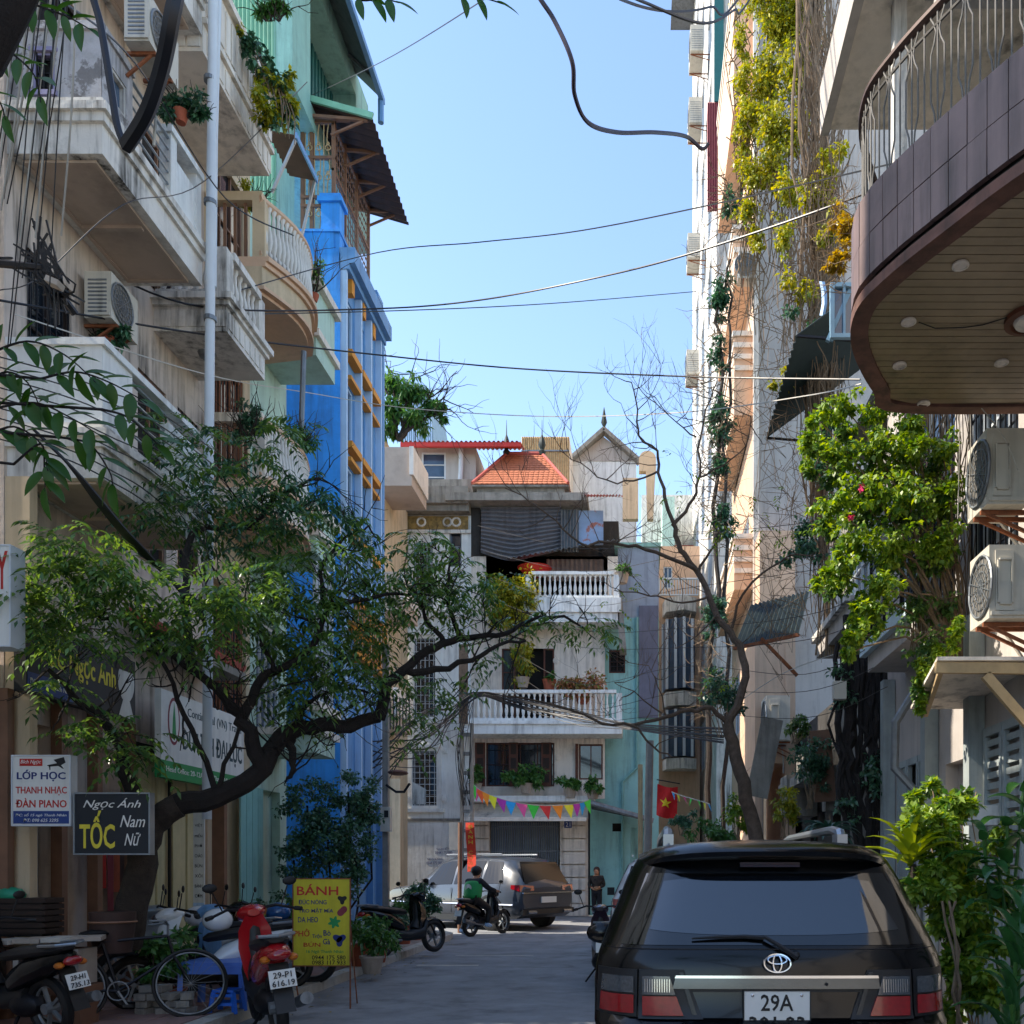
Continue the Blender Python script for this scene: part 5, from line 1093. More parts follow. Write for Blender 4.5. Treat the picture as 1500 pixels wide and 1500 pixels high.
zs_ = [.3, .4, .5, .62, .74, .79, .83, .9, 1.0, 1.08, 1.14, 1.2, 1.3, 1.4, 1.5, 1.58, 1.64, 1.67, 1.7, 1.715, 1.725]
us = [math.sin(math.pi/2*k/14) for k in range(-14, 15)]
rows_ = []
for z in zs_:
    h = hw(z); L_ = [(-h, y) for y in (4.4, 3.6, 2.6, 1.6, .9)]+[(u*h, rear(u*h, z)) for u in us]+[(h, y) for y in (.9, 1.6, 2.6, 3.6, 4.4)]
    if z > 1.2: f = (z-1.2)/.5; L_ = [(x, y if y < 3 else y-1.3*f) for x, y in L_]
    rows_.append([suvp(x, y, z) for x, y in L_])
n = len(rows_[0]); vs = [v for r in rows_ for v in r]; fs = [(j*n+i, j*n+i+1, (j+1)*n+i+1, (j+1)*n+i) for j in range(len(rows_)-1) for i in range(n-1)]
top = len(vs)-n; h2 = n//2
crown = []
for i in range(1, h2): # roof strips
    a = rows_[-1][i]; b = rows_[-1][n-1-i]
# roof grid
NR = 9; g0 = len(vs)
for i in range(0, h2+1):
    a = rows_[-1][i]; b = rows_[-1][n-1-i]
    for k in range(NR): f = k/(NR-1); p = a.lerp(b, f); p.z += .035*math.sin(math.pi*f)*min(1, max(0, (p.y-SUVY-.45))/.3); vs.append(p)
for i in range(h2):
    for k in range(NR-1): fs.append((g0+i*NR+k, g0+i*NR+k+1, g0+(i+1)*NR+k+1, g0+(i+1)*NR+k))
fs.append(tuple(j*n for j in range(len(rows_)))+tuple(j*n+n-1 for j in reversed(range(len(rows_)))))
MB().add(vs, fs).build('body', M_BPAINT, t, True)
def patch(name, C, off, m_, nx=10, nz=6, th=.01, par=None, f=None, smooth=True):
    """C: 4 corners (x,z) bl, br, tr, tl on the rear surface"""
    vs = []; fs = []
    for lay, o_ in ((0, off), (1, off-th)):
        for j in range(nz+1):
            for i in range(nx+1):
                u = i/nx; v = j/nz; x = (C[0][0]*(1-u)+C[1][0]*u)*(1-v)+(C[3][0]*(1-u)+C[2][0]*u)*v; z = (C[0][1]*(1-u)+C[1][1]*u)*(1-v)+(C[3][1]*(1-u)+C[2][1]*u)*v
                if f: x, z = f(x, z, u, v)
                vs.append(suvp(x, rear(x, z)-o_, z))
    A = (nx+1); K = A*(nz+1)
    for j in range(nz):
        for i in range(nx): q = (j*A+i, j*A+i+1, (j+1)*A+i+1, (j+1)*A+i); fs += [q, tuple(K+k for k in q[::-1])]
    ed = [i for i in range(A)]+[j*A+nx for j in range(1, nz+1)]+[nz*A+i for i in range(nx-1, -1, -1)]+[j*A for j in range(nz-1, 0, -1)]
    for a, b in zip(ed, ed[1:]+ed[:1]): fs.append((a, b, K+b, K+a))
    return MB().add(vs, fs).build(name, m_, par or t, smooth)
def SX(px, z): # pixel x -> local x on rear surface
    y = SUVY+interp(YRt, z); return (px-VX)*y/F-SUVX
def SZ(py, zg=1.2):
    z = zg
    for _ in range(6): z = EYE+(VY-py)*(SUVY+interp(YRt, z)+.02)/F
    return z
M_RGLASS = mat('rear_glass', '#0b1016', .03, var=.05, spec=1.0, coat=1.0)
zg0, zg1 = SZ(1384), SZ(1279)
patch('rear_window', [(-.80, zg0), (.80, zg0), (.66, zg1), (-.66, zg1)], .004, mat('black_glass_border', '#0a0b0c', .08, coat=.8), 24, 10, .012)
def curv(x, z, u, v): return x, z-.03*(2*u-1)**2*(1-v)*0+(.028*abs(2*u-1)**3)*(1 if v < .5 else -1)*abs(2*v-1)
patch('rear_pane', [(SX(952, zg0)-.0, zg0+.05), (SX(1322, zg0), zg0+.05), (SX(1272, zg1), zg1-.015), (SX(972, zg1), zg1-.015)], .007, M_RGLASS, 24, 10, .008, f=curv)
# defroster dots/frit + seam
s = MB(); pts = [suvp(x, rear(x, zg0-.02)-.002, zg0-.02) for x in np.linspace(-hw(zg0)*.97, hw(zg0)*.97, 30)]; s.tube(pts, .0035, 4); s.build('tailgate_seam', M_IRON, t)
# spoiler
s = MB(); zsq = 1.675; vs = []; NN = 20
prof = [(-.09, zsq-.03), (-.10, zsq-.005), (-.06, zsq+.025), (.12, zsq+.055), (.14, zsq-.05), (-.02, zsq-.045)]
for i in range(NN+1):
    u = -1+2*i/NN; x = u*.70; dy = .30*abs(u)**6+.04*u*u; dz = -.055*abs(u)**5
    for (py_, pz) in prof: vs.append(suvp(x, .33+py_+dy, pz+dz+.012*(1-u*u)))
k = len(prof); fs = [(i*k+j, i*k+(j+1) % k, (i+1)*k+(j+1) % k, (i+1)*k+j) for i in range(NN) for j in range(k)]+[tuple(range(k)), tuple(NN*k+j for j in range(k))]
s.add(vs, fs); s.build('spoiler', M_BPAINT, t, True)
MB().add([suvp(x, .33+.06+.30*abs(x/.70)**6, z) for z in (zsq-.095, zsq-.05) for x in np.linspace(-.6, .6, 12)], [(i, i+1, 13+i, 12+i) for i in range(11)]).build('spoiler_underside', M_PLAST, t)
patch('brake_light', [(-.16, zsq-.075), (.16, zsq-.075), (.16, zsq-.05), (-.16, zsq-.05)], .05, mat('dark_red_lens', '#2a0508', .2), 6, 2, .02)
# chrome strip: body colour darkened, thin bright line set in as its highlight
za, zb_ = SZ(1447, 1.0), SZ(1428, 1.05)
patch('chrome_strip', [(SX(985, 1.0), za), (SX(1288, 1.0), za), (SX(1285, 1.0), zb_), (SX(990, 1.0), zb_)], .03, mat('darkened_chrome', '#5d6266', .22, .9, var=.05), 16, 3, .03); patch('chrome_highlight', [(SX(988, 1.0), zb_-.012), (SX(1286, 1.0), zb_-.012), (SX(1285, 1.0), zb_+.002), (SX(990, 1.0), zb_+.002)], .036, M_CHROME, 16, 2, .006)
patch('strip_recess', [(SX(990, 1.0), za-.018), (SX(1284, 1.0), za-.018), (SX(1284, 1.0), za-.001), (SX(990, 1.0), za-.001)], .012, M_PLAST, 10, 1, .012)
# tail lights: housings, lens pieces
def lamp(pxs, mirror):
    pass
for sg in (-1, 1):
    def q(a, b): return (sg*a, b)
    def C4(x0b, x1b, x1t, x0t, z0, z1, sh=0): return [q(x0b, z0), q(x1b, z0+sh), q(x1t, z1+sh), q(x0t, z1)]
    zl0, zl1 = SZ(1492, .9), SZ(1420, 1.05)
    patch('tail_light_housing', C4(.375, .705, .70, .47, zl0, zl1), .012, M_PLAST, 10, 6, .02)
    patch('tail_light_trim', C4(.405, .43, .495, .475, zl0+.02, zl1-.012), .022, mat('dark_trim', '#3a3d40', .3, .6), 2, 5, .01)
    patch('red_lens', C4(.475, .685, .685, .512, SZ(1486, .9), SZ(1458, .95)), .035, M_REDL, 8, 3, .025)
    patch('clear_lens', C4(.516, .685, .685, .545, SZ(1456, .95), SZ(1429, 1.0)), .033, M_CLEARL, 8, 3, .02)
    for i in range(11): patch('lens_rib', C4(.545+i*.0125, .548+i*.0125, .548+i*.0125, .545+i*.0125, SZ(1452, .95), SZ(1433, 1.0)), .037, M_CHROME, 1, 1, .004)
    patch('outer_light_housing', C4(.715, .93, .92, .71, zl0+.01, zl1), .012, M_PLAST, 10, 5, .02)
    patch('red_lens', C4(.73, .91, .905, .73, SZ(1484, .9), SZ(1457, .95)), .024, M_REDL, 8, 3, .016)
    patch('clear_lens', C4(.73, .905, .895, .73, SZ(1454, .95), SZ(1430, 1.0)), .024, M_CLEARL, 8, 3, .016)
# plate
pf = Fr((0, SUVY+.075, 0), (1, 0, 0), (0, -1, 0)); pc = xx(1138, SUVY+.07); z1 = zz(1452, SUVY+.07); s = MB(); s.fb(pf, pc-.166, pc+.166, z1-.25, z1, -.02, .012); plate = s.build('number_plate', M_PLATE, t)
s = MB(); s.fb(pf, pc-.17, pc+.17, z1-.256, z1-.251, -.02, .016).fb(pf, pc-.17, pc+.17, z1+.001, z1+.008, -.02, .016).fb(pf, pc-.172, pc-.167, z1-.25, z1, -.02, .016).fb(pf, pc+.167, pc+.172, z1-.25, z1, -.02, .016); s.build('plate_frame', M_PLAST, plate)
text('29A', pf, pc+.0, z1-.058, .013, .165, .085, M_INK, plate, bold=.012); text('301.93', pf, pc, z1-.172, .013, .285, .09, M_INK, plate, bold=.012)
for dx in (-.125, .125): MB().lathe([(.008, 0), (.008, .004), (.003, .006)], pf.p(pc+dx, z1-.02, .012), 8, Matrix.Rotation(math.radians(90), 3, 'X')).build('plate_bolt', M_CHROME, plate)
# emblem: three ellipses
ec = (xx(1137, SUVY+.13)-SUVX, zz(1410, SUVY+.13))
def ell(mb, cx_, cz_, rx, rz, r=.0055):
    mb.tube([suvp(cx_+rx*math.cos(a), rear(cx_, cz_+rz*math.sin(a))-.022, cz_+rz*math.sin(a)) for a in [2*math.pi*i/36 for i in range(36)]], r, 6, True)
s = MB(); ell(s, ec[0], ec[1], .068, .046, .0062); ell(s, ec[0], ec[1], .022, .043); ell(s, ec[0], ec[1]+.017, .048, .0205); s.build('emblem', M_CHROME, t, True)
# wiper
W0 = [(1013, 1372), (1050, 1370), (1090, 1369), (1118, 1371), (1140, 1384), (1166, 1401)]
pts = []
for px, py in W0: z = SZ(py, 1.2); x = SX(px, z); pts.append(suvp(x, rear(x, z)-.045, z))
MB().tube(pts[3:], [.010, .012, .016], 6).build('wiper_arm', M_PLAST, t, True); MB().tube([p+Vector((0, .012, -.006)) for p in pts[:4]], [.005, .009, .011, .012], 6).build('wiper_blade', M_PLAST, t, True)
z = SZ(1398, 1.15); MB().lathe([(.022, 0), (.02, .03), (.01, .035)], suvp(SX(1165, z), rear(0, z)-.0, z), 12, Matrix.Rotation(math.radians(90), 3, 'X')).build('wiper_pivot', M_PLAST, t)
MB().lathe([(.009, 0), (.008, .012)], suvp(SX(1209, 1.0), rear(.2, 1.0)-.03, SZ(1440, 1.0)), 8, Matrix.Rotation(math.radians(90), 3, 'X')).build('lock', M_BLACK, t)
# roof racks
for sg, x in ((-1, -.53), (1, .48)):
    s = MB(); pr = [(.75, 1.715), (.80, 1.80), (1.0, 1.825), (2.6, 1.825), (2.8, 1.80), (2.9, 1.72)]
    s.tube([suvp(x*(1-.0*k), y, z) for k, (y, z) in enumerate(pr)], [.03, .032, .026, .024, .026, .028], 8); s.build('roof_rack', M_SILVER, t, True)
    s = MB(); s.ob(suvp(x, .80, 1.75), .06, .14, .08); s.build('rack_foot', M_SILVER, t)
# bumper, mirrors, side glass, wheels
patch('bumper', [(-.9, .4), (.9, .4), (.9, .76), (-.9, .76)], .035, M_BPAINT, 24, 4, .05)
for sg in (-1, 1):
    s = MB(); s.sphere(suvp(sg*1.02, 3.1, 1.05), .12, .06, .09, 10, 6); s.bar(suvp(sg*.88, 3.1, 1.0), suvp(sg*1.0, 3.1, 1.02), .05); s.build('side_mirror', M_BPAINT, t, True)
    s = MB()
    for y0, y1 in ((.75, 1.35), (1.42, 2.25), (2.32, 3.0)): 
        s.add([suvp(sg*(hw(z)+.006), y, z) for z, ya, yb in ((1.16, y0, y1), (1.56, y0+.1, y1-.05)) for y in (ya, yb)], [(0, 1, 3, 2)])
    s.build('side_window', M_RGLASS, t)
    for y in (1.0, 3.75): wheel(t, suvp(sg*.78, y, .37), .37, .25, sg)
    s = MB()
    for i in range(13): a = math.pi*i/12; b = math.pi*(i+.99)/12; s.bar(suvp(sg*.90, 1.0+.45*math.cos(a), .37+.45*math.sin(a)), suvp(sg*.90, 1.0+.45*math.cos(b), .37+.45*math.sin(b)), .06, .05)
    s.build('wheel_arch', M_PLAST, t)
# --- generic car by stations
def car(name, label, cat, loc, rz, stations, m_, hwl, rear_kind='suv', W=.93, scale=1.0, plate='', group=None):
    """stations: (y, z_low, z_belt, z_top, w_low, w_top) from rear to front, local"""
    t = thing(name, label, cat, (0, 0, 0), group); NP = 9; vs = []; fs = []
    for (y, zl, zb, zt, wl, wt) in stations:
        half = [(0, zl), (wl*.9, zl), (wl, zl+.12), (wl*1.01, (zl+zb)/2), (wl*.98, zb), (wt+(wl*.98-wt)*.45, zb+(zt-zb)*.55), (wt+.02, zt-(zt-zb)*.12), (wt*.82, zt), (0, zt+.02)]
        for x, z in half: vs.append((x, y, z))
        for x, z in reversed(half[1:-1]): vs.append((-x, y, z))
    K = 16
    for i in range(len(stations)-1):
        for k in range(K): fs.append((i*K+k, i*K+(k+1) % K, (i+1)*K+(k+1) % K, (i+1)*K+k))
    fs.append(tuple(range(K))); fs.append(tuple((len(stations)-1)*K+k for k in range(K)))
    MB().add(vs, fs).build('body', m_, t, True)
    return t
def st_interp(st, y):
    for a, b in zip(st, st[1:]):
        if a[0] <= y <= b[0]: f = (y-a[0])/(b[0]-a[0]); return [p+(q-p)*f for p, q in zip(a, b)]
    return list(st[-1] if y > st[-1][0] else st[0])
ST = [(0, .55, .95, 1.0, .86, .80), (.05, .38, .98, 1.12, .93, .78), (.22, .3, 1.04, 1.36, .96, .72), (.5, .28, 1.06, 1.66, .97, .66), (.75, .28, 1.06, 1.71, .98, .66), (1.6, .28, 1.04, 1.75, .985, .67), (2.5, .28, 1.02, 1.74, .985, .67), (3.0, .28, 1.01, 1.62, .985, .68), (3.5, .28, 1.0, 1.18, .98, .70), (3.75, .28, .99, 1.07, .97, .78), (4.5, .32, .92, .98, .93, .78), (4.85, .4, .8, .84, .84, .7), (4.95, .5, .7, .74, .7, .6)]
def suv_side(t, st, m_glass=M_TINT):
    for sg in (-1, 1):
        for (y0, y1, e0, e1) in ((.55, 1.25, .25, 0), (1.33, 2.2, 0, 0), (2.28, 3.3, 0, .55)):
            vs = []
            N_ = 5
            for i in range(N_+1):
                for f_ in (.08, .86):
                    y = y0+(y1-y0)*i/N_; y += (e0*f_*(1-i/N_))-(e1*f_*(i/N_)); S_ = st_interp(st, y); zb, zt, wl, wt = S_[2], S_[3], S_[4], S_[5]
                    z = zb+(zt-zb)*f_; w0 = wl*.98; w1 = wt+(wl*.98-wt)*.45; x = w0+(w1-w0)*(f_/.55) if f_ < .55 else w1+(wt+.02-w1)*((f_-.55)/.33)
                    vs.append((sg*(x+.012), y, z))
            MB().add(vs, [(2*i, 2*i+1, 2*i+3, 2*i+2) for i in range(N_)]).build('side_window', m_glass, t)
        s = MB(); s.tube([(sg*.99, y, .62) for y in (.2, 1.5, 3, 4.6)], .02, 5); s.build('side_trim', M_CHROME, t)
        MB().tube([(sg*.62, y, 1.80+.0*y) for y in (.9, 1.0, 2.6, 2.8)], .02, 6).build('roof_rail', M_SILVER, t)
        s = MB(); s.box(min(sg*.99, sg*1.13), max(sg*.99, sg*1.13), 3.05, 3.15, 1.05, 1.2); s.build('side_mirror', M_BLACK, t)
        for y in (.95, 3.85):
            wheel(t, (sg*.85, y, .37), .37, .24, sg)
            s = MB(); N_ = 12
            for i in range(N_): a = math.pi*i/N_; b = math.pi*(i+1)/N_; s.bar((sg*.975, y+.42*math.cos(a), .40+.42*math.sin(a)), (sg*.975, y+.42*math.cos(b), .40+.42*math.sin(b)), .05, .06)
            s.build('wheel_arch', M_PLAST, t)
        s = MB(); s.box(min(sg*.80, sg*.992), max(sg*.80, sg*.992), 1.3, 3.5, .22, .36); s.build('sill', M_PLAST, t)
        for yy in (1.29, 2.24): MB().box(min(sg*.988, sg*.996), max(sg*.988, sg*.996), yy, yy+.012, .4, 1.0).build('door_gap', M_BLACK, t)
t = car('turning_suv', 'brown grey suv seen from its rear corner across the junction', 'car', (0, 0, 0), 0, ST, M_GCAR, None); TS = t
suv_side(t, ST)
MB().add([(x*f_, y-.012, z) for (y, z, f_) in ((.05+.02, 1.10, .78), (.33, 1.62, .64)) for x in (-1, 1)]+[(x*f_, y-.03, z) for (y, z, f_) in ((.07, 1.10, .76), (.35, 1.62, .62)) for x in (-1, 1)], [(0, 1, 3, 2), (4, 5, 7, 6)]).build('rear_window', M_TINT, t)
for sg in (-1, 1): MB().add([(sg*.5, -.012, .95), (sg*.5, -.005, 1.06), (sg*.93, .04, 1.08), (sg*.955, .3, 1.08), (sg*.96, .3, .99), (sg*.93, .03, .93)], [(0, 1, 2, 5), (5, 2, 3, 4)]).build('tail_light', M_REDL, t)
MB().box(-.88, .88, -.03, .0, .88, .91).build('chrome_strip', M_CHROME, t); MB().box(-.26, .26, -.035, -.005, .66, .80).build('number_plate', M_PLATE, t)
MB().box(-.9, .9, -.04, .06, .40, .52).build('bumper', M_PLAST, t)
for sg in (-1, 1): MB().tube([(sg*.62-.14, -.05, .45), (sg*.62+.14, -.05, .45)], .045, 8).build('exhaust', M_CHROME, t)
ang = math.radians(54); t.scale = (1.07,)*3; t.location = (xx(803, 23.3), 23.3, 0); t.rotation_euler = (0, 0, ang)
t = copy_thing(TS, (xx(896, 14.), 13.6, 0), 0.05, 'white car mostly hidden behind the black suv', None); t.name = 'white_car'
for c in KIDS(t):
    if c.name.startswith('body'): c.data = c.data.copy(); c.data.materials[0] = M_WCAR
t.location = (xx(928, 15.)+.6, 15., 0); t.rotation_euler = (0, 0, 0)
# --- motorbikes. local: forward +Y, wheel contact z=0
def motorbike(name, label, paint, plate, loc, rz, lean=.0, detail=True, group='parked motorbikes', trim=M_SILVER, helmet=None, seat=M_PLAST):
    t = thing(name, label, 'motorbike', (0, 0, 0), group)
    for y in (.0, 1.25):
        c = Vector((0, y, .28)); Q = Vector((1, 0, 0)).to_track_quat('Z', 'Y').to_matrix()
        o = MB().tube([c+Vector((0, .245*math.cos(a), .245*math.sin(a))) for a in [2*math.pi*i/26 for i in range(26)]], .048, 8, True).build('tyre', M_BLACK, t, True)
        s = MB(); s.tube([c+Vector((0, .2*math.cos(a), .2*math.sin(a))) for a in [2*math.pi*i/22 for i in range(22)]], .014, 6, True)
        for i in range(5): a = 2*math.pi*i/5; s.bar(c, c+Vector((0, .2*math.cos(a), .2*math.sin(a))), .03, .025)
        s.lathe([(.05, -.06), (.05, .06)], c, 10, Q); s.build('rim', M_TIN, o)
    # body shells as lofts of ellipses along y: (y, zc, rx, rz)
    def loft(mb, secs, n=12):
        vs = [(rx*math.cos(a)*(1), y, zc+rz*math.sin(a)) for (y, zc, rx, rz) in secs for a in [2*math.pi*k/n for k in range(n)]]
        fs = [(i*n+k, i*n+(k+1) % n, (i+1)*n+(k+1) % n, (i+1)*n+k) for i in range(len(secs)-1) for k in range(n)]+[tuple(range(n)), tuple((len(secs)-1)*n+k for k in range(n))]
        return mb.add(vs, fs)
    loft(MB(), [(-.42, .76, .03, .02), (-.34, .75, .09, .07), (-.15, .70, .13, .11), (.15, .62, .14, .14), (.4, .52, .13, .12), (.5, .46, .08, .08)]).build('rear_fairing', paint, t, True)
    loft(MB(), [(-.36, .84, .06, .02), (-.3, .83, .10, .05), (0, .80, .13, .06), (.35, .76, .12, .06), (.55, .73, .09, .05), (.6, .72, .04, .02)]).build('seat', seat, t, True)
    loft(MB(), [(.25, .38, .10, .10), (.6, .32, .12, .09), (.95, .36, .12, .12), (1.02, .5, .12, .14)]).build('floor_fairing', M_PLAST, t, True)
    s = MB(); vs = []
    for (z, w_, y, dp) in ((.30, .06, .96, .14), (.5, .12, .98, .16), (.7, .145, 1.0, .16), (.85, .13, .97, .13), (.98, .07, .9, .1)):
        vs += [(-w_, y-dp, z), (-w_*.6, y+.02, z), (0, y+.06, z), (w_*.6, y+.02, z), (w_, y-dp, z)]
    s.add(vs, [(j*5+i, j*5+i+1, j*5+i+6, j*5+i+5) for j in range(4) for i in range(4)]+[(j*5+4, j*5, j*5+5, j*5+9) for j in range(4)]); s.build('front_shield', paint, t, True)
    MB().tube([(0, .80, .42), (0, .90, .6), (0, .90, .93)], [.10, .09, .07], 10).build('inner_shield', M_PLAST, t, True)
    loft(MB(), [(.78, 1.0, .05, .03), (.86, 1.0, .12, .07), (.98, .98, .13, .08), (1.06, .95, .07, .05)]).build('headstock', paint, t, True)
    MB().sphere((0, 1.05, .94), .08, .05, .055, 10, 6).build('headlight', M_CLEARL, t, True)
    s = MB(); s.tube([(-.33, .74, 1.0), (-.2, .86, 1.04), (0, .9, 1.02), (.2, .86, 1.04), (.33, .74, 1.0)], .013, 6); s.tube([(.0, .95, .9), (.0, 1.12, .5)], .03, 6); s.tube([(-.07, 1.12, .5), (-.07, 1.25, .28)], .018, 6); s.tube([(.07, 1.12, .5), (.07, 1.25, .28)], .018, 6); s.build('handlebar', M_IRON, t, True)
    for sg in (-1, 1):
        MB().tube([(sg*.33, .74, 1.0), (sg*.38, .70, .99)], .02, 7).build('grip', M_BLACK, t)
        s = MB(); s.tube([(sg*.24, .84, 1.04), (sg*.3, .82, 1.2)], .006, 5); s.sphere((sg*.32, .81, 1.24), .06, .015, .04, 10, 5); s.build('mirror', M_BLACK, t, True)
        MB().sphere((sg*.1, -.36, .70), .04, .05, .03, 8, 5).build('indicator', mat('amber_lens', '#b5651a', .3), t, True)
    s = MB(); N_ = 8; s.add([(x, .28*math.cos(a)*1.08+0*x+1.25, .28+.31*math.sin(a)) for a in [math.radians(20+i*130/N_) for i in range(N_+1)] for x in (-.06, 0, .06)], [(3*i+k, 3*i+k+1, 3*i+k+4, 3*i+k+3) for i in range(N_) for k in (0, 1)]); s.build('front_mudguard', paint, t, True)
    s = MB(); s.add([(x, y, z) for y, z in ((-.30, .66), (-.36, .52), (-.42, .40), (-.46, .30)) for x in (-.07, .07)]+[(x, y+.02, z) for y, z in ((-.30, .66), (-.36, .52), (-.42, .40), (-.46, .30)) for x in (-.07, .07)], [(2*i, 2*i+1, 2*i+3, 2*i+2) for i in range(3)]+[(8+2*i, 9+2*i, 11+2*i, 10+2*i) for i in range(3)]); s.build('rear_mudguard', M_PLAST, t)
    MB().sphere((0, -.40, .73), .09, .05, .045, 10, 6).build('tail_light', M_REDL, t, True)
    s = MB(); s.tube([(.12, .35, .25), (.14, .1, .27), (.15, -.05, .3)], .02, 7); s.tube([(.15, -.05, .3), (.16, -.42, .38)], [.045, .05], 10); s.build('exhaust', M_TIN, t, True)
    MB().sphere((-.02, .3, .3), .12, .2, .12, 10, 6).build('engine', M_IRON, t, True)
    s = MB(); s.bar((-.08, .35, .2), (-.22, .3, .02), .02); s.build('side_stand', M_IRON, t)
    s = MB(); s.tube([(-.10, -.1, .86), (-.12, -.38, .88), (0, -.46, .88), (.12, -.38, .88), (.10, -.1, .86)], .014, 6); s.build('grab_rail', trim, t, True)
    pl = MB().add([(x, y, z) for y, z in ((-.42, .62), (-.46, .49)) for x in (-.095, .095)]+[(x, y+.006, z) for y, z in ((-.42, .62), (-.46, .49)) for x in (-.095, .095)], [(0, 1, 3, 2), (4, 5, 7, 6), (0, 1, 5, 4), (2, 3, 7, 6)]).build('number_plate', M_PLATE, t)
    pfr = Fr((0, -.443, 0), (1, 0, 0), (0, -1, 0))
    if plate: 
        for i, tx in enumerate(plate): 
            o = text(tx, pfr, 0, .585-.06*i, .012+.0*i-.01*i*0, .13 if i == 0 else .16, .045, M_INK, pl, bold=.008); o.location.y += (.012 if i == 0 else -.009); 
    if helmet: MB().sphere((0, .45, .92), .14, .16, .13, 12, 8).build('helmet', helmet, t, True)
    t.location = loc; t.rotation_euler = (0, lean, rz); return t
mb1 = motorbike('motorbike', 'red motorbike with black tail parked at the kerb before the yellow sign', M_RED, ('29-P1', '616.19'), (-3.16, 8.15, .05), math.radians(30), -.10); mb1.scale = (1.12,)*3
mb2 = motorbike('motorbike', 'black motorbike with silver tail trim in the bottom left corner', M_BPAINT, ('29-H1', '735.13'), (-4.95, 8.05, .1), math.radians(64), -.12)
mb2.scale = (.98,)*3; mb2.location.x = -5.1
mb3 = motorbike('motorbike', 'white and black motorbike behind the blue table, facing right', M_WCAR, None, (-4.2, 10.3, .1), math.radians(120), .1, seat=M_BLACK, helmet=M_WCAR)
mb4 = motorbike('motorbike', 'dark blue grey motorbike behind the white one under the climbing bush', M_BLUEG, None, (-4.3, 11.4, .1), math.radians(130), .1)
mb5 = motorbike('motorbike', 'black motorbike parked by the strap leaved plant past the yellow sign', M_BPAINT, None, (xx(565, 15.5), 15.3, .1), math.radians(-30), -.1)
mb6 = motorbike('motorbike', 'purple black motorbike peeking out left of the black suv', mat('plum_paint', '#2c1f2b', .2, coat=.8), None, (xx(882, 12.4), 12.4, 0), math.radians(4), 0)
mb7 = motorbike('motorbike', 'ridden motorbike with silver wheels in front of the turning suv', M_BPAINT, None, (0, 0, 0), 0, 0, group='ridden motorbike')
mb7.location = (xx(692, 21.4), 21.2, 0); mb7.rotation_euler = (0, -.05, math.radians(-27))
motorbike('motorbike', 'grey motorbike with white helmet parked deepest in the cluster by the tree', M_SILVER, None, (-4.75, 11.0, .1), math.radians(115), .1, helmet=M_WCAR, seat=M_BLACK)
motorbike('motorbike', 'black motorbike half hidden behind the yellow sign', M_BPAINT, None, (xx(455, 11.8), 11.9, .1), math.radians(100), .1, helmet=mat('blue_helmet', '#27548c', .25, coat=.5))
# --- bicycle
t = thing('bicycle', 'old black bicycle leaning between the plant pots and the blue table', 'bicycle', (0, 0, 0)); bi = t
for y in (0, 1.05):
    c = Vector((0, y, .34)); o = MB().tube([c+Vector((0, .33*math.cos(a), .33*math.sin(a))) for a in [2*math.pi*i/36 for i in range(36)]], .018, 7, True).build('tyre', M_BLACK, t, True)
    s = MB(); s.tube([c+Vector((0, .305*math.cos(a), .305*math.sin(a))) for a in [2*math.pi*i/36 for i in range(36)]], .009, 5, True)
    for i in range(18): a = 2*math.pi*i/18; s.bar(c+Vector((.02*(-1)**i, 0, 0)), c+Vector((0, .3*math.cos(a), .3*math.sin(a))), .003)
    s.build('rim', M_TIN, o)
s = MB(); bb = Vector((0, .42, .30)); st_ = Vector((0, .28, .78)); hd = Vector((0, .85, .82)); hb = Vector((0, .90, .62))
for a, b in ((bb, st_), (st_, hd), (bb, hb), (hb, hd), (bb, Vector((0, 0, .34))), (st_, Vector((0, 0, .34))), (hb, Vector((0, 1.05, .34)))): s.tube([a, b], .016, 6)
s.build('frame', M_IRON, t); MB().tube([(-.27, .68, .95), (-.22, .82, .96), (0, .85, .93), (.22, .82, .96), (.27, .68, .95)], .012, 6).tube([hd, (0, .85, .93)], .012, 6).build('handlebar', M_TIN, t)
MB().sphere((0, .22, .86), .09, .14, .04, 10, 6).tube([st_, (0, .26, .84)], .012, 6).build('saddle', M_BLACK, t, True)
s = MB(); s.box(-.07, .07, -.18, .2, .69, .7)
for x in (-.07, 0, .07): s.tube([(x, -.18, .705), (x, .2, .705)], .006, 4)
s.tube([(.05, 0, .34), (.05, -.1, .69)], .006, 4); s.build('rear_rack', M_TIN, t)
MB().tube([(.05, .42+.09*math.cos(a), .30+.09*math.sin(a)) for a in [2*math.pi*i/16 for i in range(16)]], .008, 5, True).build('chainring', M_TIN, t)
MB().bar((.06, .42, .3), (.06, .5, .16), .018).bar((-.06, .42, .3), (-.06, .34, .44), .018).build('crank', M_TIN, t); MB().box(.06, .15, .46, .54, .14, .165).box(-.15, -.06, .3, .38, .43, .455).build('pedal', M_BLACK, t)
MB().tube([(0, .34*math.cos(a), .34+.37*math.sin(a)) for a in [math.radians(60+i*12) for i in range(11)]], .012, 4).build('mudguard', M_IRON, t)
t.location = (xx(135, 9.1), 8.7, .1); t.rotation_euler = (0, -.12, math.radians(-62))
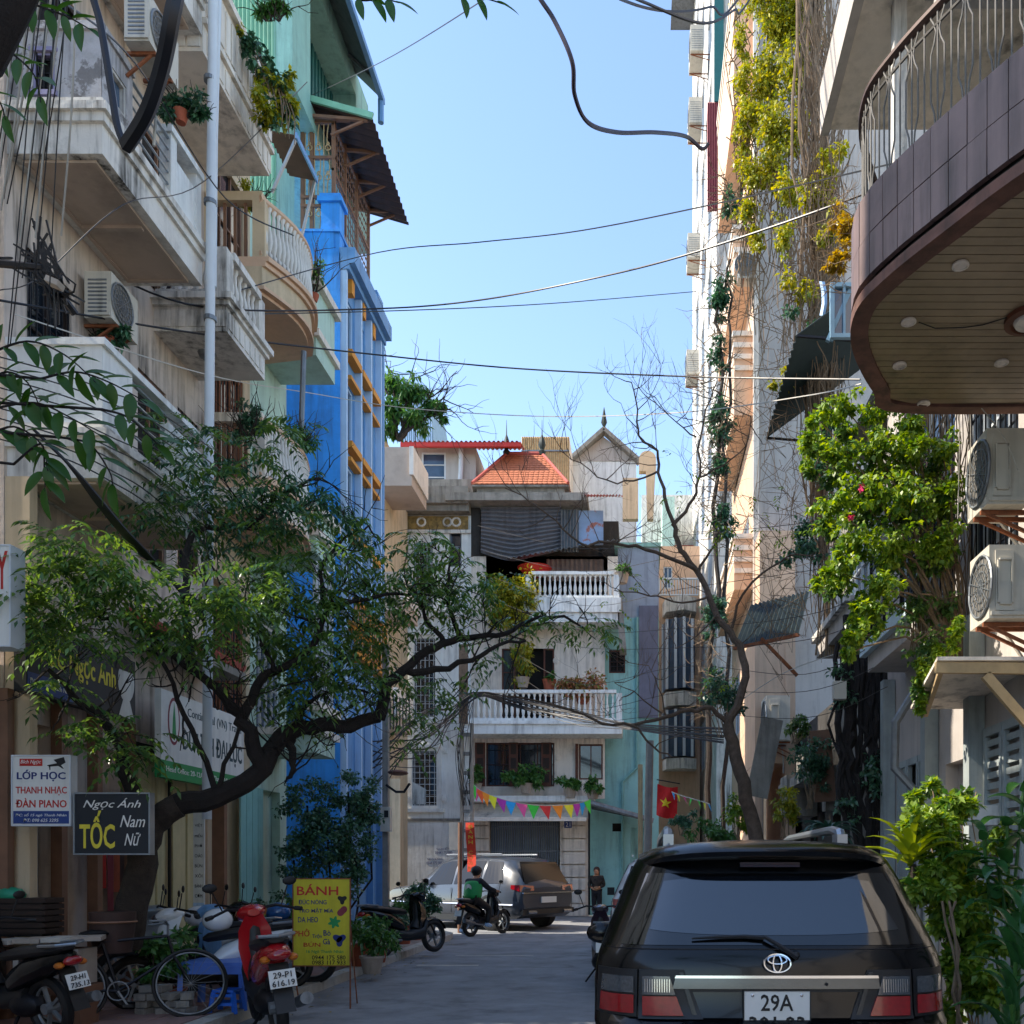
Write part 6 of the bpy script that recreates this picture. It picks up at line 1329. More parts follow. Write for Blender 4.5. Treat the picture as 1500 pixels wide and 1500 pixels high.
# --- table and stools
t = thing('plastic_table', 'low blue plastic table behind the red motorbike', 'table', (xx(325, 9.9), 9.9, .1)); x, y, _ = t.location
s = MB(); s.box(x-.36, x+.36, y-.28, y+.28, .56, .6); s.build('tabletop', M_LTAB, t); MB().box(x-.34, x+.34, y-.285, y-.27, .48, .559).build('apron', M_LTAB, t)
for sx, sy in ((-1, -1), (1, -1), (1, 1), (-1, 1)): MB().bar((x+sx*.34, y+sy*.25, .1), (x+sx*.32, y+sy*.24, .559), .06, .05).build('leg', M_LTAB, t)
t = thing('plastic_stool', 'small bright blue plastic stool under the blue table', 'stool', (xx(333, 9.5), 9.5, .1)); x, y, _ = t.location
MB().box(x-.11, x+.11, y-.11, y+.11, .32, .345).build('seat', M_TBLUE, t)
for sx, sy in ((-1, -1), (1, -1), (1, 1), (-1, 1)): MB().bar((x+sx*.13, y+sy*.12, .1), (x+sx*.1, y+sy*.1, .32), .04).build('leg', M_TBLUE, t)
s = MB()
for z in (.2, .29): s.bar((x-.11, y-.112, z), (x+.11, y-.112, z), .03).bar((x-.11, y+.112, z), (x+.11, y+.112, z), .03)
s.build('stretcher', M_TBLUE, t)
# ---------------------------------------------------------------- PEOPLE
def skin_body(name, joints, edges, m_, parent, sub=2, root=0):
    me = bpy.data.meshes.new(name); off = WL[parent.name]; me.from_pydata([tuple(Vector(p)-off) for p, r in joints], edges, []); o = bpy.data.objects.new(name, me); COL.objects.link(o)
    sk = o.modifiers.new('s', 'SKIN'); 
    if not me.skin_vertices: 
        bpy.context.view_layer.objects.active = o
    sv = me.skin_vertices[0].data
    for i, (p, r) in enumerate(joints): sv[i].radius = (r, r) if not isinstance(r, tuple) else r; sv[i].use_root = (i == root)
    sk.use_smooth_shade = True; sb = o.modifiers.new('u', 'SUBSURF'); sb.levels = sub; sb.render_levels = sub
    dg = bpy.context.evaluated_depsgraph_get(); dg.update(); me2 = bpy.data.meshes.new_from_object(o.evaluated_get(dg)); bpy.data.objects.remove(o)
    me2.materials.clear(); me2.materials.append(m_); o = bpy.data.objects.new(name, me2); _put(o, parent); return o
def person(label, loc, J, rot=0, clothes=None, hair='long', cat='person'):
    """J: dict of joints in local coords"""
    t = thing('person', label, cat, (0, 0, 0)); g = lambda k: Vector(J[k])
    names = ['pelvis', 'waist', 'chest', 'neck', 'chin', 'head', 'lsh', 'lel', 'lwr', 'rsh', 'rel', 'rwr', 'lhip', 'lkn', 'lan', 'ltoe', 'rhip', 'rkn', 'ran', 'rtoe']
    R = [.12, .115, .13, .05, .075, .09, .055, .042, .03, .055, .042, .03, .085, .06, .04, .035, .085, .06, .04, .035]
    jj = [(J[k], (r*(1.25 if k in ('pelvis', 'waist', 'chest') else 1), r) if k in ('pelvis', 'waist', 'chest') else r) for k, r in zip(names, R)]
    ed = [(0, 1), (1, 2), (2, 3), (3, 4), (4, 5), (2, 6), (6, 7), (7, 8), (2, 9), (9, 10), (10, 11), (0, 12), (12, 13), (13, 14), (14, 15), (0, 16), (16, 17), (17, 18), (18, 19)]
    for sd_ in ('l', 'r'):
        wv = g(sd_+'wr'); d = (wv-g(sd_+'el')).normalized(); side = d.cross(Vector((0, 0, 1))).normalized() if abs(d.z) < .9 else Vector((0, 1, 0)); wi = names.index(sd_+'wr')
        jj.append((tuple(wv+d*.06), .022)); pi = len(jj)-1; ed.append((wi, pi))
        for k, (s_, l) in enumerate(((-.028, .06), (-.01, .075), (.01, .07), (.026, .055))):
            jj.append((tuple(wv+d*.10+side*s_), .009)); a = len(jj)-1; ed.append((pi, a)); jj.append((tuple(wv+d*(.10+l)+side*s_+Vector((0, 0, -.015))), .007)); ed.append((a, a+1))
        jj.append((tuple(wv+d*.05+side*.045), .009)); ed.append((wi, len(jj)-1)); jj.append((tuple(wv+d*.085+side*.055), .008)); ed.append((len(jj)-2, len(jj)-1))
    skin_body('body', jj, ed, M_SKIN, t)
    cl = clothes or {}
    def garment(nm, keys, edges, rad, m_): skin_body(nm, [(J[k], r) for k, r in zip(keys, rad)], edges, m_, t, 2)
    garment('jacket', ['pelvis', 'waist', 'chest', 'lsh', 'lel', 'lwr', 'rsh', 'rel', 'rwr'], [(0, 1), (1, 2), (2, 3), (3, 4), (4, 5), (2, 6), (6, 7), (7, 8)], [(.18, .14), (.17, .135), (.185, .145), .085, .065, .045, .085, .065, .045], cl.get('top', M_CLOTHD))
    garment('trousers', ['pelvis', 'lhip', 'lkn', 'lan', 'rhip', 'rkn', 'ran'], [(0, 1), (1, 2), (2, 3), (0, 4), (4, 5), (5, 6)], [(.15, .13), .11, .085, .06, .11, .085, .06], cl.get('legs', M_CLOTHD))
    for s_ in ('l', 'r'): a, b = g(s_+'an'), g(s_+'toe'); MB().tube([a+Vector((0, 0, -.01))-(b-a)*.25, a+(b-a)*.5+Vector((0, 0, -.01)), b], [.055, .05, .035], 8).build('shoe', cl.get('shoe', M_WCAR), t, True)
    h = g('head'); f = Vector(J['face']).normalized(); sd_ = f.cross(Vector((0, 0, 1))).normalized()
    MB().sphere(h+f*-.015+Vector((0, 0, .03)), .105, .105, .115, 12, 8).build('hair', cl.get('hair', M_HAIR), t, True)
    if hair == 'long': MB().tube([h-f*.05+Vector((0, 0, .02)), h-f*.08+Vector((0, 0, -.15)), h-f*.08+Vector((0, 0, -.28))], [.09, .085, .04], 8).build('hair_back', cl.get('hair', M_HAIR), t, True)
    s = MB(); s.sphere(h+f*.045+Vector((0, 0, -.02)), .075, .075, .095, 12, 8); s.build('face', M_SKIN, t, True)
    e = MB()
    for k in (-1, 1): e.sphere(h+f*.113+sd_*k*.03+Vector((0, 0, .0)), .012, .012, .008, 8, 5)
    e.build('eyes', M_INK, t); MB().sphere(h+f*.122+Vector((0, 0, -.03)), .012, .016, .018, 8, 5).build('nose', M_SKIN, t, True)
    t.location = loc; t.rotation_euler = (0, 0, rot); return t
Wm = {'pelvis': (0, 0, .86), 'waist': (0, 0, 1.0), 'chest': (0, .01, 1.2), 'neck': (0, .0, 1.34), 'chin': (0, -.02, 1.41), 'head': (0, -.01, 1.47), 'lsh': (-.17, 0, 1.27), 'lel': (-.24, .02, 1.02), 'lwr': (-.14, -.16, .95), 'rsh': (.17, 0, 1.27), 'rel': (.23, .02, 1.02), 'rwr': (.10, -.17, .97), 'lhip': (-.08, 0, .82), 'lkn': (-.08, -.01, .46), 'lan': (-.08, 0, .09), 'ltoe': (-.09, -.13, .04), 'rhip': (.08, 0, .82), 'rkn': (.09, -.01, .46), 'ran': (.09, 0, .09), 'rtoe': (.11, -.13, .04), 'face': (-.15, -1, -.1)}
M_CAMO = mat('dark_pattern_jacket', '#2b2724', .9, var=.9, scale=14)
t = person('woman standing by the turquoise wall in dark patterned jacket, holding a small bag', (xx(874, 29), 29, 0), Wm, 0, {'top': M_CAMO, 'hair': mat('brown_hair', '#3b2018', .6)})
MB().box(-.08, .08, -.27, -.2, .84, .98)
o = MB().sphere((xx(874, 29), 28.76, .93), .1, .05, .07, 8, 5); tag(o.build('handbag', mat('tan_bag', '#8c6a4a', .6), None, True), 'small tan bag in the standing woman\'s hands', 'bag')
Rd = {'pelvis': (0, .12, .86), 'waist': (0, .15, .98), 'chest': (0, .22, 1.18), 'neck': (0, .28, 1.34), 'chin': (0, .31, 1.40), 'head': (0, .31, 1.46), 'lsh': (-.18, .22, 1.27), 'lel': (-.28, .4, 1.08), 'lwr': (-.31, .62, 1.03), 'rsh': (.18, .22, 1.27), 'rel': (.28, .4, 1.08), 'rwr': (.31, .62, 1.03), 'lhip': (-.1, .14, .83), 'lkn': (-.27, .4, .62), 'lan': (-.42, .22, .14), 'ltoe': (-.44, .36, .05), 'rhip': (.1, .14, .83), 'rkn': (.2, .48, .62), 'ran': (.17, .42, .26), 'rtoe': (.17, .56, .22), 'face': (0, 1, -.1)}
t = person('motorbike rider seen from behind in a green vest, one foot on the ground', (0, 0, 0), Rd, 0, {'top': M_CLOTHD, 'legs': M_BLACK, 'shoe': M_BLUEW}, hair='short')
J = Rd; skin_body('vest', [((0, .12, .82), (.25, .2)), ((0, .13, .98), (.24, .2)), ((0, .19, 1.18), (.25, .21)), ((0, .21, 1.28), (.2, .17))], [(0, 1), (1, 2), (2, 3)], M_VEST, t)
MB().sphere((0, .31, 1.52), .13, .145, .11, 14, 8).build('helmet', M_BLACK, t, True); MB().add([(.09*math.cos(a), -.02+.0*a, 1.12+.09*math.sin(a)) for a in [2*math.pi*i/16 for i in range(16)]], [tuple(range(16))]).build('vest_emblem', M_WHITE, t)
t.location = mb7.location; t.rotation_euler = mb7.rotation_euler
# ---------------------------------------------------------------- SIGNS
# haircut/piano box signs on the left, facing the camera
def box_sign(name, label, px0, px1, py0, py1, d, face, frame, th=.1, tilt=0):
    t = thing(name, label, 'sign', P((px0+px1)/2, py1, d)); f = FF(d); x0, x1, z0, z1 = xx(px0, d), xx(px1, d), zz(py1, d), zz(py0, d)
    MB().fb(f, x0, x1, z0, z1, -th, 0).build('panel', face, t); s = MB(); q = .014
    s.fb(f, x0-q, x1+q, z0-q, z0-.001, -th-.01, .008).fb(f, x0-q, x1+q, z1+.001, z1+q, -th-.01, .008).fb(f, x0-q, x0-.001, z0, z1, -th-.01, .008).fb(f, x1+.001, x1+q, z0, z1, -th-.01, .008); s.build('frame', frame, t)
    return t, f, x0, x1, z0, z1
t, f, x0, x1, z0, z1 = box_sign('piano_class_sign', 'white singing and piano class sign hung at the far left', 19, 102, 1108, 1208, 8.8, M_WSIGN, M_FRAMEW, .09); W_ = x1-x0; H_ = z1-z0; X = lambda u: x0+W_*u; Zf = lambda v: z1-H_*v
MB().fb(f, X(.12), X(.52), Zf(.14), Zf(.035), .001, .004).build('red_label', M_INKR, t); text('Bích Ngọc', f, X(.32), Zf(.087), .005, W_*.36, H_*.07, M_INKW, t, slant=.3)
s = MB(); s.prism(f, [(X(.6), Zf(.13)), (X(.78), Zf(.10)), (X(.72), Zf(.05)), (X(.9), Zf(.01)), (X(.93), Zf(.09)), (X(.85), Zf(.13)), (X(.9), Zf(.18)), (X(.88), Zf(.18)), (X(.8), Zf(.14)), (X(.66), Zf(.15)), (X(.66), Zf(.2)), (X(.65), Zf(.2)), (X(.64), Zf(.15))], .001, .004); s.build('piano_picture', M_INK, t)
text('LỚP HỌC', f, X(.5), Zf(.28), .001, W_*.86, H_*.17, M_INKB, t, bold=.02); text('THANH NHẠC', f, X(.5), Zf(.505), .001, W_*.9, H_*.135, M_INKR, t, bold=.015); text('ĐÀN PIANO', f, X(.5), Zf(.68), .001, W_*.9, H_*.14, M_INKR, t, bold=.015)
MB().fb(f, X(.01), X(.99), Zf(.985), Zf(.80), .001, .004).build('blue_band', M_BSIGN, t); text('ĐC: số 15 ngõ Thanh Nhàn', f, X(.5), Zf(.86), .005, W_*.9, H_*.06, M_INKW, t, slant=.2); text('ĐT: 098 625 3295', f, X(.5), Zf(.935), .005, W_*.62, H_*.05, M_INKW, t, slant=.2)
t, f, x0, x1, z0, z1 = box_sign('hair_sign', 'dark haircut sign with yellow TỐC lettering beside the tree trunk', 110, 218, 1163, 1250, 8.8, M_DSIGN, M_STEEL, .07); W_ = x1-x0; H_ = z1-z0
text('Ngọc Ánh', f, X(.5), Zf(.17), .001, W_*.78, H_*.2, M_INKW, t, slant=.35); text('TỐC', f, X(.3), Zf(.6), .001, W_*.48, H_*.64, M_INKY, t, bold=.02); text('Nam', f, X(.78), Zf(.46), .001, W_*.34, H_*.2, M_INKW, t, slant=.35); text('Nữ', f, X(.78), Zf(.76), .001, W_*.22, H_*.22, M_INKW, t, slant=.35)
t, f, x0, x1, z0, z1 = box_sign('light_box', 'white light box with red letter cut off by the left edge', -60, 14, 800, 945, 8.2, M_WSIGN, M_FRAMEW, .18); text('Y', f, xx(3, 8.2), zz(835, 8.2), .001, .10, .34, M_INKR, t, bold=.02)
# wall parallel signs
SF = Fr((-6.0, 0, 0), (0, 1, 0), (1, 0, 0))
def sgn(px): return lf(px, 6.0)
t = thing('salon_sign', 'dark salon fascia sign with yellow lettering and a pale portrait', 'sign', (-6, 9.8, 3.4)); a0, a1 = sgn(38), sgn(198); z0, z1 = zz(1012, a0), zz(905, a0)
MB().fb(SF, a0, a1, z0, z1, -.12, 0).build('panel', M_DSIGN, t); text('TÓC Ngọc Anh', SF, a0+(a1-a0)*.44, z0+(z1-z0)*.60, .002, (a1-a0)*.70, .36, M_INKY, t, bold=.015)
MB().fb(SF, a0+.02, a0+.75, z0+.02, z0+.2, .001, .004).build('blue_label', M_BSIGN, t); text('ĐC: 15 Ngõ Thanh Nhàn', SF, a0+.385, z0+.11, .005, .66, .07, M_INKW, t)
s = MB(); c = (a0+(a1-a0)*.9, z0+(z1-z0)*.62); s.prism(SF, [(c[0]+.17*math.cos(q), c[1]+.24*math.sin(q)) for q in [2*math.pi*i/18 for i in range(18)]], .001, .004); s.prism(SF, [(c[0]-.06, c[1]-.2), (c[0]+.06, c[1]-.2), (c[0]+.16, z0+.02), (c[0]-.16, z0+.02)], .0045, .006); s.build('portrait', M_WSIGN, t)
s = MB(); s.prism(SF, [(c[0]+.2*math.cos(q)-.02, c[1]+.12+.18*math.sin(q)) for q in [math.pi*i/9 for i in range(10)]], .0065, .008); s.build('portrait_hair', M_HAIR, t)
SF2 = Fr((-5.85, 0, 0), (0, 1, 0), (1, 0, 0)); sg2 = lambda px: lf(px, 5.85)
t = thing('travel_sign', 'white travel agency sign with tower emblem and green band', 'sign', (-5.9, 12, 2.6)); a0, a1 = sg2(236), sg2(357); z0 = zz(1138, a0); z1 = zz(1008, a0); zg = zz(1112, a0)
MB().fb(SF2, a0, a1, zg, z1, -.08, 0).build('panel', M_WSIGN, t); MB().fb(SF2, a0, a1, z0, zg-.001, -.08, .002).build('green_band', M_INKG, t)
AW = a1-a0
text('Continental (VN) Travel', SF2, a0+AW*.62, z1-.20, .002, AW*.68, .15, M_INKS, t); text('DU LỊCH ĐẠI LỤC', SF2, a0+AW*.60, z1-.58, .002, AW*.74, .34, M_INKS, t, bold=.02); text('Head Office: 20-12A, Ngõ Thanh Nhàn, TAX', SF2, a0+AW*.5, (z0+zg)/2, .004, AW*.9, .09, M_INKW, t)
s = MB(); c = (a0+AW*.13, z1-.36); s.prism(SF2, [(c[0]+.15*math.cos(q), c[1]+.30*math.sin(q)) for q in [2*math.pi*i/20 for i in range(20)]], .001, .003); s.build('emblem_ring', M_MAROON, t); s = MB(); s.prism(SF2, [(c[0]+.12*math.cos(q), c[1]+.26*math.sin(q)) for q in [2*math.pi*i/20 for i in range(20)]], .0035, .005); s.build('emblem_disc', M_WSIGN, t)
MB().prism(SF2, [(c[0]-.05, c[1]-.2), (c[0]+.05, c[1]-.2), (c[0]+.03, c[1]+.05), (c[0], c[1]+.24), (c[0]-.03, c[1]+.05)], .0055, .007).build('tower_emblem', M_INKG, t)
t = thing('notice_board', 'narrow white notice board with columns of black characters', 'notice board', P(291, 1335, 12.6)); f = FF(12.4); x0, x1, z0, z1 = xx(283, 12.4), xx(299, 12.4), zz(1340, 12.4), zz(1185, 12.4)
MB().fb(f, x0, x1, z0, z1, -.03, 0).build('panel', M_WSIGN, t)
for i, w_ in enumerate(('VIỆT', 'MIẾN', 'PHỞ', 'CHÁO', 'BÚN', 'XÔI', 'BÁNH', 'CƠM')): text(w_, f, (x0+x1)/2, z1-.22-i*.135, .002, .10, .055, M_INK, t)
MB().fb(f, x0, x1, z0, z0+.16, .001, .003).build('blue_label', M_BLUEW, t)
# yellow street sign
d = 10.4; f = FF(d); t = thing('yellow_food_sign', 'yellow food sign reading BÁNH and PHỞ on thin legs at the kerb', 'sign', (xx(480, d), d, 0)); x0, x1, z0, z1 = xx(430, d), xx(512, d), zz(1414, d), zz(1288, d); W_ = x1-x0; H_ = z1-z0
MB().fb(f, x0, x1, z0, z1, -.012, 0).build('panel', M_YSIGN, t); s = MB()
s.fb(f, x0-.012, x0-.001, z0-.01, z1+.012, -.018, .006).fb(f, x1+.001, x1+.012, .0, z1+.012, -.018, .006).fb(f, x0, x1, z1+.001, z1+.012, -.018, .006).fb(f, x0, x1, z0-.012, z0-.001, -.018, .006); s.build('frame', M_RUST, t)
s = MB(); s.bar((x0, d-.01, z0), (x0+.02, d+.1, .1), .012).bar((x1+.006, d, 1.0), (x1-.02, d+.35, .01), .012); s.build('leg', M_RUST, t)
for tx, u, v, w_, h_, mm, b in (('BÁNH', .43, .12, .74, .13, M_INKR, .012), ('ĐÚC NÓNG', .34, .26, .5, .065, M_INKB, .01), ('TRO MẬT MÍA', .40, .365, .62, .07, M_INKB, .01), ('DA HEO', .26, .47, .36, .065, M_INKB, .01), ('PHỞ', .15, .62, .27, .09, M_INKR, .012), ('Trộn', .42, .665, .17, .06, M_INKB, .005), ('Bò', .60, .625, .13, .065, M_INKB, .01), ('Gà', .59, .725, .13, .065, M_INKB, .01), ('BÚN', .33, .755, .3, .06, M_INKR, .006), ('16 Ngõ Thanh Nhàn', .56, .845, .66, .045, M_INKG, .004), ('0944 175 580', .63, .91, .6, .05, M_INK, .008), ('0983 117 933', .63, .968, .6, .05, M_INK, .008)):
    text(tx, f, x0+W_*u, z1-H_*v, .001, W_*w_, H_*h_, mm, t, bold=b)
def blob(u, v, r, mm, nm, k=9):
    s = MB(); s.prism(f, [(x0+W_*u+W_*r*(1+.3*math.sin(q*k))*math.cos(q), z1-H_*v+W_*r*(1+.3*math.sin(q*k))*math.sin(q)) for q in [2*math.pi*i/36 for i in range(36)]], .001, .003); s.build(nm, mm, t)
blob(.87, .235, .07, M_INK, 'picture', 3); blob(.87, .37, .08, M_MAROON, 'picture', 2); blob(.73, .5, .09, M_INKG, 'picture', 6); blob(.82, .7, .10, M_INKB, 'picture', 3); blob(.82, .7, .05, M_TERRA, 'picture', 2)
# red vertical banner on the post
t = thing('vertical_banner', 'orange red vertical banner with yellow letters on the ladder pole', 'banner', P(690, 1278, 22.5)); f = FF(22.5)
s = MB(); N_ = 10; s.add([f.p(xx(682+a*13+3*v, 22.5), zz(1205+72*v, 22.5), .05*math.sin(v*7+a)) for v in [i/N_ for i in range(N_+1)] for a in (0, .5, 1)], [(3*j+i, 3*j+i+1, 3*j+i+4, 3*j+i+3) for j in range(N_) for i in (0, 1)]); s.build('cloth', mat('orange_red_cloth', '#d8432a', .8), t)
for i, ch in enumerate('BÁNH CUỐN'):
    if ch != ' ': text(ch, f, xx(690, 22.5)+.0, zz(1211+i*7.6, 22.5), .06, .10, .085, M_INKY, t)
MB().tube([P(673, 1385, 22.4), P(674, 1205, 22.4)], .05, 8).build('pole', M_OWOOD, t)
# flag + bunting
t = thing('national_flag', 'red flag with a yellow star hanging beside the concrete pole', 'flag', P(978, 1200, 20)); N_ = 10
s = MB(); fl = lambda u, v: P(963+30*u-1.5*v, 1148+4*u+46*v+3*math.sin(u*3), 20+.08*math.sin(u*7+v*3))
s.add([fl(i/N_, j/8) for j in range(9) for i in range(N_+1)], [(j*11+i, j*11+i+1, j*11+i+12, j*11+i+11) for j in range(8) for i in range(N_)]); s.build('cloth', mat('flag_red', '#d21f1c', .8), t, True)
s = MB(); st = []; 
for i in range(10): q = math.pi/2+math.pi*i/5; r = .30 if i % 2 == 0 else .12; st.append((.42+r*math.cos(q), .52-r*math.sin(q)*.62))
s.add([fl(.42, .52)+Vector((0, -.03, 0))]+[fl(u, v)+Vector((0, -.03, 0)) for u, v in st], [(0, i+1, (i+1) % 10+1) for i in range(10)]); s.build('star', mat('star_yellow', '#f0c81e', .8), t)
MB().tube([P(962, 1142, 20.02), P(996, 1148, 20.02)], .012, 5).build('staff', M_IRON, t)
CC = [mat('bunting_'+n, c, .7) for n, c in (('green', '#3fc43a'), ('pink', '#e0508a'), ('orange', '#ea5a1e'), ('amber', '#f08c1a'), ('yellow', '#e6dc28'), ('magenta', '#b0309a'), ('blue', '#1f9ad6'), ('red', '#d8302a'))]
def bunting(label, pts, cols, sz=.3):
    t = thing('bunting', label, 'bunting', P(*pts[0])); q = smooth_path([P(*p) for p in pts], 6); MB().tube(q, .01, 4).build('string', M_CABLEW, t); n = len(cols)
    for i, c in enumerate(cols):
        k = (i+.5)/n*(len(q)-1); j = int(k); p = q[j].lerp(q[min(j+1, len(q)-1)], k-j); u = (q[min(j+1, len(q)-1)]-q[j]).normalized(); r = random.uniform(-.08, .08)
        MB().add([p-u*sz*.42, p+u*sz*.42, p+Vector((r+sz*.1, -.06, -sz)), p-u*sz*.42+Vector((0, .01, 0)), p+u*sz*.42+Vector((0, .01, 0)), p+Vector((r+sz*.1, -.05, -sz))], [(0, 1, 2), (3, 4, 5), (0, 1, 4, 3), (1, 2, 5, 4), (2, 0, 3, 5)]).build('pennant', CC[c], t)
bunting('string of coloured pennants sagging across the garage front', [(695, 1150, 27), (705, 1158, 27), (740, 1172, 27), (790, 1180, 27), (840, 1178, 27.5), (862, 1172, 28)], [0, 1, 2, 3, 4, 5, 6, 1, 0, 7, 3, 4, 5, 6, 0], .42)
bunting('string of green and yellow pennants right of the flag', [(984, 1160, 19.5), (1000, 1166, 19), (1025, 1173, 18), (1040, 1178, 17.5)], [6, 4, 1, 0, 0, 4, 6], .17)
# ---------------------------------------------------------------- TREES
def tree(label, name='street_tree'): return thing(name, label, 'tree', (0, 0, 0))
t = thing('street_tree', 'leafy street tree whose dark limbs reach over the lane from the left', 'tree', (xx(195, 9.4), 9.4, .1)); T1 = t
s = MB(); limb(s, [(183, 1385, 9.45), (190, 1340, 9.42), (205, 1280, 9.4), (213, 1230, 9.4), (232, 1198, 9.45), (262, 1180, 9.5)], .17, .125, 12)
s.build('trunk', M_BARK, t, True)
br = [([(250, 1185, 9.5), (300, 1170, 9.6), (345, 1155, 9.7), (385, 1125, 9.8), (400, 1092, 9.9), (430, 1068, 10), (470, 1062, 10.1), (510, 1062, 10.2), (555, 1050, 10.4)], .125, .07),
      ([(555, 1052, 10.4), (566, 1010, 10.5), (590, 982, 10.6), (625, 955, 10.8), (660, 938, 11), (700, 935, 11.2), (740, 928, 11.4), (775, 912, 11.6), (822, 905, 11.8), (860, 922, 12)], .075, .012),
      ([(590, 980, 10.6), (640, 982, 10.8), (690, 968, 11), (730, 945, 11.2), (770, 938, 11.4)], .05, .015),
      ([(650, 940, 11), (628, 915, 11), (612, 880, 11), (595, 855, 11)], .035, .012), ([(668, 935, 11.), (662, 900, 11), (655, 860, 11), (660, 820, 11)], .035, .012),
      ([(385, 1128, 9.8), (368, 1085, 9.7), (352, 1045, 9.6), (318, 1010, 9.5), (285, 985, 9.4), (240, 950, 9.3)], .10, .03), ([(355, 1050, 9.6), (372, 1010, 9.7), (400, 985, 9.8), (440, 965, 9.9), (468, 925, 10), (480, 895, 10.1), (520, 880, 10.2), (565, 872, 10.4), (610, 868, 10.6)], .06, .014),
      ([(430, 1068, 10), (425, 1090, 10), (432, 1120, 9.9), (420, 1140, 9.9)], .07, .02), ([(215, 1225, 9.4), (192, 1150, 9.2), (178, 1100, 9.1), (150, 1050, 9.0), (110, 1015, 8.9), (70, 980, 8.8)], .09, .02),
      ([(316, 1160, 9.6), (290, 1090, 9.4), (262, 1020, 9.2), (238, 970, 9.1)], .035, .02), ([(318, 1160, 9.6), (340, 1095, 9.6), (362, 1045, 9.6)], .03, .015),
      ([(285, 985, 9.4), (270, 900, 9.6), (272, 830, 9.9), (285, 785, 10.2), (320, 770, 10.4), (365, 770, 10.5), (390, 745, 10.6), (410, 725, 10.7), (470, 700, 10.8)], .05, .015), ([(240, 950, 9.3), (200, 905, 9.2), (150, 905, 9.1), (120, 880, 9.0)], .035, .01), ([(400, 985, 9.8), (380, 930, 9.8), (340, 890, 9.6), (290, 880, 9.4)], .03, .01), ([(480, 895, 10.1), (470, 840, 10.2), (500, 790, 10.3), (540, 770, 10.4)], .03, .01), ([(430, 1066, 10), (450, 1030, 10.1), (500, 1010, 10.3), (540, 1015, 10.4)], .03, .01)]
allp = []
for q, r0, r1 in br:
    s = MB(); allp.append(limb(s, q, r0, r1, 8)); s.build('limb', M_BARKD, t, True)
s = MB()
for pts in allp:
    for p in pts[len(pts)//2:]:
        for _ in range(1): twigs(s, p, Vector((random.gauss(0, 1), random.gauss(0, .6), random.gauss(.2, .6))), random.uniform(.3, .7), .012, 1)
s.build('twigs', M_BARKD, t, kind='stuff')
cl = [(100, 850, 8.7, 75, 45), (60, 915, 8.7, 40, 25), (150, 880, 8.75, 50, 60), (120, 800, 8.7, 60, 30), (40, 860, 8.6, 30, 40), (110, 930, 8.7, 50, 22), (165, 830, 8.7, 30, 25),
      (230, 750, 10.2, 45, 18), (300, 700, 10.3, 70, 45), (260, 640, 10.5, 50, 35), (380, 700, 10.6, 70, 50), (340, 770, 10.4, 90, 40), (420, 640, 10.8, 40, 20), (450, 740, 10.6, 55, 45), (250, 720, 10.2, 40, 30),
      (290, 885, 8.8, 80, 24), (260, 920, 8.8, 50, 40), (340, 855, 9.0, 80, 30), (380, 900, 9.9, 60, 45), (440, 850, 10.1, 60, 40), (430, 930, 10, 60, 40), (430, 1000, 9.9, 45, 35), (470, 990, 10.1, 55, 40), (450, 1040, 10.2, 40, 20), (500, 940, 10.3, 45, 40), (540, 960, 10.5, 45, 40), (560, 1000, 10.6, 35, 30), (500, 880, 10.3, 45, 30), (530, 860, 10.4, 35, 35), (545, 800, 10.5, 25, 35), (510, 760, 10.5, 30, 25),
      (575, 870, 10.8, 50, 28), (630, 800, 11, 50, 28), (600, 840, 11, 45, 25), (660, 840, 11, 45, 30), (690, 865, 11.2, 45, 25), (720, 850, 11.3, 30, 18), (770, 905, 11.5, 40, 14), (830, 910, 11.8, 40, 14), (870, 925, 12, 18, 10), (640, 905, 11, 35, 20), (730, 960, 11.3, 25, 15), (640, 1010, 10.8, 25, 25), (600, 1060, 10.7, 30, 30),
      (160, 1065, 8.9, 60, 22), (195, 1095, 9, 30, 18), (70, 1000, 8.7, 24, 10), (420, 800, 10.2, 70, 25)]
pts = []; ptsD = []
for (px, py, d, rx, ry) in cl:
    n = int(rx*ry/115)+3
    for _ in range(n):
        a = random.uniform(0, 2*math.pi); r = math.sqrt(random.random()); p = P(px+rx*r*math.cos(a), py+ry*r*math.sin(a), d+random.gauss(0, .18 if d < 9.05 else .32)); (ptsD if py < 780 and random.random() < .5 else pts).append(p)
foliage('foliage', fronds(pts, 2, fl=.36, pairs=6, ll=.115, lw=.037, spread=.09, droop=.55), M_LV, t)
foliage('foliage', fronds(ptsD, 2, fl=.34, pairs=6, ll=.11, lw=.036, spread=.09, droop=.55), M_LVD, t)
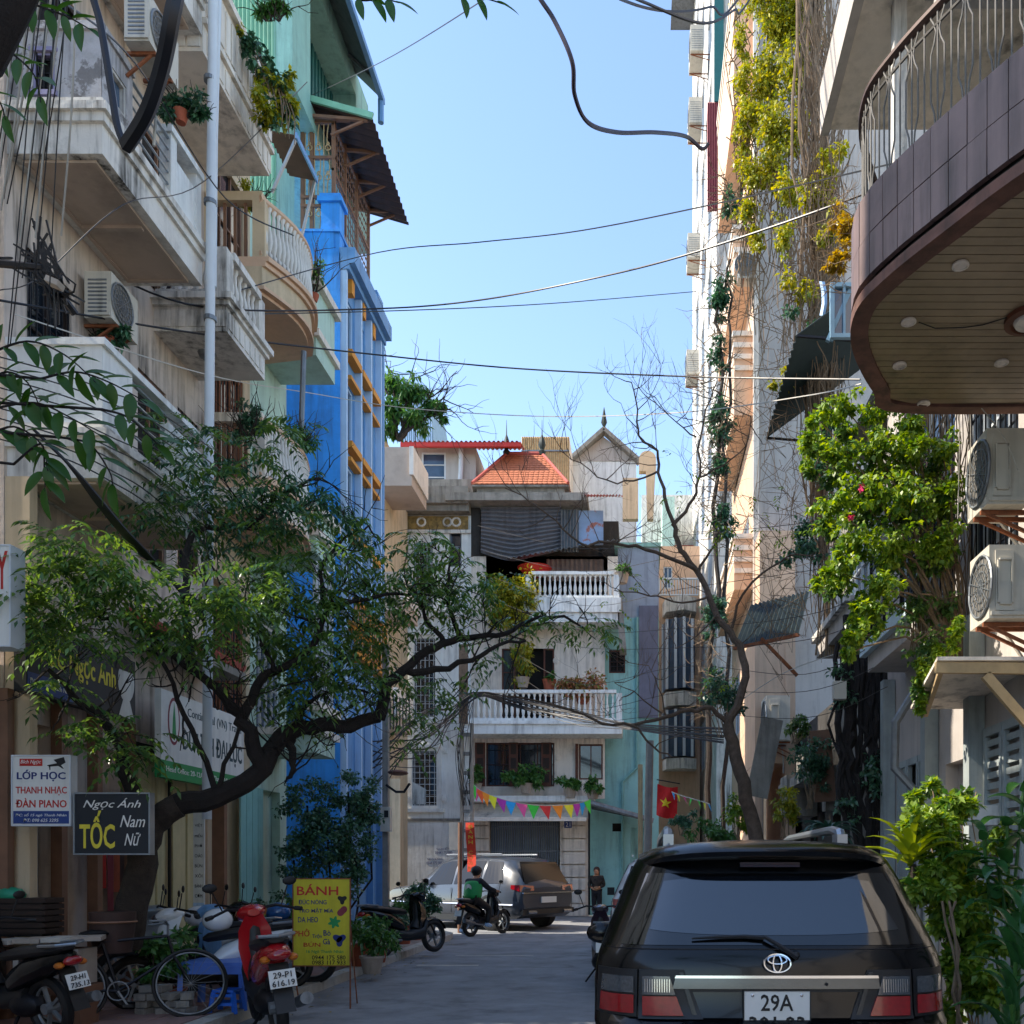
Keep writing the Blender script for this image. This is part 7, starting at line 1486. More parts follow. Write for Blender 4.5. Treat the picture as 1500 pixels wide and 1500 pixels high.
# bare tree on the right
t = thing('bare_tree', 'nearly leafless tree with a slanting trunk behind the black suv', 'tree', (xx(1112, 13), 13, .1)); T2 = t
s = MB(); limb(s, [(1118, 1400, 13), (1108, 1240, 13), (1093, 1170, 13), (1078, 1110, 13), (1066, 1060, 13)], .125, .085, 10, 3); s.build('trunk', M_BARKP, t, True)
b2 = [([(1066, 1062, 13), (1085, 1020, 13), (1090, 975, 13.1), (1078, 935, 13.2), (1050, 905, 13.3), (1038, 870, 13.4), (1020, 835, 13.5), (998, 805, 13.5), (990, 775, 13.5)], .10, .055),
      ([(990, 775, 13.5), (975, 730, 13.5), (965, 690, 13.6), (960, 660, 13.6), (935, 640, 13.6), (932, 600, 13.6), (925, 560, 13.7)], .05, .012), ([(985, 770, 13.5), (1010, 740, 13.5), (1022, 710, 13.5), (1024, 660, 13.5), (1032, 600, 13.5), (1050, 560, 13.5)], .045, .012),
      ([(1020, 835, 13.5), (975, 815, 13.3), (930, 800, 13.2), (890, 795, 13), (850, 795, 12.9), (815, 765, 12.8), (775, 735, 12.7), (740, 715, 12.6)], .05, .01), ([(1024, 838, 13.5), (1040, 808, 13.4), (1055, 785, 13.4)], .04, .012),
      ([(1066, 1060, 13), (1040, 1040, 12.9), (1010, 1042, 12.8), (975, 1050, 12.7), (925, 1062, 12.6), (880, 1058, 12.5), (800, 1030, 12.5), (740, 1020, 12.4)], .06, .02), ([(1072, 920, 13.2), (1090, 870, 13), (1130, 830, 12.8), (1160, 815, 12.6), (1190, 812, 12.5)], .035, .012),
      ([(965, 690, 13.6), (930, 705, 13.6), (890, 705, 13.5), (850, 680, 13.4), (820, 660, 13.3)], .025, .008), ([(1022, 700, 13.5), (1060, 680, 13.4), (1095, 655, 13.3), (1100, 610, 13.2)], .025, .008), ([(1040, 870, 13.4), (1000, 885, 13.2), (950, 870, 13.1), (900, 865, 13)], .03, .01), ([(925, 1062, 12.6), (960, 1095, 12.6), (985, 1110, 12.6)], .03, .015), ([(975, 1048, 12.7), (965, 1005, 12.6), (950, 975, 12.6)], .02, .006), ([(970, 1045, 12.7), (930, 1015, 12.6), (900, 1000, 12.6)], .02, .006), ([(1020, 640, 13.5), (990, 620, 13.5), (960, 590, 13.5)], .02, .006), ([(1050, 900, 13.2), (1020, 930, 13), (990, 950, 13)], .02, .008)]
al = []
for q, r0, r1 in b2:
    s = MB(); al.append(limb(s, q, r0*.66, r1*.66, 7)); s.build('limb', M_BARKP, t, True)
s = MB()
for k, pts in enumerate(al):
    for p in pts[len(pts)//3:]:
        if random.random() < (.85 if k in (1, 2, 3, 7, 8, 9, 13) else .45): twigs(s, p, Vector((random.gauss(0, 1), random.gauss(0, .5), random.gauss(.5, .6))), random.uniform(.35, .75), .008, 2, .6, .25)
s.build('twigs', M_BARKP, t, kind='stuff')
sp = []
for px, py, n in ((1050, 790, 8), (1000, 700, 4), (930, 860, 3), (1150, 790, 8), (1120, 740, 5), (905, 870, 4), (1050, 1000, 5)):
    for _ in range(n): sp.append(P(px+random.gauss(0, 18), py+random.gauss(0, 18), 13.2))
foliage('foliage', fronds(sp, 1, fl=.22, pairs=4, ll=.07, lw=.03, spread=.05), M_LVB, t)
# nest like tangle and ivy column
t = thing('ivy_column', 'dark tangled creeper column climbing in front of the tall white house', 'climbing plant', P(1050, 1150, 24)); s = MB()
limb(s, [(1036, 1362, 24), (1040, 1150, 24), (1038, 1000, 24), (1050, 860, 24), (1048, 700, 24), (1060, 560, 24), (1052, 470, 24), (1070, 380, 24)], .09, .03, 8, 4, .06); limb(s, [(1062, 1362, 24), (1060, 1150, 24), (1066, 900, 24), (1058, 700, 24), (1072, 500, 24), (1064, 400, 24)], .07, .03, 7, 4, .08)
s.build('stem', M_BARK, t, True); E = [(*P(px, py, 24), rx*24/F, .25, ry*24/F) for px, py, rx, ry in ((1055, 430, 14, 50), (1048, 520, 16, 40), (1055, 620, 20, 50), (1050, 680, 22, 25), (1060, 760, 16, 40), (1045, 900, 22, 40), (1050, 1000, 24, 40), (1070, 300, 10, 60))]
foliage('foliage', scatter_leaves(E, 5200, .12, .075, .8), M_LVD, t); s = MB()
for e in E:
    for _ in range(30): twigs(s, Vector(e[:3])+Vector((random.gauss(0, .2), 0, random.gauss(0, .5))), Vector((random.gauss(0, 1), random.gauss(0, .5), random.gauss(-.3, .6))), .6, .014, 1)
s.build('twigs', M_TWIG, t, kind='stuff')
# ---------------------------------------------------------------- VINES on the right
def E_(px, py, d, rx, ry, dz=.5): return (*P(px, py, d), rx*d/F, dz, ry*d/F)
t = thing('yellow_creeper', 'bright yellow green creeper pouring down the salmon house at the top right', 'climbing plant', P(1120, 450, 22))
E = [E_(1125, -20, 22, 55, 60), E_(1150, 40, 22, 50, 50), E_(1120, 120, 22, 42, 60), E_(1135, 190, 21.5, 34, 50), E_(1095, 175, 22, 24, 30), E_(1100, 250, 22, 22, 45), E_(1130, 250, 22, 24, 40), E_(1095, 310, 22, 20, 38), E_(1110, 350, 22, 15, 20), E_(1180, 20, 22, 24, 60), E_(1085, 60, 22, 14, 30), E_(1165, 110, 21.5, 26, 50), E_(1170, 190, 21.5, 22, 50), E_(1155, 280, 21.5, 24, 40), E_(1085, 120, 22, 14, 30), E_(1150, 350, 21.5, 18, 30), E_(1080, 210, 22, 10, 24)]
foliage('foliage', scatter_leaves(E, 20000, .105, .06, .95, .6, 30), M_LVY, t); s = MB()
for i in range(150):
    e = random.choice(E); x = e[0]+random.gauss(0, e[3]*.6)+.15; q = [Vector((x+random.gauss(0, .12), e[1]+.35, e[2]+e[5]*1.1-k*random.uniform(.25, .5))) for k in range(8)]; s.tube(q, .014, 3)
s.build('stem', M_TWIG, t, kind='stuff')
t = thing('dry_vines', 'dense grey brown dry vines hanging down in front of the tall grey wall', 'climbing plant', P(1200, 950, 14)); s = MB()
for i in range(330):
    px = random.gauss(1203, 20); y0 = random.uniform(-80, 250) if i % 2 else random.uniform(150, 600); ln = random.uniform(120, 420); d = random.gauss(14, .35); q = []
    for k in range(9):
        px += random.gauss(0, 5.5)-(0.12*(px-1205)); q.append(P(px, y0+ln*k/8, d+random.gauss(0, .06)))
    s.tube(q, random.uniform(.004, .011), 3)
for i in range(90):
    px = random.gauss(1150, 26); y0 = random.uniform(330, 900); q = [P(px+random.gauss(0, 14)+20*math.sin(k*.8+i), y0+k*random.uniform(6, 20), 14) for k in range(8)]; s.tube(q, .005, 3)
s.build('twigs', M_TWIG, t, kind='stuff')
s = MB()
for i in range(12): limb(s, [(1195+random.gauss(0, 14), -40, 14), (1190+random.gauss(0, 16), 200, 14), (1205+random.gauss(0, 12), 420, 14), (1200+random.gauss(0, 16), 700, 14), (1215+random.gauss(0, 14), 960, 14)], .025, .014, 5, 4, .03)
s.build('stem', M_TWIG, t, True)
E = [E_(1190, 280, 13.7, 30, 40, .4), E_(1170, 430, 13.7, 32, 40, .4), E_(1225, 330, 13.4, 24, 50, .4), E_(1150, 560, 13.8, 28, 20, .3), E_(1210, 240, 13.5, 25, 40, .3), E_(1130, 455, 13.8, 18, 10, .3)]
foliage('foliage', scatter_leaves(E, 1900, .085, .05, .9, .5), M_LVY, t); foliage('foliage', scatter_leaves([E_(1175, 480, 13.8, 40, 30, .4), E_(1180, 800, 13.6, 35, 60, .4), E_(1200, 640, 13.6, 30, 60, .4)], 1100, .08, .05, .9, .5), M_LVD, t)
t = thing('yellow_leaf_bush', 'dry yellow leaved bush pressed against the pink end of the tiled balcony', 'shrub', P(1235, 380, 9.6)); E = [E_(1238, 335, 9.6, 20, 35, .3), E_(1225, 385, 9.6, 26, 25, .3), E_(1232, 300, 9.8, 12, 20, .2)]
foliage('foliage', scatter_leaves(E, 1300, .06, .035, .9, .4), mat_ if (mat_ := MATS.get('olive_leaf')) else leafmat('olive_leaf', '#8d7a26', '#b7a436', tr=.4), t); s = MB()
for e in E:
    for _ in range(22): twigs(s, Vector(e[:3])+Vector((random.gauss(0, .1), random.gauss(0, .1), random.gauss(0, .15))), Vector((random.gauss(0, 1), random.gauss(0, 1), random.gauss(-.2, .6))), .3, .005, 1)
s.build('twigs', M_TWIG, t, kind='stuff')
t = thing('sunlit_bougainvillea', 'big sunlit green climbing bush with a few pink flowers below the boarded balcony', 'climbing plant', P(1330, 980, 8.6))
cl = [(1200, 615, 9, 30, 14), (1240, 600, 9, 34, 20), (1290, 605, 8.9, 34, 22), (1330, 620, 8.8, 34, 22), (1190, 660, 9, 26, 16), (1230, 670, 9, 40, 30), (1280, 660, 8.9, 40, 32), (1330, 670, 8.8, 40, 30), (1380, 660, 8.8, 34, 26), (1270, 720, 8.8, 50, 34), (1330, 730, 8.6, 50, 34), (1385, 720, 8.7, 36, 36), (1215, 745, 8.9, 32, 26), (1250, 790, 8.8, 46, 28), (1310, 800, 8.6, 50, 30), (1370, 800, 8.6, 40, 34), (1230, 840, 8.7, 40, 20), (1290, 860, 8.6, 34, 22), (1265, 890, 8.5, 22, 20), (1258, 930, 8.4, 12, 26), (1240, 960, 8.4, 14, 8), (1350, 870, 8.6, 44, 36), (1370, 930, 8.5, 44, 36), (1340, 940, 8.5, 30, 24), (1350, 990, 8.4, 14, 24), (1395, 870, 8.6, 30, 30), (1400, 780, 8.8, 26, 34)]
E1 = [E_(*c, .42) for c in cl]; 
foliage('foliage', scatter_leaves(E1[:21], 14500, .055, .038, .95, .5, 24), M_LVB, t); foliage('foliage', scatter_leaves([(e[0]+.05, e[1]+.35, e[2]-.05)+e[3:] for e in E1], 9500, .055, .038, .95, .5, 24), M_LV, t)
E2 = [E_(px+random.gauss(0, 3), py, 8.45, 6, 9, .08) for x0, y0, n_ in ((1258, 880, 8), (1185, 620, 4), (1350, 960, 8), (1372, 950, 5), (1205, 840, 3), (1290, 880, 5), (1235, 790, 4), (1400, 900, 6)) for k in range(n_) for px, py in ((x0+(k*-2 if x0 < 1300 else 0), y0+k*11),)]
foliage('foliage', scatter_leaves(E2, 3200, .06, .04, .9, .5, 30), M_LVB, t)
s = MB()
for c in cl: limb(s, [(1415, 1000, 9.0), ((1415+c[0])/2, (950+c[1])/2-20, 8.9), (c[0], c[1], c[2])], .018, .006, 5, 3, .02)
for i in range(40): px = random.uniform(1330, 1425); s.tube([P(px+random.gauss(0, 6), 600+k*45, 9.15) for k in range(9)], .006, 3)
s.build('stem', M_TWIG, t)
for px, py in ((1262, 716), (1246, 756), (1250, 752), (1412, 690)): s = MB(); 
for px, py in ((1262, 716), (1247, 757)):
    V, Fc = scatter_leaves([E_(px, py, 8.4, 4, 4, .03)], 26, .035, .03, 1); foliage('flower', (V, Fc), mat('pink_petal', '#d8346a', .5), t, kind=None)
# ---------------------------------------------------------------- PLANTS at right foreground
def frondy(label, loc, **k): return strap_plant(label, loc, **k)
M_DRAC = leafmat('dracaena_leaf', '#5d7d1e', '#a0ad3c', tr=.4)
strap_plant('yellow green strap leaved plant beside the suv roof', (1.86, 6.3, .1), n=30, L=.52, w=.06, bend=.75, m=M_DRAC, trunk=1.5, name='dracaena_plant', el=(.5, 1.6))
t = thing('garden_shrub', 'dense sunlit leafy shrub between the suv and the shutters', 'shrub', (2.2, 6.3, .1))
cl = [(c[0], c[1], c[2]+.4, c[3], c[4]) for c in [(1370, 1215, 6, 50, 30), (1350, 1200, 6.3, 40, 24), (1400, 1180, 6.2, 40, 26), (1430, 1160, 6.3, 40, 26), (1340, 1170, 6.5, 26, 20), (1395, 1250, 6, 50, 30), (1345, 1295, 5.8, 30, 30), (1380, 1300, 5.8, 40, 34), (1420, 1300, 6, 34, 34), (1400, 1350, 5.8, 34, 34), (1430, 1380, 5.7, 34, 34), (1410, 1420, 5.6, 30, 36), (1440, 1450, 5.5, 30, 40), (1365, 1150, 6.6, 20, 14)]]
E1 = [E_(*c, .3) for c in cl]; foliage('foliage', scatter_leaves(E1, 9500, .068, .038, .95, .3, 90), M_LVB, t); foliage('foliage', scatter_leaves([(e[0]+.05, e[1]+.25, e[2])+e[3:] for e in E1], 3600, .065, .036, .85, .3), M_LV, t); s = MB()
for c in cl: limb(s, [(random.uniform(1380, 1460), 1640, 6.6), ((1420+c[0])/2, (1500+c[1])/2, 6.5), c[:3]], .008, .004, 5, 3, .02)
foliage('foliage', scatter_leaves([E_(1365, 1270, 6.2, 26, 26, .2), E_(1395, 1330, 6.2, 34, 28, .2), E_(1395, 1400, 6.15, 30, 34, .2), E_(1435, 1370, 6.15, 30, 34, .2), E_(1415, 1460, 6.15, 34, 32, .2), E_(1455, 1440, 6.15, 26, 34, .2), E_(1460, 1230, 6.3, 34, 34, .2), E_(1330, 1210, 6.3, 22, 24, .2), E_(1460, 1310, 6.2, 24, 30, .2), E_(1395, 1490, 6.15, 26, 20, .2)], 5200, .06, .034, .95, .3, 60), M_LVB, t)
for i in range(3): limb(s, [(1400+i*22, 1640, 5.7), (1390+i*9+random.gauss(0, 8), 1450, 5.7), (1380+i*10, 1320, 5.8)], .014, .008, 5, 3, .02)
s.build('stem', M_TWIG, t)
M_BROAD = leafmat('broad_leaf', '#1d4226', '#3a6a3a', rough=.25, tr=.3)
def broad_plant(label, base, tops, L, w, m_, name='broad_leaf_plant', el=(.3, 1.1), n=7, group=None):
    t = thing(name, label, 'plant', base, group); me = strap_leaf_mesh(L, w, .7, m_, 8); s = MB()
    for tp in tops:
        tp = Vector(tp); s.tube(smooth_path([Vector(base), Vector(base).lerp(tp, .5)+Vector((random.gauss(0, .04), 0, 0)), tp], 3), .012, 5)
        for i in range(n):
            M = Matrix.Translation(tp+Vector((0, 0, -.05*i))) @ Matrix.Rotation(i*2.4+random.random(), 4, 'Z') @ Matrix.Rotation(random.uniform(*el)-.7, 4, 'X') @ Matrix.Scale(random.uniform(.7, 1.15), 4); inst('leaf', me, M, t)
    s.build('stem', M_LVP, t); return t
broad_plant('dark broad leaved plant at the right picture edge', (2.55, 6.1, .1), [P(1440, 1220, 6), P(1475, 1200, 6.1), P(1490, 1290, 6), P(1460, 1260, 5.9), P(1495, 1360, 5.7), P(1500, 1150, 6.2)], .30, .10, M_BROAD)
broad_plant('tall dark narrow leaved plant rising at the bottom right corner', (2.25, 5.0, .1), [P(1488, 1400, 5), P(1500, 1340, 5), P(1480, 1460, 5)], .5, .06, M_BROAD, el=(.9, 1.5))
strap_plant('big blue green agave like plant behind the suv roof', P(1212, 1225, 11), n=26, L=.55, w=.09, bend=.9, m=leafmat('blue_green_leaf', '#1d3a34', '#35574a', tr=.2), name='agave_plant')
for (px, py, d, rx, ry, mm, lab, n) in ((1185, 1110, 15, 34, 50, M_LVD, 'dark leafy tangle on the low weathered house', 1800), (1165, 1060, 15.4, 26, 20, M_LV, 'greenery hanging beneath the grey air conditioner', 700), (1040, 1215, 14, 40, 24, M_LVP, 'low bushy plants under the pennants', 1500), (1080, 1190, 14.5, 20, 40, M_LVB, 'leafy shrub left of the bare tree trunk', 900), (1150, 1175, 14, 22, 35, M_LVY, 'yellowish shrub right of the bare tree trunk', 900), (1000, 1200, 16, 22, 16, M_LVD, 'dark low shrub beneath the flag', 700), (1060, 1020, 14, 35, 40, M_LVD, 'spiky epiphyte clump in the fork of the bare tree', 900)):
    t = thing('shrub', lab, 'shrub', P(px, py+ry, d)); E = [E_(px, py, d, rx, ry, .4), E_(px+rx*.5, py+ry*.4, d, rx*.6, ry*.6, .3)]; foliage('foliage', scatter_leaves(E, n, .08, .035, .9), mm, t); s = MB()
    for _ in range(8): limb(s, [(px+random.gauss(0, 4), py+ry*1.5, d), (px+random.gauss(0, rx*.4), py+random.gauss(0, ry*.3), d)], .012, .005, 4, 2)
    s.build('stem', M_TWIG, t)
# ---------------------------------------------------------------- PLANTS at left
t = thing('climbing_bush', 'tall dark small leaved bush climbing the blue house front', 'climbing plant', (xx(480, 16), 16, .1))
E = [E_(450, 1180, 15.8, 40, 50, .5), E_(510, 1160, 16, 42, 40, .5), E_(480, 1230, 15.8, 55, 50, .5), E_(520, 1250, 16, 30, 50, .4), E_(430, 1260, 15.6, 25, 60, .4), E_(480, 1310, 15.6, 45, 30, .4), E_(540, 1180, 16.2, 18, 40, .3)]
foliage('foliage', scatter_leaves(E, 12000, .07, .045, .55, .3), M_LVD, t); s = MB()
for e in E: s.tube([(xx(480, 16)+random.gauss(0, .3), 16, .1), (e[0], e[1]+.2, (e[2]+.1)/2), e[:3]], .02, 5)
s.build('stem', M_BARKD, t)
pot_plant('round green bush in a square pale pot at the street corner', (xx(620, 20.6), 20.6, .1), .24, .38, M_POTW, [(0, 0, .85, .42, .4, .42), (.2, 0, .7, .3, .3, .3), (-.25, 0, .9, .25, .3, .35)], 1900, .08, .04, M_LVD, square=True)
strap_plant('long strap leaved plant in a terracotta pot behind the yellow sign', (xx(528, 13.8), 13.8, .1), n=34, L=.8, w=.05, bend=1.25, m=M_LVP, pot=(.17, .35, M_TERRA), el=(.6, 1.4))
for i, (px, d, lab, r, h, n, mm) in enumerate(((590, 18, 'bushy potted plant by the concrete pole foot', .2, .3, 900, M_LVP), (572, 16.8, 'leggy potted plant left of the concrete pole', .18, .3, 700, M_LVD), (250, 9.9, 'low leafy plant at the tree foot', .16, .2, 900, M_LVP), (225, 9.6, 'broad leaved plant in a white pot behind the bicycle', .15, .28, 600, M_LVP), (370, 12.8, 'tall potted shrub behind the white motorbike', .2, .3, 1200, M_LVD), (335, 12.6, 'leafy potted shrub below the notice board', .18, .3, 900, M_LVP), (605, 19, 'tall dark potted shrub between the pole and the corner bush', .22, .35, 1600, M_LVD), (415, 13.2, 'leafy potted shrub left of the climbing bush foot', .2, .3, 1300, M_LVP), (440, 12.6, 'dark potted shrub just behind the yellow sign', .2, .3, 1100, M_LVD), (545, 13, 'low potted plant with broad pale leaves at the kerb', .17, .25, 800, M_LVP), (555, 14.5, 'small plant in a pot beside the parked black motorbike', .14, .25, 500, M_LVP))):
    pot_plant(lab, (xx(px, d), d, .1), r, h, (M_TERRA, M_POTW, M_TERRA, M_POTW)[i % 4], [(0, 0, h+.3, .3, .28, .28), (.15, 0, h+.55 if n > 800 else h+.2, .22, .2, .25)], n, .085, .04, mm)
for (px, py, d, rx, ry, lab, mm, n) in ((265, 155, 10, 42, 24, 'feathery plant in a pot on the middle balcony rail', M_LVD, 1500), (370, 290, 14, 22, 28, 'sunlit shrub between the peach and mint houses', M_LVY, 800), (160, 490, 10.6, 36, 20, 'potted plants on the wall below the old air conditioner', M_LVD, 900), (460, 400, 15.3, 16, 40, 'small plants with orange pots behind the curved balustrade', M_LVP, 700), (430, 640, 14.5, 45, 35, 'reddish flowering shrub and ferns on the lower curved balcony', M_LVP, 1700), (400, 10, 12.8, 40, 30, 'leafy branches at the top left over the carved parapet', M_LVP, 900), (365, 620, 12.8, 30, 40, 'leafy shrub on the balcony behind the white pipe', M_LVD, 900)):
    t = thing('balcony_plant', lab, 'plant', P(px, py+ry, d), 'plants on the balconies'); k = d/F; E = [E_(px, py, d, rx, ry*.75, rx*k*.6), E_(px-rx*.45, py+ry*.3, d, rx*.6, ry*.6, rx*k*.5), E_(px+rx*.5, py+ry*.25, d, rx*.55, ry*.6, rx*k*.5)]
    foliage('foliage', scatter_leaves(E, n, .075 if d < 20 else .16, .03 if d < 20 else .06, .9), mm, t); s = MB()
    for _ in range(12): twigs(s, P(px+random.gauss(0, rx*.2), py+ry*.7, d), Vector((random.gauss(0, .8), random.gauss(0, .4), 1)), ry*k*1.3, .012, 1)
    s.build('stem', M_BARK, t, kind='stuff')
    if 'pot' in lab and d < 20: MB().lathe([(.05, 0), (.08, .1), (.085, .12), (.06, .12)], P(px, py+ry*1.05, d), 10).build('pot', M_TERRA if n % 2 == 0 else M_POTW, t, True)
t = thing('rooftop_tree', 'rooftop tree with thin drooping twigs beside the blue house', 'tree', P(585, 645, 27)); E = [E_(*c) for c in ((575, 560, 27, 26, 18, .8), (600, 575, 27, 30, 22, .8), (575, 600, 27, 28, 24, .8), (610, 612, 27, 24, 18, .7), (570, 628, 27, 24, 12, .6), (640, 595, 27, 18, 12, .5), (650, 612, 27, 10, 8, .4))]
foliage('foliage', scatter_leaves(E, 4200, .2, .07, .95, .8, 26), M_LVP, t); s = MB()
for a in ((555, 540), (600, 555), (635, 580), (655, 575), (660, 600), (570, 545), (620, 600)): q = limb(s, [(585, 645, 27), ((585+a[0])/2, (620+a[1])/2, 27), (a[0], a[1], 27)], .06, .015, 5, 3, .05); [twigs(s, p, Vector((random.gauss(.5, .6), 0, random.gauss(.2, .6))), 1.0, .02, 1) for p in q[3:]]
s.build('limb', M_BARK, t, kind='stuff')
# aerial roots on the right
t = thing('aerial_roots', 'dark tangle of aerial roots hanging down the shaded wall right of the grey wall', 'roots', (xx(1262, 12), 12, .1)); s = MB()
for i in range(26): x0 = random.uniform(1225, 1290); limb(s, [(x0, random.uniform(900, 990), 12.4), (x0+random.gauss(0, 8), 1060, 12.2), (x0+random.gauss(4, 10), 1150, 12.1), (x0+random.gauss(8, 12), 1260, 12), (x0+random.gauss(8, 14), 1430, 12)], random.uniform(.015, .06), random.uniform(.01, .05), 6, 4, .03)
s.build('root', M_BARKD, t, kind='stuff'); E = [E_(1235, 1010, 12.2, 20, 40, .2), E_(1280, 1130, 12, 16, 50, .2), E_(1240, 1180, 12, 26, 30, .3)]; foliage('foliage', scatter_leaves(E, 900, .07, .04, .9, .5, 20), M_LVD, t)
t = thing('scrap_sheets', 'leaning dark boards and sheets against the low weathered house', 'boards', (3.2, 15.8, .1))
for i, (px, a, m_) in enumerate(((1120, .2, M_CONC), (1205, -.08, M_OWOOD))): MB().ob(P(px, 1110+12*i, 15.0+.2*i), .35, .04, 1.3-.12*i, Matrix.Rotation(a, 3, 'Y')).build('board', m_, t)
for k, (px, py, d) in enumerate(((1228, 1000, 11.8), (1240, 1075, 14.4))): MB().fb(FF(d), xx(px-9, d), xx(px+9, d), zz(py+26, d), zz(py, d), 0, .12).build('meter_box', M_ACW, t)
t = thing('parapet_creeper', 'dark and yellow leafed creeper trailing over the carved parapet', 'climbing plant', P(400, 170, 12.4)); E = [E_(*c) for c in ((365, 65, 12.4, 22, 22, .3), (385, 95, 12.5, 26, 20, .3), (405, 125, 12.6, 26, 22, .3), (420, 160, 12.7, 20, 24, .3), (395, 165, 12.4, 20, 18, .2), (350, 40, 12.3, 14, 14, .2), (425, 110, 12.6, 14, 14, .2), (380, 140, 12.2, 10, 14, .1))]
foliage('foliage', scatter_leaves(E[:5], 1500, .085, .045, .95, .5, 25), M_LVD, t); foliage('foliage', scatter_leaves(E[2:], 1500, .085, .045, .95, .6, 20), M_LVY, t); s = MB()
for k in range(14): limb(s, [(350+k*5, 30+k*8, 12.6), (365+k*5, 60+k*9, 12.5), (368+k*5+random.gauss(0, 6), 95+k*9, 12.4)], .012, .005, 4, 2)
s.build('stem', M_TWIG, t, kind='stuff')
# centre block balcony plants
for (px, py, rx, ry, n, mm, lab, pm) in ((760, 890, 46, 50, 5200, M_LVY, 'rounded yellow green bush overflowing the upper baluster balcony', M_POTW), (770, 960, 14, 45, 900, M_LVY, 'trailing vine hanging beside the dark doorway', M_POTW), (855, 1008, 42, 20, 1500, leafmat('mixed_flower_leaf', '#6a7a34', '#b5765a', tr=.3), 'pink and yellow flowering shrub on the middle balcony', M_TERRA), (775, 1140, 36, 16, 1500, M_LVP, 'wide leafy plant in a planter below the brown shutters', M_POTW), (838, 1150, 20, 12, 700, M_LVP, 'spiky plant in a pale pot on the garage ledge', M_POTW), (870, 1152, 18, 12, 700, M_LVP, 'arching plant at the right end of the garage ledge', M_POTW), (702, 1140, 10, 16, 400, M_LVP, 'small plant left of the brown shutters', M_POTW), (808, 1000, 8, 8, 260, M_LVP, 'plant in a terracotta pot on the balcony rail', M_TERRA), (912, 842, 14, 14, 350, M_LVP, 'little tree growing at the broken balcony corner', M_POTW)):
    t = thing('balcony_plant', lab, 'plant', CF.p(cx(px), cz(py+ry), .8), 'plants on the balconies'); E = [(*CF.p(cx(px), cz(py), .8), rx/45, .5, ry/45), (*CF.p(cx(px-rx*.4), cz(py+ry*.3), .8), rx/80, .5, ry/80), (*CF.p(cx(px+rx*.4), cz(py+ry*.3), .8), rx/80, .5, ry/80)]
    foliage('foliage', scatter_leaves(E, n, .16, .07, .7), mm, t); MB().lathe([(.15, 0), (.22, .3), (.24, .32), (.18, .32)], CF.p(cx(px), cz(py+ry)-.2, .75), 10).build('pot', pm, t, True)
# stacked things bottom left
t = thing('paper_stack', 'stacked old papers and boards on a low bench at the left', 'stack', (-5.9, 8.75, .1))
for i in range(5): MB().ob((-6.15+i*.24, 8.7, zz(1380, 8.7)+.01*i), .25, .35, .04, Matrix.Rotation(.2*(i-2), 3, 'Z')).build('board', M_KERB if i % 2 else M_POTW, t)
for i in range(18): MB().box(-6.3+i*.062, -6.25+i*.062, 8.55, 8.85, .5, zz(1384, 8.7)-.03).build('bundle', (M_BTIN, M_OWOOD, M_POTW)[i % 3], t)
MB().box(-6.3, -5.15, 8.5, 8.9, .42, .49).build('bench', M_OWOOD, t); MB().box(-6.25, -6.18, 8.55, 8.85, .1, .419).box(-5.25, -5.18, 8.55, 8.85, .1, .419).build('leg', M_OWOOD, t)
t = thing('crate', 'dark slatted crate topped with a green plastic bag', 'crate', (-6.1, 9.2, .9)); f = FF(8.95)
for i in range(6): MB().fb(f, xx(-5, 8.95), xx(66, 8.95), zz(1368-i*9, 8.95), zz(1361-i*9, 8.95), -.3, 0).build('slat', M_DWOOD, t)
MB().fb(f, xx(-5, 8.95), xx(60, 8.95), zz(1372, 8.95), zz(1318, 8.95), -.28, -.02).build('inner', M_BLACK, t)
o = MB().sphere(P(15, 1310, 9.05), .14, .1, .07, 12, 8, .12); tag(o.build('plastic_bag', mat('green_bag', '#1f8a6a', .4), None, True), 'crumpled green plastic bag on the slatted crate', 'bag')
t = thing('broken_bricks', 'small pile of old bricks below a pot behind the bicycle wheel', 'bricks', (xx(245, 9.5), 9.5, .1))
for i in range(14): MB().ob((xx(225, 9.5)+.13*(i % 4)+random.gauss(0, .01), 9.4+random.gauss(0, .02), .14+.075*(i//4)), .12, .2, .065, Matrix.Rotation(random.gauss(0, .2), 3, 'Z')).build('brick', M_CONC, t)
t = thing('basket', 'brown woven sack basket tied at the tree trunk', 'basket', P(165, 1400, 9.1)); MB().lathe([(.17, 0), (.2, .25), (.21, .4), (.17, .4)], P(165, 1395, 9.1), 14).build('sack', M_BTIN, t, True); MB().tube([P(165, 1350, 9.1)+Vector((.21*math.cos(a), .21*math.sin(a), 0)) for a in [2*math.pi*i/16 for i in range(16)]], .012, 5, True).build('rim', M_OWOOD, t)
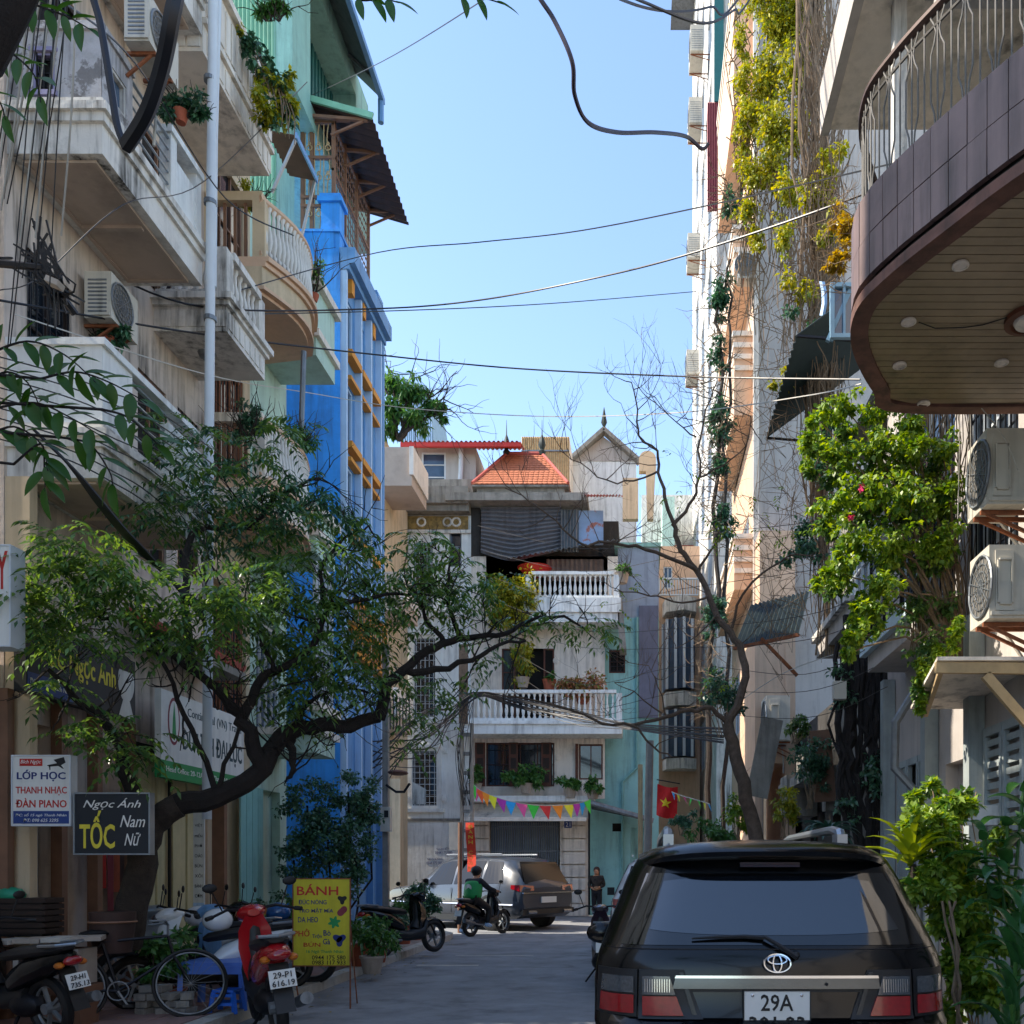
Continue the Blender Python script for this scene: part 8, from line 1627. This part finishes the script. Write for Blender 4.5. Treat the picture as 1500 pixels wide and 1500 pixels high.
# helmet like white front of motorbike
# ---------------------------------------------------------------- POLES
t = thing('ladder_pole', 'brown concrete ladder style utility pole with a tangle of wires', 'utility pole', (xx(683, 24), 24, 0)); s = MB()
for dx in (-.16, .10): s.box(xx(684, 24)+dx, xx(684, 24)+dx+.07, 23.9, 24.05, 0, zz(1060, 24))
for i in range(10): z = .5+i*.5; s.box(xx(684, 24)-.09, xx(684, 24)+.1, 23.92, 24.03, z, z+.09)
s.build('shaft', M_CONC, t); MB().box(xx(676, 24)-.05, xx(676, 24)+.16, 23.9, 24.05, zz(1060, 24), zz(945, 24)).build('upper_post', M_BARKP, t); MB().box(xx(660, 24), xx(673, 24), 23.8, 23.95, zz(1245, 24), zz(1205, 24)).build('meter_box', M_ACW, t)
t = thing('concrete_pole', 'square concrete pole with electricity meter box and street lamp', 'utility pole', (xx(565, 20.4), 20.4, .1)); MB().box(xx(561, 20.4), xx(569, 20.4), 20.35, 20.5, .1, zz(945, 20.4)).build('shaft', M_CONC, t); MB().box(xx(558, 20.2), xx(572, 20.2), 20.15, 20.34, zz(1218, 20.2), zz(1182, 20.2)).build('meter_box', M_ACW, t); MB().box(xx(562, 20.1), xx(568, 20.1), 20.13, 20.149, zz(1197, 20.1), zz(1187, 20.1)).build('meter_dial', M_INK, t)
s = MB(); s.tube([P(566, 1150, 20.3), P(580, 1160, 20.2), P(592, 1160, 20.1), P(600, 1148, 20)], .03, 6); s.build('arm', M_IRON, t); MB().sphere(P(583, 1132, 20.1), .22, .3, .06, 12, 6).build('lamp_head', M_RIM, t, True)
t = thing('small_signboard', 'small white panel on an arm beside the lamp', 'panel', P(610, 1155, 20)); MB().add([P(604, 1145, 20), P(624, 1156, 20), P(624, 1178, 20), P(604, 1178, 20), P(604, 1145, 20.05), P(624, 1156, 20.05), P(624, 1178, 20.05), P(604, 1178, 20.05)], BOXF).build('board', M_WHITE, t)
t = thing('old_concrete_pole', 'weathered concrete pole behind the flag', 'utility pole', (xx(945, 21), 21, 0)); MB().tube([(xx(946, 21), 21, 0), (xx(952, 21), 21, zz(1085, 21))], [.10, .09], 10).build('shaft', M_CONC, t, True)
t = thing('grey_steel_pole', 'slender round pole behind the black suv roof rail', 'pole', (xx(938, 19), 19, 0)); MB().tube([(xx(938, 19), 19, 0), (xx(938, 19), 19, zz(1120, 19))], .05, 10).build('shaft', M_PALEW, t, True)
t = thing('rusty_tube', 'thin rusty tube standing in the left balcony row above the flowers', 'pole', P(441, 640, 14.6)); MB().tube([P(441, 640, 14.6), P(445, 515, 14.6)], .045, 8).build('tube', M_TIN, t, True)
# leaf litter along the kerb and an unseen tree added for reflections in the car glass
C_ = np.stack([np.concatenate([RNG.normal(-4.0, .25, 150), RNG.uniform(-5.6, -4.4, 90), RNG.normal(2.2, .3, 60)]), np.concatenate([RNG.uniform(8, 20, 150), RNG.uniform(8, 16, 90), RNG.uniform(6, 20, 60)]), np.concatenate([np.full(150, .125), np.full(90, .125), np.full(60, .01)])], 1)
C_[:150, 2] = np.where(C_[:150, 0] > -4.1, .008, .125); C_[240:, 2] = np.where(C_[240:, 0] > 2.31, .125, .008)
a_ = RNG.uniform(0, 6.28, 300); D_ = np.stack([np.cos(a_), np.sin(a_), np.zeros(300)], 1); L_ = RNG.uniform(.04, .08, 300)
o = foliage('leaf_litter', leaf_arrays(C_, D_, unit(RNG.normal(0, .15, (300, 3))+np.array([[0, 0, 1.]])), L_, L_*.45), leafmat('fallen_leaf', '#5a4a22', '#9a8a3c', tr=.1)); tag(o, 'scattered fallen leaves along both kerbs of the lane', 'leaf litter')
t = thing('reflection_tree', 'unseen leafy tree added behind the camera for reflections in the car glass', 'tree', (1.2, -5, 0)); s = MB(); s.tube([(1.6, -5, 0), (1.5, -5, 3), (.8, -5, 5), (-.5, -5.3, 7)], [.16, .13, .09, .04], 8).tube([(1.5, -5, 3), (2.4, -5, 5), (3, -5, 7)], [.09, .06, .03], 6); s.build('trunk', M_BARK, t)
foliage('foliage', scatter_leaves([(-.4, -5, 6.8, 1.2, .8, .8), (.9, -5, 5.9, 1.0, .8, .6), (2.6, -5, 6.6, 1.1, .8, .8), (1.4, -5, 7.8, 1.2, .8, .7)], 2500, .16, .06, .95, .5, 25), M_LVD, t)
# ---------------------------------------------------------------- CABLES
NC = [0]
def cable(pts, r, m_, label, group=None, sag=0, k=8):
    q = smooth_path([P(*p) for p in pts], k); NC[0] += 1
    o = MB().tube(q, r, 6 if r > .012 else 4).build('overhead_cable', m_, None, True); tag(o, label, 'cable', group); return o
cable([(-60, -1500, 5), (100, -400, 4), (128, -60, 4), (148, 40, 4), (163, 130, 4), (172, 185, 4), (183, 214, 4)], .0165, mat('blue_black_cable', '#23252e', .4), 'thick dark blue cable loop coming down at the top left, left side of the V')
cable([(330, -1600, 4.5), (275, -400, 3.6), (262, -60, 3.6), (251, 30, 3.6), (237, 100, 3.7), (215, 165, 3.8), (185, 214, 3.95)], .030, M_CABLE, 'thickest black cable of the V shape at the top left')
cable([(420, -900, 9), (690, -200, 7.4), (775, -30, 7), (812, 30, 7), (838, 90, 7), (842, 140, 7.2), (862, 180, 7.5), (905, 194, 8), (960, 194, 8.5), (1005, 200, 9), (1028, 218, 9.2), (1038, 210, 9.2)], .017, mat('brownish_cable', '#2a2030', .5), 'thick loose cable curling down through the sky to the right houses')
cable([(500, -700, 8), (800, -130, 7.2), (880, -25, 7), (925, 5, 7.5), (985, 17, 8), (1040, 10, 8.5), (1090, -15, 9), (1300, -400, 9)], .011, M_CABLE, 'upper black cable sagging at the top by the tall white house')
cable([(520, -760, 8), (810, -130, 7.2), (900, -25, 7), (955, 8, 7.5), (1030, 34, 8), (1075, 15, 8.5), (1110, -20, 9), (1330, -400, 9)], .011, M_CABLE, 'lower black cable sagging at the top by the tall white house')
LW = 'dark street wire, '
cable([(300, 440, 12), (553, 370, 15), (700, 355, 15), (850, 338, 14), (1060, 296, 12), (1500, 195, 8)], .010, M_CABLE, LW+'rising to the tiled balcony from above the blue house')
cable([(0, 378, 9), (120, 385, 11), (300, 450, 12), (555, 452, 15), (700, 440, 15), (850, 412, 14), (1000, 375, 12), (1250, 290, 10), (1500, 180, 7)], .013, M_CABLE, LW+'heaviest one, passing under the air conditioner at the sky edge')
cable([(230, 462, 12), (555, 456, 15), (800, 445, 17), (1020, 427, 20)], .010, M_CABLE, LW+'nearly level, ending at the tall white house')
cable([(0, 440, 9), (300, 490, 12), (555, 520, 15), (760, 540, 15), (1020, 552, 14), (1260, 556, 12)], .013, M_CABLE, LW+'sloping gently down to the right below the middle of the sky')
cable([(20, 460, 9), (300, 548, 12), (450, 575, 15), (600, 598, 16), (800, 610, 16), (1000, 604, 14), (1180, 580, 11), (1262, 562, 9.5)], .008, M_CABLEW, 'pale wire sagging just above the centre roofs')
cable([(445, 145, 20), (560, 90, 14), (700, 5, 10), (760, -40, 9)], .006, M_CABLE, 'thin wire climbing to the right from the green tin house')
cable([(0, 425, 8), (60, 405, 8.5), (180, 300, 9.3), (300, 265, 11), (450, 120, 14)], .006, M_CABLE, 'thin wire rising from the left edge across the middle balcony')
cable([(75, -10, 6), (200, 95, 9), (330, 290, 11), (430, 345, 12)], .008, M_CABLE, 'thin black wire falling from the top left past the potted plant')
for i in range(16):
    x0 = 28+i*5.5; x1 = -30+i*7+random.uniform(-15, 15); y1 = random.uniform(260, 520); w_ = i % 3 == 0
    cable([(x0+random.uniform(-2, 2), -30, 4.5), ((x0+x1)/2+random.uniform(-3, 6), y1*.45, 4.7), (x1, y1, 5)], .005 if w_ else .003, M_CABLEW if w_ else M_CABLE, ('pale' if w_ else 'dark')+' thin line in the steep bundle at the top left edge', 'steep thin wires at the left edge')
for i in range(9):
    y0 = 560+i*12; cable([(-10, y0-40+i*3, 8), (150, y0+10+i*4, 9), (300, y0+90+i*9, 11), (560, 860+i*30, 18), (684, 1030+i*5, 24)], .007, M_CABLE, 'dark wire running from the left edge behind the leafy tree to the ladder pole', 'wires from the left edge to the ladder pole')
for i in range(14):
    a = random.uniform(-14, 14); cable([(560+random.uniform(-20, 5), 1130+random.uniform(-60, 60), 21), (620+random.uniform(-15, 15), 1085+a*2.5+random.uniform(-14, 14), 22), (660, 1050+a, 23.5), (695+random.uniform(-4, 10), 1018+a*.3, 24), (760, 1032+a*.6+random.uniform(-5, 5), 25), (850, 1052+a*.6+random.uniform(-6, 6), 24), (930, 1066+a*.4, 22), (1060, 1080+a, 20)], .011+.008*random.random(), M_CABLE if i % 3 else M_CABLEG, 'sagging cable in the thick tangle over the balcony house front', 'tangled cables at the ladder pole')
for i in range(10):
    cable([(690+random.uniform(-8, 8), 1015, 23.9), (680+random.uniform(-14, 16), 1080+random.uniform(0, 50), 23.8), (684+random.uniform(-6, 6), 1180, 23.9)], .010, M_CABLEG if i % 2 else M_CABLE, 'loose cable dangling down the ladder pole', 'loose cables on the ladder pole')
for i in range(8):
    y = 800+i*38; cable([(700+i*12, y-30, 26), (850, y+random.uniform(-12, 12), 20), (1000, y+random.uniform(-25, 25), 15), (1180, y-30+random.uniform(-30, 30), 12), (1300, y-60, 11)], .005, M_CABLEG, 'thin grey wire crossing behind the bare tree', 'thin wires behind the bare tree')
cable([(1060, 1045, 16), (1150, 985, 14), (1290, 935, 12), (1330, 895, 11)], .006, M_CABLEW, 'pale wire from the bare tree up to the balcony edge')
cable([(1438, 598, 7.3), (1470, 640, 7.2), (1492, 690, 7.1)], .004, M_CABLEW, 'pale thin wire crossing the upper cream air conditioner')
for x_ in (1405, 1421): cable([(x_, 603, 7.6), (x_+1, 640, 7.6), (x_-2, 760, 7.6)], .004, M_CABLEW, ('left' if x_ == 1405 else 'right')+' pale thin line hanging under the boarded balcony')
t = thing('cable_bundle', 'thick black bundle of cables sloping down behind the near leaves', 'cables', P(215, 810, 9)); s = MB()
for i in range(16): o = random.gauss(0, 6); s.tube(smooth_path([P(60+o, 640+o, 8.4), P(110+o, 690+o, 8.6), P(165+o*1.3, 760+o, 8.9), P(215+o, 815+o*.6, 9.2), P(300, 900+o, 9.8)], 4), .014, 5)
s.build('cables', M_CABLE, t); s = MB()
for i in range(30): s.tube(smooth_path([P(55+random.gauss(0, 12), 360+random.gauss(0, 18), 8.3), P(70+random.gauss(0, 14), 400+random.gauss(0, 12), 8.3), P(90+random.gauss(0, 12), 440+random.gauss(0, 20), 8.4)], 3), .01, 4)
s.tube([P(-10, 385, 8.3), P(60, 392, 8.3), P(110, 460, 8.6)], .035, 6); s.build('junction_tangle', M_CABLE, t); MB().ob(P(80, 415, 8.2), .12, .1, .05, Matrix.Rotation(.4, 3, 'Y')).build('splice_box', M_POTW, t)
# ---------------------------------------------------------------- NEAR LEAVES (foreground)
def near_leaf_mesh(L, w):
    vs = []; fs = []; N_ = 7
    for i in range(N_+1):
        u = i/N_; ww = w*(math.sin(math.pi*u**.8))**.8 if 0 < u < 1 else 0.001; y = L*u; z = -.18*L*u*u
        vs += [(-ww/2, y, z+ww*.15), (0, y, z), (ww/2, y, z+ww*.15)]
    for i in range(N_):
        for k in (0, 1): fs.append((3*i+k, 3*i+k+1, 3*i+4+k, 3*i+3+k))
    me = bpy.data.meshes.new('leaf'); me.from_pydata(vs, [], fs); me.materials.append(M_LVN); me.polygons.foreach_set('use_smooth', [True]*len(fs)); return me
NLM = near_leaf_mesh(.135, .055)
def spray(label, path, n, sc=1.0, r=.006, hang=.7, mesh=None):
    t = thing('leafy_branch', label, 'branch', P(*path[0]), 'near leafy branches'); q = smooth_path([P(*p) for p in path], 5); x0, y0, d0 = path[0]; pre = ([P(-310, y0+20, 4.2), P(-160, y0-15, 4.2)] if y0 > 30 and x0 < 300 else [P(x0-120, -500, 3.8), P(x0-60, -180, 4.0)]); MB().tube(smooth_path(pre+[q[0]], 4)+q[1:], [r*1.5*(1-i/9*.3) for i in range(9)]+[r*(1-.6*i/(len(q)-1)) for i in range(1, len(q))], 5).build('stem', M_BARKD, t)
    for i in range(n):
        k = (i/2+.6)/(n/2+.6)*(len(q)-1); k = min(k, len(q)-1.001); j = int(k); p = q[j].lerp(q[j+1], k-j); d = (q[j+1]-q[j]).normalized(); s_ = 1 if i % 2 else -1
        if i == n-1: v = d
        else: v = (d*.55+d.cross(Vector((0, -1, .2))).normalized()*s_*.8+Vector((0, random.gauss(0, .25), -.35*hang))).normalized()
        nn = Vector((random.gauss(0, .25), -.55, .8)).normalized(); x = v.cross(nn).normalized(); nn = x.cross(v); M = Matrix.Identity(4)
        for a in range(3): M[a][0] = x[a]; M[a][1] = v[a]; M[a][2] = nn[a]; M[a][3] = p[a]
        inst('leaf', mesh or NLM, M @ Matrix.Scale(sc*random.uniform(.8, 1.12), 4), t)
    return t
D = 4.2
SP = [([(-20, 520, D), (40, 500, D), (95, 520, D), (140, 560, D)], 12), ([(-15, 600, D), (50, 590, D), (100, 610, D), (150, 640, D)], 13), ([(20, 680, D), (60, 650, D), (65, 690, D), (66, 720, D)], 8), ([(60, 555, D), (110, 545, D), (160, 560, D), (215, 590, D)], 11), ([(80, 640, D), (130, 650, D), (160, 690, D), (165, 712, D)], 9), ([(-20, 640, D), (20, 625, D), (60, 650, D), (70, 690, D)], 10), ([(-20, 560, D), (10, 545, D), (40, 560, D), (60, 600, D)], 10), ([(150, 600, D), (185, 610, D), (215, 635, D), (235, 655, D)], 8)]
SL = ['dark leafy spray with the uppermost leaves, across the lower balcony wall', 'dark leafy spray in the middle of the left edge cluster', 'dark leafy spray hanging lowest with drooping tip', 'dark leafy spray reaching furthest right over the lower balcony', 'dark leafy spray drooping in front of the balcony slab', 'dark leafy spray at the very left edge, lower', 'dark leafy spray at the very left edge, upper', 'dark leafy spray beside the slab railing, small']
for i, (p, n) in enumerate(SP): spray(SL[i], p, n)
spray('dark leaf spray by the window at the top left edge', [(-10, 60, D), (20, 80, D), (50, 110, D), (60, 150, D)], 9); spray('leaf spray over the wires at the very top left', [(10, -10, D), (60, 10, D), (100, 25, D), (135, 45, D)], 9, .9); spray('short leaf spray at the left edge below the top', [(-20, 130, D), (0, 150, D), (8, 175, D)], 5, .9)
spray('small dark leaf twig at the top left of the sky', [(500, -12, D), (530, 0, D), (560, -2, D), (585, 4, D)], 7, .85); spray('tiny dark leaf twig at the top middle of the sky', [(650, -14, D), (680, -4, D), (705, -4, D), (738, 6, D)], 6, .8)
MB().tube([(-5.2, 3.2, .1), (-5.0, 3.2, 2.5), (-4.2, 3.3, 4.2), P(-300, 250, 3.4), P(-120, 110, 3.5), P(-40, 60, 3.5), P(-10, 10, 3.5), P(40, -60, 3.5), P(120, -250, 3.6), P(200, -500, 3.8)], [.2, .19, .17, .14, .125, .12, .11, .08, .05, .02], 10).tube([(-4.2, 3.3, 4.2), P(-330, 760, 4.2), P(-312, 500, 4.2), P(-305, 200, 4.2), P(-290, -60, 4.2)], [.06, .05, .045, .04, .03], 8).build('leaning_tree', M_BARKD, None, True); tag(bpy.data.objects['leaning_tree'], 'dark slanting tree limb cutting across the top left corner', 'tree')
